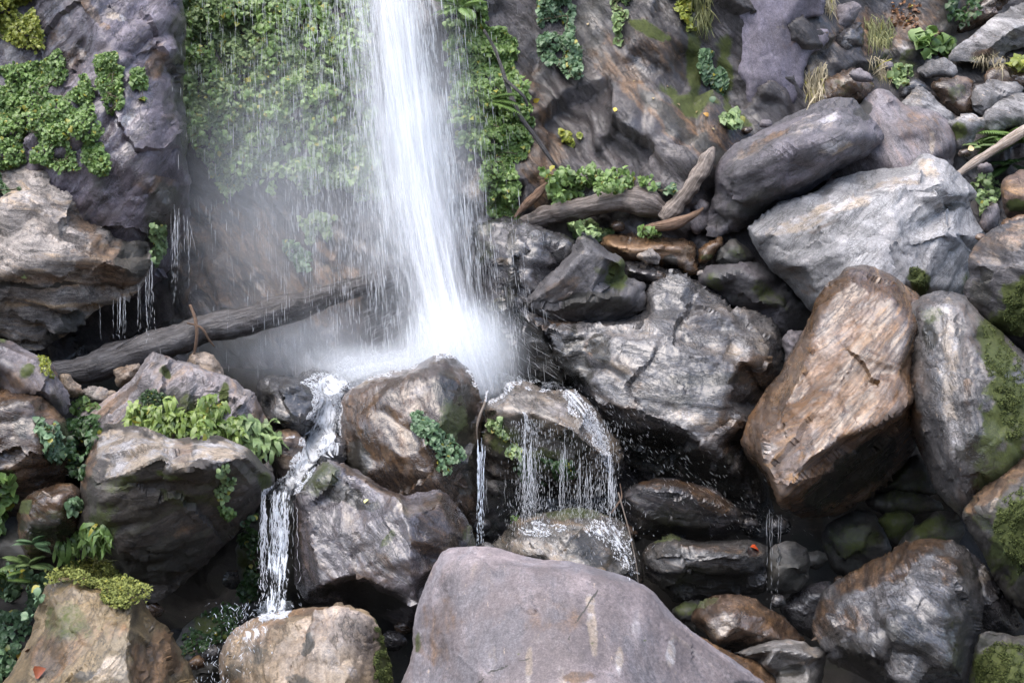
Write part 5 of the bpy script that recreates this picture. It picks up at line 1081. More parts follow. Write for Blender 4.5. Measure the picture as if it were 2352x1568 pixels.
def leaves(name, label, cat, poly, n, size, mat, tpl='ovate', seed=1, clump=45.0, thr=-0.2, only=None, lift=0.10, droop=0.7, out=0.5, jit=0.45, group=None, kind=None, wid=1.0, parent=None, nup=0.75, updir=0.0):
    A, r = scatter(poly, n, seed, clump, thr, only)
    if not len(A):
        return None
    k = len(A)
    N0 = A[:, 3:6]
    N0 = np.where(((A[:, :3] - CL) * N0).sum(1)[:, None] > 0, -N0, N0)
    c = A[:, 6]
    tow = CL - A[:, :3]; tow /= np.linalg.norm(tow, axis=1)[:, None]
    N0 = N0 * 0.6 + tow * 0.6
    N0 /= np.linalg.norm(N0, axis=1)[:, None]
    lf = lift * (0.25 + 1.1 * sstep(-0.3, 0.6, c)) * np.sqrt(r.rand(k))
    P = A[:, :3] + N0 * lf[:, None]
    U = -UP * droop + N0 * out + UP * updir + r.normal(size=(k, 3)) * jit
    Nn = N0 * 0.55 + UP * nup + r.normal(size=(k, 3)) * 0.35
    L = size * r.uniform(0.45, 1.4, k)
    P = P - U / np.linalg.norm(U, axis=1)[:, None] * (L * 0.4)[:, None]
    V, F, m = leaf_geo(P, U, Nn, L, tpl, wid)
    o = mesh_obj(name, V, F, LM[mat], smooth=(tpl != 'bit'), parent=parent)
    t = np.clip(0.45 + 0.35 * c + r.normal(size=k) * 0.24, 0, 1)
    at = np.stack([t, r.rand(k), r.rand(k), np.ones(k)], -1)
    attr(o, 'tint', np.repeat(at, m, 0))
    if parent is None:
        tag(o, label, cat, group, kind)
    if name in ('creeper', 'leafy_plant') and k > 40:
        Q = A[:, :3] + N0 * (lift * 0.35)
        for si in range(4 if k < 1500 else 8):
            p = Q[r.randint(k)]
            path = [p]
            for _ in range(9):
                dlt = Q - path[-1]
                ds = np.linalg.norm(dlt, axis=1)
                ok = np.where((ds > 0.05) & (ds < 0.16) & (dlt[:, 2] < 0.02))[0]
                if not len(ok):
                    break
                path.append(Q[ok[r.randint(len(ok))]])
            if len(path) > 3:
                sp_ = spline(path, len(path) * 4)
                V, F = tube(sp_, np.linspace(0.007, 0.003, len(sp_)), 5)
                mesh_obj('stem', V, F, STEM, parent=o)
    return o

# the big curtain of foliage behind the fall: nobody could count it
leaves('foliage', 'dense green creeping foliage covering the wall behind and left of the falling water', 'foliage', [(396, -120), (860, -120), (850, 100), (860, 300), (890, 430), (870, 470), (820, 455), (760, 430), (700, 455), (660, 395), (610, 400), (560, 430), (525, 455), (490, 400), (440, 330), (412, 280), (408, 150)], 38000, 0.056, 'mid', seed=3, only=cliff, lift=0.17, thr=-0.45, kind='stuff', clump=48)
leaves('foliage', 'pale yellow-green leaves scattered over the leafy wall', 'foliage', [(430, 0), (830, 0), (850, 300), (870, 440), (700, 420), (560, 400), (430, 280)], 3000, 0.075, 'bright', seed=4, only=cliff, lift=0.36, thr=0.05, kind='stuff', clump=50)
creep = 'patches of leafy creeper on the cliff'
leaves('creeper', 'tall bright green leafy creeper column to the right of the waterfall', 'creeper', [(1010, -120), (1108, -120), (1112, 60), (1165, 68), (1182, 100), (1180, 150), (1205, 200), (1225, 260), (1222, 330), (1210, 362), (1180, 372), (1188, 400), (1198, 440), (1188, 495), (1150, 506), (1125, 470), (1108, 420), (1116, 370), (1085, 345), (1055, 320), (1042, 200), (1030, 100)], 14000, 0.062, 'bright', seed=5, only=cliff, lift=0.2, thr=-0.75, group=creep)
leaves('creeper', 'blue-green creeper hanging on the bare slab right of the tall column', 'creeper', [(1246, -60), (1312, -60), (1314, 60), (1326, 110), (1340, 150), (1346, 182), (1312, 182), (1280, 155), (1245, 140), (1236, 60)], 1700, 0.072, 'blue', seed=6, only=cliff, lift=0.2, thr=-0.35, group=creep)
leaves('creeper', 'thin trailing vine of small leaves at the top between two slabs', 'creeper', [(1405, -40), (1448, -40), (1440, 30), (1430, 95), (1418, 100), (1410, 40)], 170, 0.09, 'mid', seed=7, only=cliff, lift=0.12, thr=-0.3, group=creep)
leaves('creeper', 'small yellowish vine patch at the top left of the mossy crevice', 'creeper', [(1528, -40), (1600, -40), (1608, 40), (1588, 80), (1560, 40)], 260, 0.08, 'yellow', seed=8, only=cliff, lift=0.14, group=creep)
leaves('creeper', 'heart-leaved creeper in the mossy crevice beside the purple slab', 'creeper', [(1606, 110), (1634, 120), (1645, 150), (1680, 175), (1684, 235), (1650, 250), (1622, 215), (1608, 160)], 420, 0.095, 'blue', seed=9, only=cliff, lift=0.16, group=creep)
leaves('creeper', 'small leafy patch at the foot of the mossy crevice', 'creeper', [(1655, 262), (1690, 258), (1696, 288), (1672, 302), (1655, 285)], 110, 0.085, 'mid', seed=10, only=cliff, lift=0.14, group=creep)
leaves('creeper', 'yellow-green cushion of tiny leaves in the top left corner', 'creeper', [(-80, -80), (60, -80), (88, 40), (106, 92), (88, 112), (40, 108), (-10, 80), (-80, 80)], 4200, 0.042, 'yellow', seed=11, lift=0.12, thr=-0.5, group=creep)
leaves('creeper', 'wide mat of ivy across the left buttress', 'creeper', [(-80, 170), (0, 150), (60, 150), (110, 140), (142, 108), (150, 160), (215, 188), (216, 250), (230, 310), (195, 330), (160, 300), (172, 360), (188, 388), (160, 392), (90, 372), (0, 388), (-80, 380)], 9500, 0.046, 'bright', seed=12, lift=0.14, thr=-0.30, group=creep)
leaves('creeper', 'upright ivy patch on the left buttress, right of the wide mat', 'creeper', [(220, 122), (265, 124), (284, 180), (278, 250), (262, 265), (242, 240), (224, 190)], 1600, 0.047, 'bright', seed=13, lift=0.1, thr=-0.5, group=creep)
leaves('creeper', 'rounded bright ivy patch below the wide mat', 'creeper', [(188, 332), (232, 330), (254, 375), (256, 400), (238, 408), (210, 392), (192, 370)], 1200, 0.046, 'bright', seed=14, lift=0.12, thr=-0.6, group=creep)
leaves('creeper', 'narrow green patch beside the orange stain on the left buttress', 'creeper', [(304, 160), (328, 165), (336, 200), (334, 228), (308, 230), (298, 200)], 190, 0.075, 'bright', seed=15, lift=0.1, thr=-0.3, group=creep)
leaves('creeper', 'small spray-soaked plant patch low on the wall left of the fall', 'creeper', [(652, 552), (690, 556), (714, 590), (722, 625), (690, 620), (662, 590)], 170, 0.085, 'blue', seed=16, only=cliff, lift=0.12, group=creep)
leaves('creeper', 'wet leafy patch on the wall just above the small spray-soaked one', 'creeper', [(690, 505), (740, 486), (782, 510), (776, 560), (740, 580), (705, 550)], 240, 0.08, 'mid', seed=17, only=cliff, lift=0.12, thr=-0.1, group=creep)
leaves('creeper', 'green fringe on the dripping corner of the left buttress', 'creeper', [(340, 520), (378, 505), (382, 560), (360, 612), (338, 600)], 220, 0.06, 'mid', seed=18, lift=0.1, group=creep)
leaves('creeper', 'tiny leaf clump at the left edge on the pale overhang', 'creeper', [(-20, 405), (40, 398), (54, 425), (30, 448), (-20, 445)], 160, 0.065, 'deep', seed=19, lift=0.1, group=creep)
leaves('creeper', 'small leafy tuft in a dark hollow of the slab above the log', 'creeper', [(1290, 305), (1318, 298), (1336, 320), (1330, 332), (1300, 330)], 90, 0.075, 'yellow', seed=20, only=cliff, lift=0.1, group=creep)

shrub = 'low plants growing on logs and boulders'
leaves('leafy_plant', 'round bright bush at the left end of the thick log', 'plant', [(1256, 405), (1290, 395), (1318, 405), (1322, 440), (1300, 466), (1268, 468), (1254, 435)], 620, 0.078, 'bright', seed=21, lift=0.25, group=shrub, thr=-0.5)
leaves('leafy_plant', 'spreading yellow-green plants along the top of the thick log', 'plant', [(1320, 395), (1360, 385), (1400, 400), (1450, 408), (1490, 412), (1500, 432), (1450, 440), (1390, 448), (1340, 450), (1318, 430)], 800, 0.068, 'bright', seed=22, lift=0.25, group=shrub)
leaves('leafy_plant', 'few small leaves behind the branch of the thick log', 'plant', [(1500, 425), (1545, 418), (1555, 436), (1520, 448), (1495, 445)], 80, 0.08, 'blue', seed=23, lift=0.15, group=shrub)
leaves('leafy_plant', 'dark leafy plants in the shade under the thick log', 'plant', [(1298, 520), (1330, 500), (1370, 505), (1400, 525), (1385, 548), (1330, 545)], 240, 0.09, 'mid', seed=24, lift=0.15, group=shrub)
leaves('leafy_plant', 'bright leaves beside the rotten wood above the reddish flat rock', 'plant', [(1468, 525), (1500, 520), (1520, 540), (1490, 548), (1468, 540)], 70, 0.075, 'bright', seed=25, lift=0.1, group=shrub)
leaves('leafy_plant', 'blue-green leaf cluster trailing down the big brown boulder', 'plant', [(945, 950), (962, 943), (985, 965), (1012, 985), (1030, 1000), (1058, 1035), (1056, 1055), (1040, 1070), (1020, 1090), (1003, 1082), (1008, 1050), (985, 1030), (965, 1000), (950, 980)], 480, 0.06, 'blue', seed=26, lift=0.12, thr=-0.6, group=shrub)
leaves('leafy_plant', 'small leaves on the left side of the mossy-faced boulder', 'plant', [(1120, 960), (1150, 962), (1160, 1000), (1195, 1030), (1200, 1050), (1160, 1045), (1135, 1015)], 230, 0.055, 'mid', seed=27, lift=0.08, group=shrub)
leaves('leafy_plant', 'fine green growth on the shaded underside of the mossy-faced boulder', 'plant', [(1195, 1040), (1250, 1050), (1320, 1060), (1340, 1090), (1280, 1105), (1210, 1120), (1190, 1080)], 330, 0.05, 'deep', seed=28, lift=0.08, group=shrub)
leaves('leafy_plant', 'tiny bright sprig beside the low splashed boulder', 'plant', [(1170, 1186), (1188, 1182), (1192, 1198), (1174, 1202)], 14, 0.06, 'bright', seed=29, lift=0.06, thr=-1, group=shrub)
leaves('leafy_plant', 'round-leaved pale green clump on the dark brown left boulder', 'plant', [(82, 968), (112, 958), (136, 985), (142, 1030), (130, 1062), (108, 1050), (90, 1010)], 330, 0.07, 'blue', seed=30, lift=0.14, thr=-0.6, group=shrub)
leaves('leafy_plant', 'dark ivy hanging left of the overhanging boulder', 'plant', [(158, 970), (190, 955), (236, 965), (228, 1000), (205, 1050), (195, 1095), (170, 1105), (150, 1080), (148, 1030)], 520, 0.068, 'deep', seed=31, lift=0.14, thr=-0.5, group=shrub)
leaves('leafy_plant', 'bright sprawling leaves in the gap left of the triangular boulder', 'plant', [(165, 925), (190, 908), (215, 925), (235, 935), (200, 950), (168, 950)], 80, 0.085, 'bright', seed=32, lift=0.1, thr=-0.6, group=shrub)
leaves('leafy_plant', 'large-leaved plant at the left edge beside the reddish rock', 'plant', [(-60, 1095), (25, 1085), (32, 1130), (26, 1180), (20, 1225), (-60, 1230)], 170, 0.11, 'bright', seed=33, lift=0.18, group=shrub)
leaves('leafy_plant', 'leaves hanging from the foot of the reddish flat-topped rock', 'plant', [(150, 1150), (175, 1140), (192, 1165), (170, 1185), (150, 1180)], 50, 0.075, 'blue', seed=34, lift=0.1, thr=-0.6, group=shrub)
leaves('leafy_plant', 'thick leafy mat beside the olive-brown boulder in the bottom left corner', 'plant', [(-60, 1300), (60, 1290), (100, 1310), (105, 1345), (95, 1380), (80, 1420), (60, 1470), (30, 1510), (15, 1568), (-60, 1600)], 1300, 0.075, 'blue', seed=35, lift=0.2, thr=-0.4, group=shrub)
leaves('leafy_plant', 'small hanging leaves under the lip of the overhanging boulder', 'plant', [(492, 1072), (535, 1062), (540, 1110), (520, 1150), (500, 1150), (488, 1110)], 130, 0.05, 'mid', seed=36, lift=0.08, group=shrub)
leaves('leafy_plant', 'lowest tuft of green on the dark face of the overhanging boulder', 'plant', [(502, 1160), (530, 1158), (540, 1180), (520, 1194), (502, 1182)], 70, 0.045, 'bright', seed=37, lift=0.08, thr=-0.6, group=shrub)
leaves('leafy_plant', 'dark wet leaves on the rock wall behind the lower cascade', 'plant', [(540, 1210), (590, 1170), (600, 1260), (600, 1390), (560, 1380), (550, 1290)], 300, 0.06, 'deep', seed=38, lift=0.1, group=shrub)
leaves('leafy_plant', 'tiny dark leaves covering the stone at the mouth of the cave', 'plant', [(430, 1440), (500, 1385), (555, 1395), (540, 1450), (470, 1490), (410, 1520)], 380, 0.045, 'deep', seed=39, lift=0.06, group=shrub)
leaves('leafy_plant', 'broad pale leaves growing on the right bank', 'plant', [(2100, 88), (2130, 68), (2165, 75), (2190, 95), (2185, 118), (2140, 122), (2105, 110)], 75, 0.17, 'bright', seed=40, lift=0.2, thr=-0.6, group=shrub, wid=1.3, clump=90)
leaves('leafy_plant', 'yellow-green leafy shrub at the right edge of the bank', 'plant', [(2305, 118), (2335, 108), (2400, 110), (2400, 165), (2340, 168), (2312, 150)], 70, 0.13, 'yellow', seed=41, lift=0.25, group=shrub)
leaves('leafy_plant', 'low greenery in the soil gap behind the jagged white-crusted rock', 'plant', [(2040, 165), (2090, 145), (2120, 155), (2080, 200), (2050, 205)], 130, 0.085, 'mid', seed=42, lift=0.12, group=shrub)
leaves('leafy_plant', 'green undergrowth between the pale slab and the reddish rock', 'plant', [(2215, 405), (2260, 395), (2300, 420), (2290, 470), (2255, 500), (2232, 440)], 200, 0.07, 'mid', seed=43, lift=0.15, group=shrub)
leaves('leafy_plant', 'dark greenery in the top right corner above the bank', 'plant', [(2150, -40), (2240, -40), (2260, 20), (2210, 60), (2170, 30)], 160, 0.09, 'deep', seed=44, lift=0.2, group=shrub)

ferns = 'strap-leaved ferns on the left boulders'
leaves('fern', 'row of fresh green drooping ferns along the foot of the triangular boulder', 'fern', [(300, 945), (318, 930), (345, 938), (385, 930), (410, 945), (440, 948), (462, 925), (480, 918), (510, 928), (535, 955), (560, 990), (540, 1005), (500, 1000), (470, 1010), (430, 995), (395, 1000), (350, 985), (305, 970)], 800, 0.135, 'strap', 'strap', seed=50, lift=0.22, droop=0.55, out=0.8, thr=-0.5, group=ferns, wid=1.15)
leaves('fern', 'darker fern clump at the right end of the fern row', 'fern', [(545, 960), (585, 970), (622, 985), (625, 1020), (600, 1040), (560, 1020), (540, 990)], 150, 0.16, 'mid', 'strap', seed=51, lift=0.2, droop=0.6, out=0.7, thr=-0.5, group=ferns, wid=1.3)
leaves('fern', 'strap fern hanging on the slope below the reddish flat-topped rock', 'fern', [(128, 1250), (160, 1235), (200, 1205), (240, 1205), (262, 1230), (255, 1262), (215, 1262), (170, 1280), (135, 1280)], 210, 0.17, 'bright', 'strap', seed=52, lift=0.18, droop=0.75, out=0.5, thr=-0.5, group=ferns, wid=0.9)
leaves('moss_cushion', 'thick yellow-green moss cushion on top of the olive-brown boulder', 'moss', [(125, 1310), (170, 1295), (230, 1285), (270, 1300), (310, 1335), (322, 1372), (300, 1392), (280, 1400), (240, 1385), (215, 1355), (160, 1340), (118, 1345)], 6500, 0.032, 'moss', 'bit', seed=53, lift=0.16, droop=0.2, out=0.8, jit=0.8, thr=-0.8)
leaves('moss_cushion', 'faded green moss film with tiny leaves above the fern row', 'moss', [(318, 905), (360, 895), (395, 915), (388, 950), (340, 950)], 700, 0.03, 'deep', 'bit', seed=54, lift=0.04, droop=0.2, out=0.8, jit=0.8, thr=-0.3)
leaves('moss_cushion', 'small lime moss streak on the grey-purple boulder at the left edge', 'moss', [(82, 822), (100, 818), (122, 850), (126, 870), (112, 868), (92, 848)], 240, 0.035, 'yellow', 'bit', seed=55, lift=0.05, droop=0.2, out=0.8, jit=0.8, thr=-0.6)
for _lb, _pl, _n, _sd in [
    ('mossy film on the right flank of the tall streaked boulder', [(2250, 735), (2290, 760), (2352, 830), (2352, 1000), (2320, 1010), (2290, 930), (2262, 820)], 2200, 56),
    ('dark green moss on the big boulder at the right edge', [(2300, 1150), (2352, 1110), (2380, 1200), (2352, 1330), (2310, 1280), (2280, 1210)], 1800, 57),
    ('moss on the rounded corner boulder at the bottom right', [(2240, 1510), (2290, 1470), (2352, 1480), (2352, 1568), (2240, 1568)], 1300, 58),
    ('moss down the right side of the golden tan boulder', [(856, 1430), (872, 1445), (884, 1490), (898, 1535), (900, 1568), (862, 1568), (858, 1500)], 1100, 59),
    ('round moss spot low on the huge pale slab', [(2090, 620), (2112, 612), (2132, 640), (2125, 668), (2100, 668), (2088, 645)], 420, 68),
    ('moss on the dark pinkish-topped boulder at the right edge', [(2310, 670), (2352, 640), (2352, 770), (2330, 760), (2305, 720)], 900, 69)]:
    leaves('moss_cushion', _lb, 'moss', _pl, int(_n * 1.8), 0.018, 'darkmoss', 'bit', seed=_sd, lift=0.02, droop=0.2, out=0.9, jit=0.8, thr=-0.12, clump=16)
leaves('grass_tuft', 'green and straw grass tuft hanging from the right bank', 'grass', [(1980, 60), (2010, 50), (2050, 60), (2062, 95), (2030, 110), (1995, 105)], 200, 0.26, 'grass', 'blade', seed=60, lift=0.1, droop=0.9, out=0.5, jit=0.3, thr=-0.7, group='grass tufts on the right bank')
leaves('grass_tuft', 'grass tuft hanging over the mossy crevice at the top', 'grass', [(1590, -20), (1630, -20), (1640, 40), (1632, 80), (1605, 60)], 200, 0.26, 'grass', 'blade', seed=61, lift=0.1, droop=0.9, out=0.4, jit=0.25, thr=-0.7, group='grass tufts on the right bank')
leaves('grass_tuft', 'dry straw-coloured grass hanging between the purple slab and the earthy mound', 'grass', [(1850, 175), (1885, 160), (1900, 180), (1885, 225), (1862, 240), (1848, 215)], 240, 0.26, 'straw', 'blade', seed=62, lift=0.08, droop=0.95, out=0.35, jit=0.25, thr=-0.7, group='grass tufts on the right bank')
leaves('grass_tuft', 'golden dead grass beside the slab on the earthy mound', 'grass', [(1985, 140), (2010, 130), (2045, 160), (2050, 185), (2015, 180)], 110, 0.2, 'straw', 'blade', seed=63, lift=0.08, droop=0.8, out=0.5, jit=0.4, thr=-0.7, group='grass tufts on the right bank')
leaves('grass_tuft', 'small pale grass tuft at the top of the bank beside the purple slab', 'grass', [(1895, -20), (1915, -20), (1912, 30), (1900, 30)], 90, 0.22, 'straw', 'blade', seed=64, lift=0.06, droop=0.8, out=0.5, jit=0.4, thr=-0.8, group='grass tufts on the right bank')
leaves('grass_tuft', 'wispy straw grass under the lichen-mottled boulder', 'grass', [(2240, 130), (2300, 125), (2330, 140), (2300, 165), (2250, 160)], 100, 0.18, 'straw', 'blade', seed=65, lift=0.08, droop=0.8, out=0.4, jit=0.4, thr=-0.6, group='grass tufts on the right bank')
leaves('leaf_litter', 'brown dead leaves and stalks heaped on the upper right bank', 'leaf litter', [(2050, 10), (2100, 0), (2130, 40), (2110, 70), (2060, 70), (2040, 40)], 80, 0.06, 'brown', 'ovate', seed=66, lift=0.04, jit=0.9, kind='stuff')
leaves('grass_tuft', 'long thin grass blades sprouting from the moss cushion', 'grass', [(215, 1280), (245, 1275), (262, 1290), (240, 1310), (218, 1305)], 40, 0.24, 'grass', 'blade', seed=67, lift=0.15, droop=0.3, out=0.5, updir=0.5, jit=0.5, thr=-1)

def fern_plant(label, base, n, length, mat, seed, aim=(0, 0), spread=1.0, lift=0.1):
    """pinnate fern: an Empty with one mesh per frond"""
    h = hit(*base)
    r = np.random.RandomState(seed)
    e = bpy.data.objects.new('fern', None); C.objects.link(e)
    tow = CL - h[0]; tow /= np.linalg.norm(tow)
    P0 = h[0] + tow * lift
    e.location = P0
    tag(e, label, 'fern', 'feathery ferns')
    for i in range(n):
        d = tow * 0.5 + UP * r.uniform(-0.1, 0.7) + np.array([1, 0, 0]) * (r.uniform(-1, 1) * spread + aim[0]) + UP * aim[1]
        d /= np.linalg.norm(d)
        L = length * r.uniform(0.7, 1.15)
        t = np.linspace(0, 1, 22)
        rach = P0 + np.outer(t * L, d) - np.outer((t ** 2) * L * 0.42, UP)
        tg = np.gradient(rach, axis=0); tg /= np.linalg.norm(tg, axis=1)[:, None]
        sd_ = np.cross(tg, UP); sd_ /= np.maximum(np.linalg.norm(sd_, axis=1), 1e-6)[:, None]
        V1, F1 = tube(rach, 0.005 * (1 - 0.8 * t), 4)
        ll = L * 0.26 * np.sin(np.clip(t * 1.02 + 0.05, 0, 1) * math.pi) ** 0.7 * (1.05 - 0.4 * t)
        Pq, Uq, Lq = [], [], []
        for k in range(2, 21):
            for sgn in (-1, 1):
                Pq.append(rach[k]); Uq.append(sd_[k] * sgn + tg[k] * 0.45 - UP * 0.12); Lq.append(ll[k])
        Pq, Uq, Lq = np.array(Pq), np.array(Uq), np.array(Lq)
        Nq = np.cross(sd_, tg)[np.repeat(np.arange(2, 21), 2)]
        Nq = np.where((Nq @ UP)[:, None] < 0, -Nq, Nq)
        V2, F2, m = leaf_geo(Pq, Uq, Nq, Lq, 'ovate', 0.36)
        o = mesh_obj('frond', np.concatenate([V1, V2]), np.concatenate([F1, F2 + len(V1)]), LM[mat], parent=e)
        at = np.ones((len(V1) + len(V2), 4)); at[:, 0] = np.clip(0.5 + r.normal() * 0.2, 0, 1); at[:, 2] = 0.5
        attr(o, 'tint', at)
fern_plant('large feathery fern at the right edge above the pale branch', (2330, 330), 14, 0.75, 'bright', 71, aim=(-0.3, 0.1), lift=0.35)
fern_plant('smaller feathery fern left of the pale branch', (2245, 345), 9, 0.5, 'mid', 72, aim=(-0.1, 0.3), lift=0.15)
fern_plant('dark feathery fern under the pale branch at the right edge', (2320, 378), 9, 0.5, 'deep', 73, aim=(-0.2, -0.2), lift=0.15)
fern_plant('feathery fern among the leafy mat in the bottom left corner', (70, 1300), 8, 0.4, 'mid', 74, aim=(0, 0.2), lift=0.15)
fern_plant('second feathery fern lower down in the bottom left leafy mat', (15, 1330), 7, 0.38, 'bright', 75, aim=(0.2, 0.2), lift=0.15)
fern_plant('feathery fern in the leafy column right of the waterfall', (1120, 235), 8, 0.5, 'bright', 76, aim=(0.3, 0.1), lift=0.3)
fern_plant('feathery fern in the shade below the reddish flat-topped rock', (80, 1250), 7, 0.3, 'blue', 77, aim=(0, 0.1), lift=0.12)
fern_plant('feathery fern at the top of the leafy column beside the water', (1060, 20), 7, 0.5, 'bright', 78, aim=(-0.2, 0.1), lift=0.3)

def fallen_leaf(label, px, py, size, col, ang, seed, lift=0.012):
    h = hit(px, py)
    n = h[1] if h[1] @ (CL - h[0]) > 0 else -h[1]
    r = R3 @ np.array([math.cos(ang), math.sin(ang), 0.0])
    u = r - n * (r @ n)
    V, F, m = leaf_geo((h[0] + n * lift)[None], u[None], n[None], np.array([size]), 'ovate', 1.0, 0.35)
    key = 'fallen_leaf_%d' % (sum(int(c * 100) for c in col))
    mt = bpy.data.materials.get(key) or leaf_mat(key, col, col, yel=0, trans=0.1)
    o = mesh_obj('fallen_leaf', V, F, mt)
    attr(o, 'tint', np.tile([[0.5, 0.5, 0.5, 1.0]], (len(V), 1)))
    tag(o, label, 'fallen leaf', 'fallen leaves')
fallen_leaf('orange fallen leaf on the flat dark layered slab', 1722, 1257, 0.12, (0.45, 0.07, 0.02), 0.1, 1)
fallen_leaf('yellow fallen leaf on the olive-brown boulder', 38, 1506, 0.10, (0.55, 0.33, 0.05), 0.3, 2)
fallen_leaf('dark red-brown fallen leaf beside the yellow one on the olive-brown boulder', 60, 1500, 0.14, (0.06, 0.02, 0.012), 0.0, 3)
fallen_leaf('rust-red fallen leaf near the bottom of the olive-brown boulder', 82, 1548, 0.14, (0.22, 0.06, 0.025), 0.4, 4)
fallen_leaf('pale green fallen leaf on the tan layered overhang', 64, 638, 0.12, (0.35, 0.48, 0.22), 1.6, 5)
fallen_leaf('brown fallen leaf under the moss cushion edge', 95, 1330, 0.14, (0.20, 0.07, 0.02), 2.6, 6)
fallen_leaf('yellow fallen leaf on the cliff right of the leafy column', 1224, 231, 0.09, (0.6, 0.45, 0.05), 0.3, 7)
fallen_leaf('yellow-orange fallen leaf at the foot of the leafy column', 1117, 452, 0.08, (0.6, 0.38, 0.03), 1.4, 8)
fallen_leaf('pale green leaf stuck on the dark slab', 1411, 258, 0.07, (0.35, 0.5, 0.25), 1.3, 9)
fallen_leaf('amber fallen leaf at the end of the dark slab near the broken trunk', 1626, 269, 0.08, (0.38, 0.2, 0.03), 2.5, 10)
fallen_leaf('pale yellow fallen leaf on the top edge of the angular lavender and brown boulder', 838, 1157, 0.06, (0.6, 0.6, 0.22), 1.3, 11)
fallen_leaf('pale fallen leaf near the weathered branch on the bank', 2222, 345, 0.10, (0.62, 0.48, 0.25), 0.4, 12)
_r = random.Random(9)
for i, (x, y, w) in enumerate([(1350, 60, 0), (1455, 190, 0), (1530, 200, 0), (1560, 245, 0), (1600, 262, 0), (1500, 230, 0), (1640, 300, 0)]):
    fallen_leaf('small yellowish leaf fallen on the dark slanting slab', x, y, 0.045, (0.26, 0.20, 0.10), _r.uniform(0, 3), 20 + i)
# ------------------------------------------------------------------ water
def water_mat(name, col=(0.82, 0.88, 0.95), trans=0.35, rough=0.25):
    b = NB(name)
    b.b.inputs['Base Color'].default_value = (*col, 1)
    b.b.inputs['Roughness'].default_value = rough
    b.b.inputs['IOR'].default_value = 1.33
    tr = b.n('BsdfTranslucent'); tr.inputs[0].default_value = (*col, 1)
    mx = b.n('MixShader'); mx.inputs[0].default_value = trans
    b.l(b.b.outputs[0], mx.inputs[1]); b.l(tr.outputs[0], mx.inputs[2])
    b.l(mx.outputs[0], b.out.inputs[0])
    return b, mx
wb, _ = water_mat('falling_water')
WATER = wb.m
fb, _ = water_mat('froth', (0.93, 0.95, 0.98), 0.5, 0.7)
fb.b.inputs['Specular IOR Level'].default_value = 0.2
_sf = [l.from_socket for l in fb.out.inputs[0].links][0]
_ft = fb.n('BsdfTransparent'); _fm = fb.n('MixShader'); _fm.inputs[0].default_value = 0.68
fb.l(_ft.outputs[0], _fm.inputs[1]); fb.l(_sf, _fm.inputs[2]); fb.l(_fm.outputs[0], fb.out.inputs[0])
FROTH = fb.m
def sheet_mat(name, sx, sy, lo, hi, amax, col=(0.82, 0.88, 0.95), rough=0.3, detail=5):
    """foaming water: noise pulled out along the flow decides where the sheet is water and where it is open"""
    b, mx = water_mat(name, col, 0.5, rough)
    b.b.inputs['Specular IOR Level'].default_value = 0.25
    at = b.n('Attribute', attribute_name='flow')           # r across (m), g along (m), b edge fade, a layer
    sp = b.n('SeparateColor'); b.l(at.outputs['Color'], sp.inputs[0])
    cx = b.n('CombineXYZ')
    b.l(b.math('MULTIPLY', sp.outputs[0], sx), cx.inputs[0])
    b.l(b.math('MULTIPLY', sp.outputs[1], sy), cx.inputs[1])
    b.l(b.math('MULTIPLY', at.outputs['Alpha'], 7.3), cx.inputs[2])
    n1 = b.noise(cx.outputs[0], 1.0, detail, 0.68, 0.25)
    a = b.ss(b.math('ADD', n1, b.math('MULTIPLY_ADD', sp.outputs[2], 0.7, -0.7)), lo, hi)
    a = b.math('MULTIPLY', a, amax)
    a = b.math('MULTIPLY', a, b.ss(sp.outputs[2], 0.0, 0.35))
    tp = b.n('BsdfTransparent')
    m2 = b.n('MixShader'); b.l(a, m2.inputs[0]); b.l(tp.outputs[0], m2.inputs[1]); b.l(mx.outputs[0], m2.inputs[2])
    b.l(m2.outputs[0], b.out.inputs[0])
    return b.m

# centre line and half width (in picture units) of the main column from y=-120 to its foot
FY = np.array([-150, 0, 150, 300, 450, 600, 700, 800, 880, 920.])
FC = np.array([890, 903, 922, 946, 972, 1005, 1030, 1058, 1082, 1090.])
FW = np.array([92, 97, 103, 108, 112, 116, 120, 128, 126, 110.])
def fc(y): return np.interp(y, FY, FC)
def fw(y): return np.interp(y, FY, FW)
fall = bpy.data.objects.new('waterfall', None); C.objects.link(fall)
fall.location = unproj(1085, 880, 16.2)
tag(fall, 'tall white column of falling water plunging onto the boulders', 'waterfall')

def flow_sheet(name, mat, layers, parent):
    VV, FF, AA, off = [], [], [], 0
    for li, (yA, yB, cf, wf, dep, bul, edge) in enumerate(layers):
        nu, nv = 22, 70
        u = np.linspace(-1, 1, nu); y = np.linspace(yA, yB, nv)
        Ug, Yg = np.meshgrid(u, y)
        w = wf(Yg); x = cf(Yg) + Ug * w
        d = dep(Yg) - bul * np.sqrt(np.clip(1 - Ug ** 2, 0, 1)) + 0.06 * perlin(np.stack([x.ravel() / 30, Yg.ravel() / 160, np.full(x.size, li * 3.1)], -1)).reshape(x.shape)
        V = unproj(x.ravel(), Yg.ravel(), d.ravel())
        I = np.arange(nu * nv).reshape(nv, nu)
        F = np.stack([I[:-1, :-1], I[1:, :-1], I[1:, 1:], I[:-1, 1:]], -1).reshape(-1, 4)
        fade = (1 - np.abs(Ug) ** edge) * np.clip((Yg - yA) / 40.0 + 0.25, 0, 1)
        s = mpp(16.6)
        A = np.stack([(Ug * w * s).ravel(), (Yg * s).ravel(), fade.ravel(), np.full(x.size, 0.13 * li)], -1)
        VV.append(V); FF.append(F + off); AA.append(A); off += len(V)
    o = mesh_obj(name, np.concatenate(VV), np.concatenate(FF), mat, parent=parent)
    attr(o, 'flow', np.concatenate(AA))
    return o
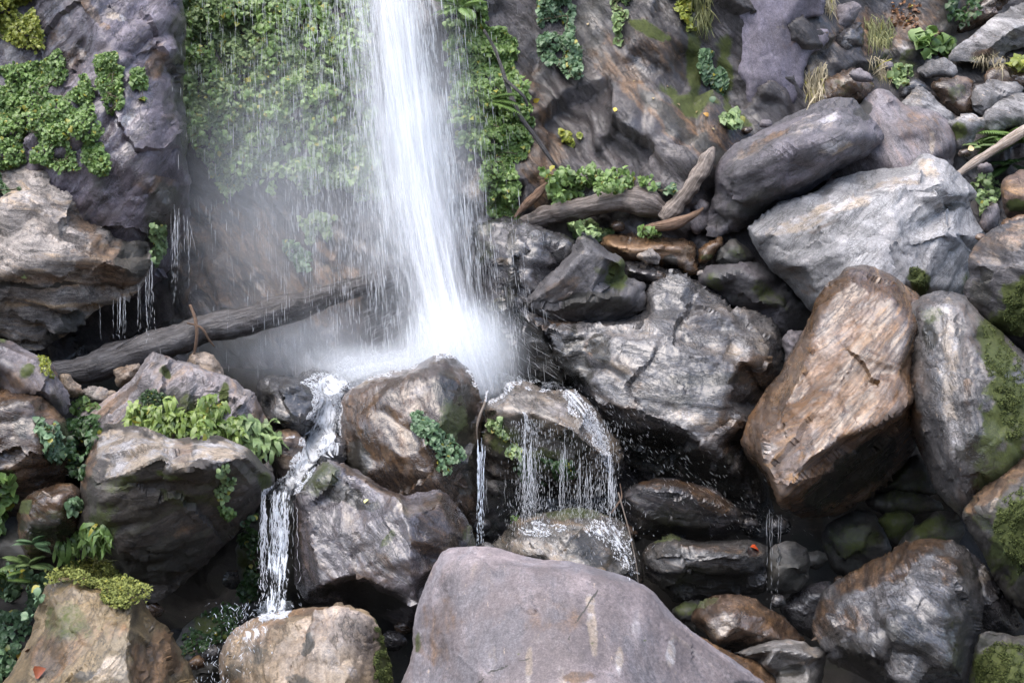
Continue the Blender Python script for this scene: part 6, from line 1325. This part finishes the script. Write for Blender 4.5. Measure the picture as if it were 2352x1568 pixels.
fd = lambda o: (lambda y: np.interp(y, [-150, 880], [16.9, 16.15]) + o)
flow_sheet('water_core', sheet_mat('fall_core', 15.0, 0.42, 0.34, 0.68, 0.56, col=(0.94, 0.955, 0.98), detail=7), [(-150, 905, (lambda y, k=k: fc(y) + (6 + 5 * k) * np.sin(y / (150. + 40 * k) + k * 2)), (lambda y, k=k: fw(y) * (0.85 + 0.10 * k)), fd(0.13 * k - 0.3), 0.25 - 0.04 * k, 2.6 - 0.25 * k) for k in range(6)], fall)
flow_sheet('water_veil', sheet_mat('fall_veil', 18.0, 0.7, 0.36, 0.78, 0.42, col=(0.94, 0.955, 0.98), detail=7), [(-150, 890, (lambda y, k=k: fc(y) - (75 - 22 * k) * (1 - y / 2500.) + 14 * np.sin(y / 120. + k)), (lambda y, k=k: 165 + 30 * k), fd(0.2 * k - 0.35), 0.15, 1.6) for k in range(4)], fall)
b = NB('spray')
b.b.inputs['Base Color'].default_value = (0.94, 0.96, 0.98, 1)
b.b.inputs['Roughness'].default_value = 0.5
_tp = b.n('BsdfTransparent'); _tl = b.n('BsdfTranslucent'); _tl.inputs[0].default_value = (0.94, 0.96, 0.98, 1)
_m1 = b.n('MixShader'); _m1.inputs[0].default_value = 0.5; b.l(b.b.outputs[0], _m1.inputs[1]); b.l(_tl.outputs[0], _m1.inputs[2])
_m2 = b.n('MixShader'); _m2.inputs[0].default_value = 0.4; b.l(_tp.outputs[0], _m2.inputs[1]); b.l(_m1.outputs[0], _m2.inputs[2]); b.l(_m2.outputs[0], b.out.inputs[0])
SPRAY = b.m

def streaks(name, n, xf, yr, df, length, width, seed, parent=None, slant=None, mat=None, clump=False):
    """spindle-shaped drops drawn out by their fall"""
    r = np.random.RandomState(seed)
    Y = r.uniform(yr[0], yr[1], n)
    X = xf(Y, r)
    if clump:
        kp = perlin(np.stack([X / 26, Y / 190, np.full(n, seed * 1.1)], -1)) + 0.5 * perlin(np.stack([X / 9, Y / 80, np.full(n, seed * 2.1)], -1)) > r.uniform(-0.5, 0.5, n)
        X, Y = X[kp], Y[kp]; n = len(X)
    D = df(Y, r)
    s = mpp(D)
    Lp = length[0] + (length[1] - length[0]) * r.rand(n) ** 1.6
    W = (width[0] + (width[1] - width[0]) * r.rand(n) ** 2) * s
    sl = slant(X, Y, r) if slant is not None else np.zeros(n)
    A = unproj(X, Y, D); B = unproj(X + sl * Lp, Y + Lp, D)
    ax = B - A
    e1 = np.tile(R3 @ np.array([1.0, 0, 0]), (n, 1)); e2 = np.tile(R3 @ np.array([0, 0, 1.0]), (n, 1))
    ring = []
    for k in range(3):
        a = 2 * math.pi * k / 3 + r.rand(n) * 6
        ring.append((np.cos(a)[:, None] * e1 + np.sin(a)[:, None] * e2) * W[:, None] * 0.5)
    V = np.stack([A] + [A + ax * 0.35 + q for q in ring] + [A + ax * 0.75 + q for q in ring] + [B], 1)
    T = [(0, 1, 2), (0, 2, 3), (0, 3, 1), (1, 4, 5), (1, 5, 2), (2, 5, 6), (2, 6, 3), (3, 6, 4), (3, 4, 1), (4, 7, 5), (5, 7, 6), (6, 7, 4)]
    F = (np.array(T)[None] + (np.arange(n) * 8)[:, None, None]).reshape(-1, 3)
    return mesh_obj(name, V.reshape(-1, 3), F, mat or WATER, parent=parent)
cslant = lambda X, Y, r: 0.10 + r.normal(size=len(X)) * 0.02
streaks('water_streaks', 14000, lambda Y, r: fc(Y) + fw(Y) * (r.normal(size=len(Y)) * 0.62 - 0.05) + 18 * perlin(np.stack([Y / 60, np.zeros(len(Y)), np.zeros(len(Y))], -1)), (-150, 850), lambda Y, r: fd(0)(Y) + r.uniform(-0.5, 0.3, len(Y)), (10, 80), (0.6, 2.2), 101, fall, cslant, SPRAY, True)
streaks('spray_streaks', 17000, lambda Y, r: fc(Y) - 40 - np.abs(r.normal(size=len(Y))) * (190 + 0.02 * Y), (-150, 840), lambda Y, r: fd(0)(Y) + r.uniform(-0.6, 0.5, len(Y)), (8, 44), (0.4, 1.2), 102, fall, lambda X, Y, r: 0.03 + r.normal(size=len(X)) * 0.02, SPRAY, True)
streaks('spray_streaks', 4000, lambda Y, r: fc(Y) + 60 + np.abs(r.normal(size=len(Y))) * 65, (-100, 880), lambda Y, r: fd(0)(Y) + r.uniform(-0.5, 0.2, len(Y)), (8, 40), (0.4, 1.3), 103, fall, cslant, SPRAY, True)

# drips from the overhang on the left and the corner of the buttress
def strands(name, label, cat, lines, seed, kind=None, parent=None, mat=None, wob=3.2, drift=4.0):
    """lines: (x_top, y_top, y_bottom, depth, width_px, gap) - broken threads of falling water"""
    r = np.random.RandomState(seed)
    VV, FF, off = [], [], 0
    for (x, y0, y1, d, w, gap) in lines:
        ph = r.uniform(0, 99); dr = r.normal() * drift
        y = y0
        while y < y1:
            f = (y - y0) / max(y1 - y0, 1)
            ln = (r.uniform(30, 70) * (1 - f) ** 2 + r.uniform(3, 12))
            n = int(np.clip(ln / 4, 4, 18))
            t = np.linspace(0, 1, n)
            yy = y + t * ln
            q = np.stack([yy / 26.0, np.full(n, ph), np.zeros(n)], -1)
            xs = x + wob * perlin(q) * (0.4 + f) + 0.4 * wob * perlin(q * 3.1) + dr * (yy - y0) / max(y1 - y0, 1)
            p = unproj(xs, yy, np.full(n, d))
            prof = np.sin(np.clip(t, 0.03, 0.97) * math.pi) ** 0.45
            rad = w * 0.5 * mpp(d) * prof * np.clip(0.75 + 0.9 * perlin(q * 2.3 + 7), 0.2, 1.6) * (1 - 0.35 * f)
            V, F = tube(p, rad, 5)
            VV.append(V); FF.append(F + off); off += len(V)
            y += ln + r.exponential(gap * (0.15 + 1.6 * f))
    o = mesh_obj(name, np.concatenate(VV), np.concatenate(FF), mat or WATER, parent=parent)
    if parent is None:
        tag(o, label, cat, None, kind)
    return o
_r = random.Random(3)
ln = []
for i in range(20):
    x = _r.choice([_r.gauss(317, 8), _r.uniform(228, 350), _r.gauss(275, 10), _r.gauss(340, 6)])
    yt = np.interp(x, [200, 235, 290, 315, 338, 350], [716, 696, 678, 660, 632, 590])
    ln.append((x, yt, _r.uniform(760, 800), 15.6, _r.uniform(0.5, 1.7), _r.uniform(8, 20)))
strands('dripping_water', 'threads of water dripping from the tan layered overhang into the dark hollow', 'dripping water', ln, 5, mat=SPRAY)
ln = [(_r.uniform(394, 440), _r.uniform(470, 540), _r.uniform(560, 720), 15.9, _r.uniform(0.4, 1.3), _r.uniform(10, 22)) for i in range(22)]
strands('dripping_water', 'drops falling from the corner of the left buttress', 'dripping water', ln, 6, mat=SPRAY)
ln = [(x + _r.gauss(0, 1), 1165 + _r.uniform(0, 20), _r.uniform(1340, 1420), 13.7, _r.uniform(0.6, 1.1), _r.uniform(8, 18)) for x in (1763, 1766, 1790, 1794, 1773)]
strands('dripping_water', 'thin line of drops falling from the lower tip of the rust-brown slab', 'dripping water', ln, 7, mat=SPRAY)

# draped foam: a skin of water on whatever lies under it
def drape(name, label, cat, poly, mat, lift=0.03, step=4.0, along=(0, 1), seed=1, parent=None, kind=None, thick=0.0, feather=14.0, billow=0.0):
    poly = np.asarray(poly, float)
    x0, y0 = poly.min(0) - 4; x1, y1 = poly.max(0) + 4
    xs = np.arange(x0, x1, step); ys = np.arange(y0, y1, step)
    GX, GY = np.meshgrid(xs, ys)
    Dm = np.full(GX.shape, np.nan)
    for i in range(GX.shape[0]):
        for j in range(GX.shape[1]):
            h = hit(GX[i, j], GY[i, j])
            if h is not None:
                Dm[i, j] = depth_of(h[0])
    Dm = np.nan_to_num(Dm, nan=np.nanmedian(Dm)); Dm0 = Dm.copy()
    Dm = np.minimum(blur2(Dm, 2), blur2(Dm, 1)); Dm = np.minimum(Dm, Dm0 + 0.02)
    px, py = GX.ravel(), GY.ravel()
    inside = in_poly(px, py, poly)
    dist = seg_dist(px, py, poly) * np.where(inside, 1, -1)
    dm = max(dist.max(), 1)
    fade = np.clip(dist / min(feather, dm), 0, 1)
    bil = billow * fbm(np.stack([px / 22, py / 22, np.full(len(px), seed)], -1), 3)
    V = unproj(px, py, Dm.ravel() - lift - thick * np.sqrt(fade) - bil * fade)
    h_, w_ = GX.shape
    I = np.arange(h_ * w_).reshape(h_, w_)
    F = np.stack([I[:-1, :-1], I[1:, :-1], I[1:, 1:], I[:-1, 1:]], -1).reshape(-1, 4)
    keep = (dist[F] > -step * 1.5).any(1)
    F = F[keep]
    used = np.unique(F); rm = np.full(len(V), -1); rm[used] = np.arange(len(used))
    s = mpp(Dm.ravel())
    ax = np.array(along, float); ax /= np.linalg.norm(ax)
    al = (px * ax[0] + py * ax[1]) * s; ac = (-px * ax[1] + py * ax[0]) * s
    o = mesh_obj(name, V[used], rm[F], mat, parent=parent)
    attr(o, 'flow', np.stack([ac, al, fade, np.full(len(px), seed * 0.37)], -1)[used])
    if parent is None:
        tag(o, label, cat, None, kind)
    return o
FOAM = sheet_mat('foam', 26.0, 9.0, 0.34, 0.58, 0.95, col=(0.9, 0.93, 0.97), rough=0.4)
FOAM2 = sheet_mat('foam_thin', 30.0, 9.0, 0.46, 0.62, 0.9, col=(0.9, 0.93, 0.97), rough=0.35)
STRAND = sheet_mat('braided_water', 22.0, 3.6, 0.49, 0.60, 0.97, rough=0.2)
drape('plunge_foam', None, None, [(690, 880), (740, 855), (800, 830), (880, 815), (960, 800), (1010, 795), (1060, 800), (1110, 830), (1150, 860), (1200, 868), (1260, 885), (1310, 895), (1300, 905), (1240, 895), (1190, 885), (1160, 905), (1125, 925), (1108, 900), (1090, 870), (1060, 840), (1030, 825), (990, 830), (940, 855), (880, 862), (820, 885), (790, 905), (770, 925), (740, 920)], FOAM, lift=0.10, thick=0.20, along=(1, 0.2), seed=3, parent=fall, feather=16, billow=0.05)
def froth(name, poly, n, size, flow, seed, parent, lift=(0.03, 0.16), mat=None):
    """flecks of foam and thrown drops riding on the surface under the polygon"""
    A, r = scatter(poly, n, seed, 30.0, -0.35)
    k = len(A)
    P = A[:, :3] + (CL - A[:, :3]) / np.linalg.norm(CL - A[:, :3], axis=1)[:, None] * (lift[0] + (lift[1] - lift[0]) * r.rand(k) ** 2)[:, None]
    fl = R3 @ np.array([flow[0], -flow[1], 0.0]); fl /= np.linalg.norm(fl)
    ax = fl + r.normal(size=(k, 3)) * 0.45
    ax /= np.linalg.norm(ax, axis=1)[:, None]
    L = size * (0.4 + 1.6 * r.rand(k) ** 2)
    W = L * r.uniform(0.18, 0.4, k)
    e1 = np.cross(ax, np.array([0.2, 1, 0.3])); e1 /= np.linalg.norm(e1, axis=1)[:, None]
    e2 = np.cross(ax, e1)
    a_, w_ = ax * L[:, None] * 0.5, W[:, None] * 0.5
    V = np.stack([P - a_, P + e1 * w_, P + e2 * w_, P - e1 * w_, P - e2 * w_, P + a_], 1)
    T = np.array([(0, 2, 1), (0, 3, 2), (0, 4, 3), (0, 1, 4), (5, 1, 2), (5, 2, 3), (5, 3, 4), (5, 4, 1)])
    F = (T[None] + (np.arange(k) * 6)[:, None, None]).reshape(-1, 3)
    return mesh_obj(name, V.reshape(-1, 3), F, mat or FROTH, parent=parent)
froth('foam_flecks', [(690, 880), (740, 850), (800, 826), (880, 808), (960, 792), (1010, 785), (1070, 800), (1120, 830), (1160, 860), (1210, 868), (1320, 895), (1240, 898), (1185, 888), (1160, 910), (1125, 930), (1105, 900), (1060, 840), (1030, 822), (990, 826), (930, 852), (860, 868), (800, 895), (770, 925), (735, 915)], 8000, 0.02, (1, 0.25), 201, fall, (0.02, 0.4))
streaks('splash_streaks', 2200, lambda Y, r: 1075 + r.normal(size=len(Y)) * 95 - (880 - Y) * 0.2, (700, 900), lambda Y, r: 16.0 + r.uniform(-0.6, 0.3, len(Y)), (4, 26), (0.4, 1.3), 202, fall, lambda X, Y, r: (X - 1085) / 110.0 + r.normal(size=len(X)) * 0.5, SPRAY)
streaks('splash_streaks', 1300, lambda Y, r: r.uniform(690, 1010, len(Y)), (790, 890), lambda Y, r: 16.1 + r.uniform(-0.5, 0.4, len(Y)), (4, 22), (0.4, 1.2), 203, fall, lambda X, Y, r: r.normal(size=len(X)) * 0.9, SPRAY)
cas = bpy.data.objects.new('cascade', None); C.objects.link(cas)
cas.location = unproj(625, 1400, 13.6)
tag(cas, 'narrow white cascade tumbling between the left boulders onto the golden tan one', 'cascade')
RAP = [(722, 900), (790, 900), (784, 940), (786, 1000), (772, 1030), (748, 1040), (736, 1065), (714, 1090), (704, 1108), (690, 1128), (640, 1152), (598, 1150), (604, 1128), (638, 1104), (666, 1080), (672, 1050), (688, 1020), (702, 985), (715, 950)]
drape('rapid', None, None, RAP, FOAM, lift=0.06, thick=0.06, along=(-0.35, 1), seed=4, parent=cas, feather=14, billow=0.05)
drape('rapid', None, None, [(640, 998), (680, 990), (700, 1000), (690, 1016), (650, 1014)], FOAM2, lift=0.04, along=(1, 0.2), seed=5, parent=cas, feather=8)
drape('rapid', None, None, [(725, 1020), (790, 1005), (785, 1050), (760, 1060), (725, 1055)], FOAM2, lift=0.04, along=(-0.2, 1), seed=6, parent=cas, feather=8)
froth('foam_flecks', RAP, 9500, 0.016, (-0.4, 1), 204, cas, (0.02, 0.14))
cd = lambda o: (lambda y: np.interp(y, [1090, 1150, 1405], [14.3, 13.75, 12.95]) + o)
flow_sheet('fall_strands', STRAND, [(1100, 1405, (lambda y: np.interp(y, [1100, 1150, 1405], [652, 645, 632])), (lambda y: np.interp(y, [1100, 1150, 1405], [46, 46, 36])), cd(0.0), 0.08, 4.0),
    (1110, 1400, (lambda y: np.interp(y, [1100, 1150, 1405], [650, 648, 636])), (lambda y: np.interp(y, [1100, 1150, 1405], [38, 34, 30])), cd(-0.12), 0.06, 4.0)], cas)
ln = []
_r = random.Random(8)
for i in range(48):
    x = _r.choice([_r.gauss(605, 3), _r.uniform(604, 684), _r.gauss(650, 14), _r.gauss(636, 8)])
    ln.append((x, _r.uniform(1120, 1200), _r.uniform(1300, 1415), float(cd(0)(1260)) + _r.uniform(-0.2, 0.15), _r.uniform(0.8, 4.2), _r.uniform(1, 7)))
strands('fall_threads', None, None, ln, 9, parent=cas, wob=9.0, drift=5.0, mat=FROTH)
froth('foam_flecks', [(585, 1400), (610, 1380), (672, 1380), (665, 1410), (630, 1426), (595, 1424)], 1100, 0.03, (1, 0), 205, cas, (0.0, 0.15))
drape('splash', None, None, [(588, 1402), (610, 1392), (640, 1388), (668, 1388), (660, 1405), (630, 1422), (600, 1420)], FOAM, lift=0.05, thick=0.05, seed=7, parent=cas, feather=8, billow=0.04)
drape('splash', None, None, [(540, 1440), (590, 1415), (640, 1425), (650, 1450), (600, 1480), (560, 1540), (530, 1520)], FOAM2, lift=0.03, seed=8, parent=cas, feather=20, along=(-0.6, 1))
streaks('splash_drops', 500, lambda Y, r: 570 + r.normal(size=len(Y)) * 45 - (Y - 1400) * 0.25, (1380, 1600), lambda Y, r: np.full(len(Y), 12.3) + r.uniform(-0.4, 0.6, len(Y)), (3, 14), (0.8, 2.4), 111, cas, lambda X, Y, r: r.normal(size=len(X)) * 0.7)

thin = bpy.data.objects.new('cascade', None); C.objects.link(thin)
thin.location = unproj(1420, 1180, 14.4)
tag(thin, 'thin strands of water spilling over the tan-topped mossy boulder', 'cascade')
drape('rapid', None, None, [(1290, 892), (1310, 885), (1335, 905), (1362, 950), (1388, 990), (1402, 1040), (1408, 1085), (1395, 1080), (1375, 1030), (1345, 985), (1320, 945), (1298, 915)], FOAM2, lift=0.04, thick=0.05, along=(0.45, 1), seed=11, parent=thin, feather=10, billow=0.03)
drape('rapid', None, None, [(1192, 940), (1212, 935), (1220, 960), (1224, 1000), (1212, 1010), (1200, 975)], FOAM2, lift=0.04, along=(0.1, 1), seed=12, parent=thin, feather=6)
drape('rapid', None, None, [(1288, 980), (1306, 976), (1308, 1010), (1296, 1020), (1288, 1000)], FOAM2, lift=0.03, along=(0, 1), seed=13, parent=thin, feather=5)
ln = []
for c, n, w, y0, y1 in ((1207, 8, 2.0, 960, 1200), (1217, 9, 2.2, 990, 1200), (1226, 5, 1.4, 1010, 1190), (1296, 6, 1.7, 985, 1200), (1286, 4, 1.5, 1040, 1200), (1335, 5, 1.8, 1050, 1210), (1348, 5, 1.6, 1050, 1210), (1358, 5, 2.0, 1040, 1210), (1400, 12, 2.4, 1040, 1185), (1408, 11, 2.2, 1080, 1200)):
    for i in range(n):
        x = c + _r.gauss(0, 2.5)
        if _r.random() < 0.15: continue
        ln.append((x + 0, y0 + _r.uniform(-10, 70), y1 + _r.uniform(-25, 15), 14.25 + _r.uniform(-.1, .15), w * _r.uniform(0.4, 1.1), _r.uniform(2, 9)))
for i in range(20):
    x = _r.uniform(1105, 1400)
    ln.append((x, 1088 + _r.uniform(0, 25), _r.uniform(1130, 1200), 14.6, _r.uniform(0.6, 1.4), _r.uniform(5, 12)))
strands('fall_threads', None, None, ln, 12, parent=thin, mat=SPRAY, wob=5.0, drift=6.0)
froth('foam_flecks', [(1290, 892), (1312, 884), (1338, 905), (1365, 950), (1392, 990), (1406, 1040), (1410, 1090), (1392, 1080), (1372, 1030), (1342, 985), (1315, 945), (1295, 915)], 2400, 0.017, (0.5, 1), 206, thin, (0.01, 0.08))
froth('foam_flecks', [(1190, 1215), (1225, 1195), (1260, 1205), (1300, 1205), (1290, 1222), (1250, 1232), (1205, 1232)], 380, 0.022, (1, 0.2), 207, thin, (0.0, 0.08))
froth('foam_flecks', [(1340, 1210), (1380, 1195), (1420, 1190), (1440, 1220), (1455, 1270), (1470, 1330), (1450, 1330), (1420, 1290), (1390, 1250), (1350, 1235)], 650, 0.022, (0.6, 1), 208, thin, (0.0, 0.08))
strands('fall_threads', None, None, [(1104 + _r.gauss(0, 4), 1000 + _r.uniform(0, 40), 1255, 14.5, _r.uniform(1, 3.4), 3) for i in range(9)], 14, parent=thin)
drape('splash', None, None, [(1190, 1215), (1225, 1195), (1260, 1205), (1300, 1205), (1290, 1222), (1250, 1232), (1205, 1232)], FOAM2, lift=0.03, along=(1, 0.2), seed=14, parent=thin, feather=12, billow=0.03)
drape('splash', None, None, [(1340, 1210), (1380, 1195), (1420, 1190), (1440, 1220), (1455, 1270), (1470, 1330), (1450, 1330), (1420, 1290), (1390, 1250), (1350, 1235)], FOAM2, lift=0.03, along=(0.6, 1), seed=15, parent=thin, feather=16, billow=0.03)
streaks('splash_drops', 900, lambda Y, r: 1310 + r.normal(size=len(Y)) * 75, (1150, 1330), lambda Y, r: 14.0 + r.uniform(-0.4, 0.3, len(Y)), (2, 12), (0.6, 1.8), 112, thin, lambda X, Y, r: r.normal(size=len(X)) * 0.6, SPRAY)
streaks('drop_veil', 2600, lambda Y, r: np.where(r.rand(len(Y)) < 0.55, 1215 + r.normal(size=len(Y)) * 22, np.where(r.rand(len(Y)) < 0.6, 1385 + r.normal(size=len(Y)) * 22, 1310 + r.normal(size=len(Y)) * 40)), (960, 1210), lambda Y, r: 14.25 + r.uniform(-0.25, 0.2, len(Y)), (3, 14), (0.5, 1.6), 115, thin, lambda X, Y, r: r.normal(size=len(X)) * 0.06, SPRAY)
o = streaks('flying_drops', 520, lambda Y, r: 1290 + (Y - 880) * 1.35 + r.normal(size=len(Y)) * 60, (880, 1230), lambda Y, r: 14.3 + r.uniform(-0.4, 0.5, len(Y)), (3, 11), (0.4, 1.2), 113, None, lambda X, Y, r: 0.8 + r.normal(size=len(X)) * 0.3, SPRAY)
tag(o, 'water drops flying right from the plunge in front of the dark hollow', 'water drops', kind='stuff')

# ------------------------------------------------------------------ spray in the air
def mist(name, label, cx, cy_, d, rx, ry, rd, dens, seed):
    b = NB(name + '_air')
    b.t.nodes.remove(b.b)
    tc = b.n('TexCoord')
    vl = b.n('VectorMath', operation='LENGTH'); b.l(tc.outputs['Object'], vl.inputs[0])
    f = b.ss(vl.outputs['Value'], 1.0, 0.0)
    v = b.n('VolumePrincipled')
    v.inputs['Color'].default_value = (0.93, 0.965, 1.0, 1)
    v.inputs['Anisotropy'].default_value = -0.35
    b.l(b.math('MULTIPLY', b.math('POWER', f, 1.5), dens), v.inputs['Density'])
    b.l(v.outputs[0], b.out.inputs['Volume'])
    s = mpp(d)
    rings, seg = 10, 16
    V, F = [], []
    for i in range(rings + 1):
        a = math.pi * i / rings
        for k in range(seg):
            t = 2 * math.pi * k / seg
            V.append((math.sin(a) * math.cos(t), math.sin(a) * math.sin(t), math.cos(a)))
    for i in range(rings):
        for k in range(seg):
            k2 = (k + 1) % seg
            F.append((i * seg + k, (i + 1) * seg + k, (i + 1) * seg + k2, i * seg + k2))
    me = bpy.data.meshes.new(name)
    me.from_pydata(V, [], F)
    me.materials.append(b.m)
    o = bpy.data.objects.new(name, me); C.objects.link(o)
    o.location = unproj(cx, cy_, d)
    o.scale = (rx * s, rd, ry * s)
    tag(o, label, 'mist', None, 'stuff')
mist('mist', 'white spray cloud around the foot of the waterfall', 1050, 812, 15.95, 200, 185, 0.8, 3.8, 1)
mist('mist', 'white spray drifting over the boulders left of the waterfall foot', 890, 845, 16.1, 290, 85, 0.5, 2.8, 2)
mist('mist', 'bluish veil of spray hanging left of the waterfall', 650, 480, 16.7, 400, 520, 0.9, 0.42, 3)
mist('mist', 'soft haze of fine spray around the falling column', 950, 420, 16.5, 220, 600, 0.8, 1.1, 4)
mist('mist', 'low spray rising under the long log', 680, 790, 16.4, 320, 150, 0.5, 1.0, 5)
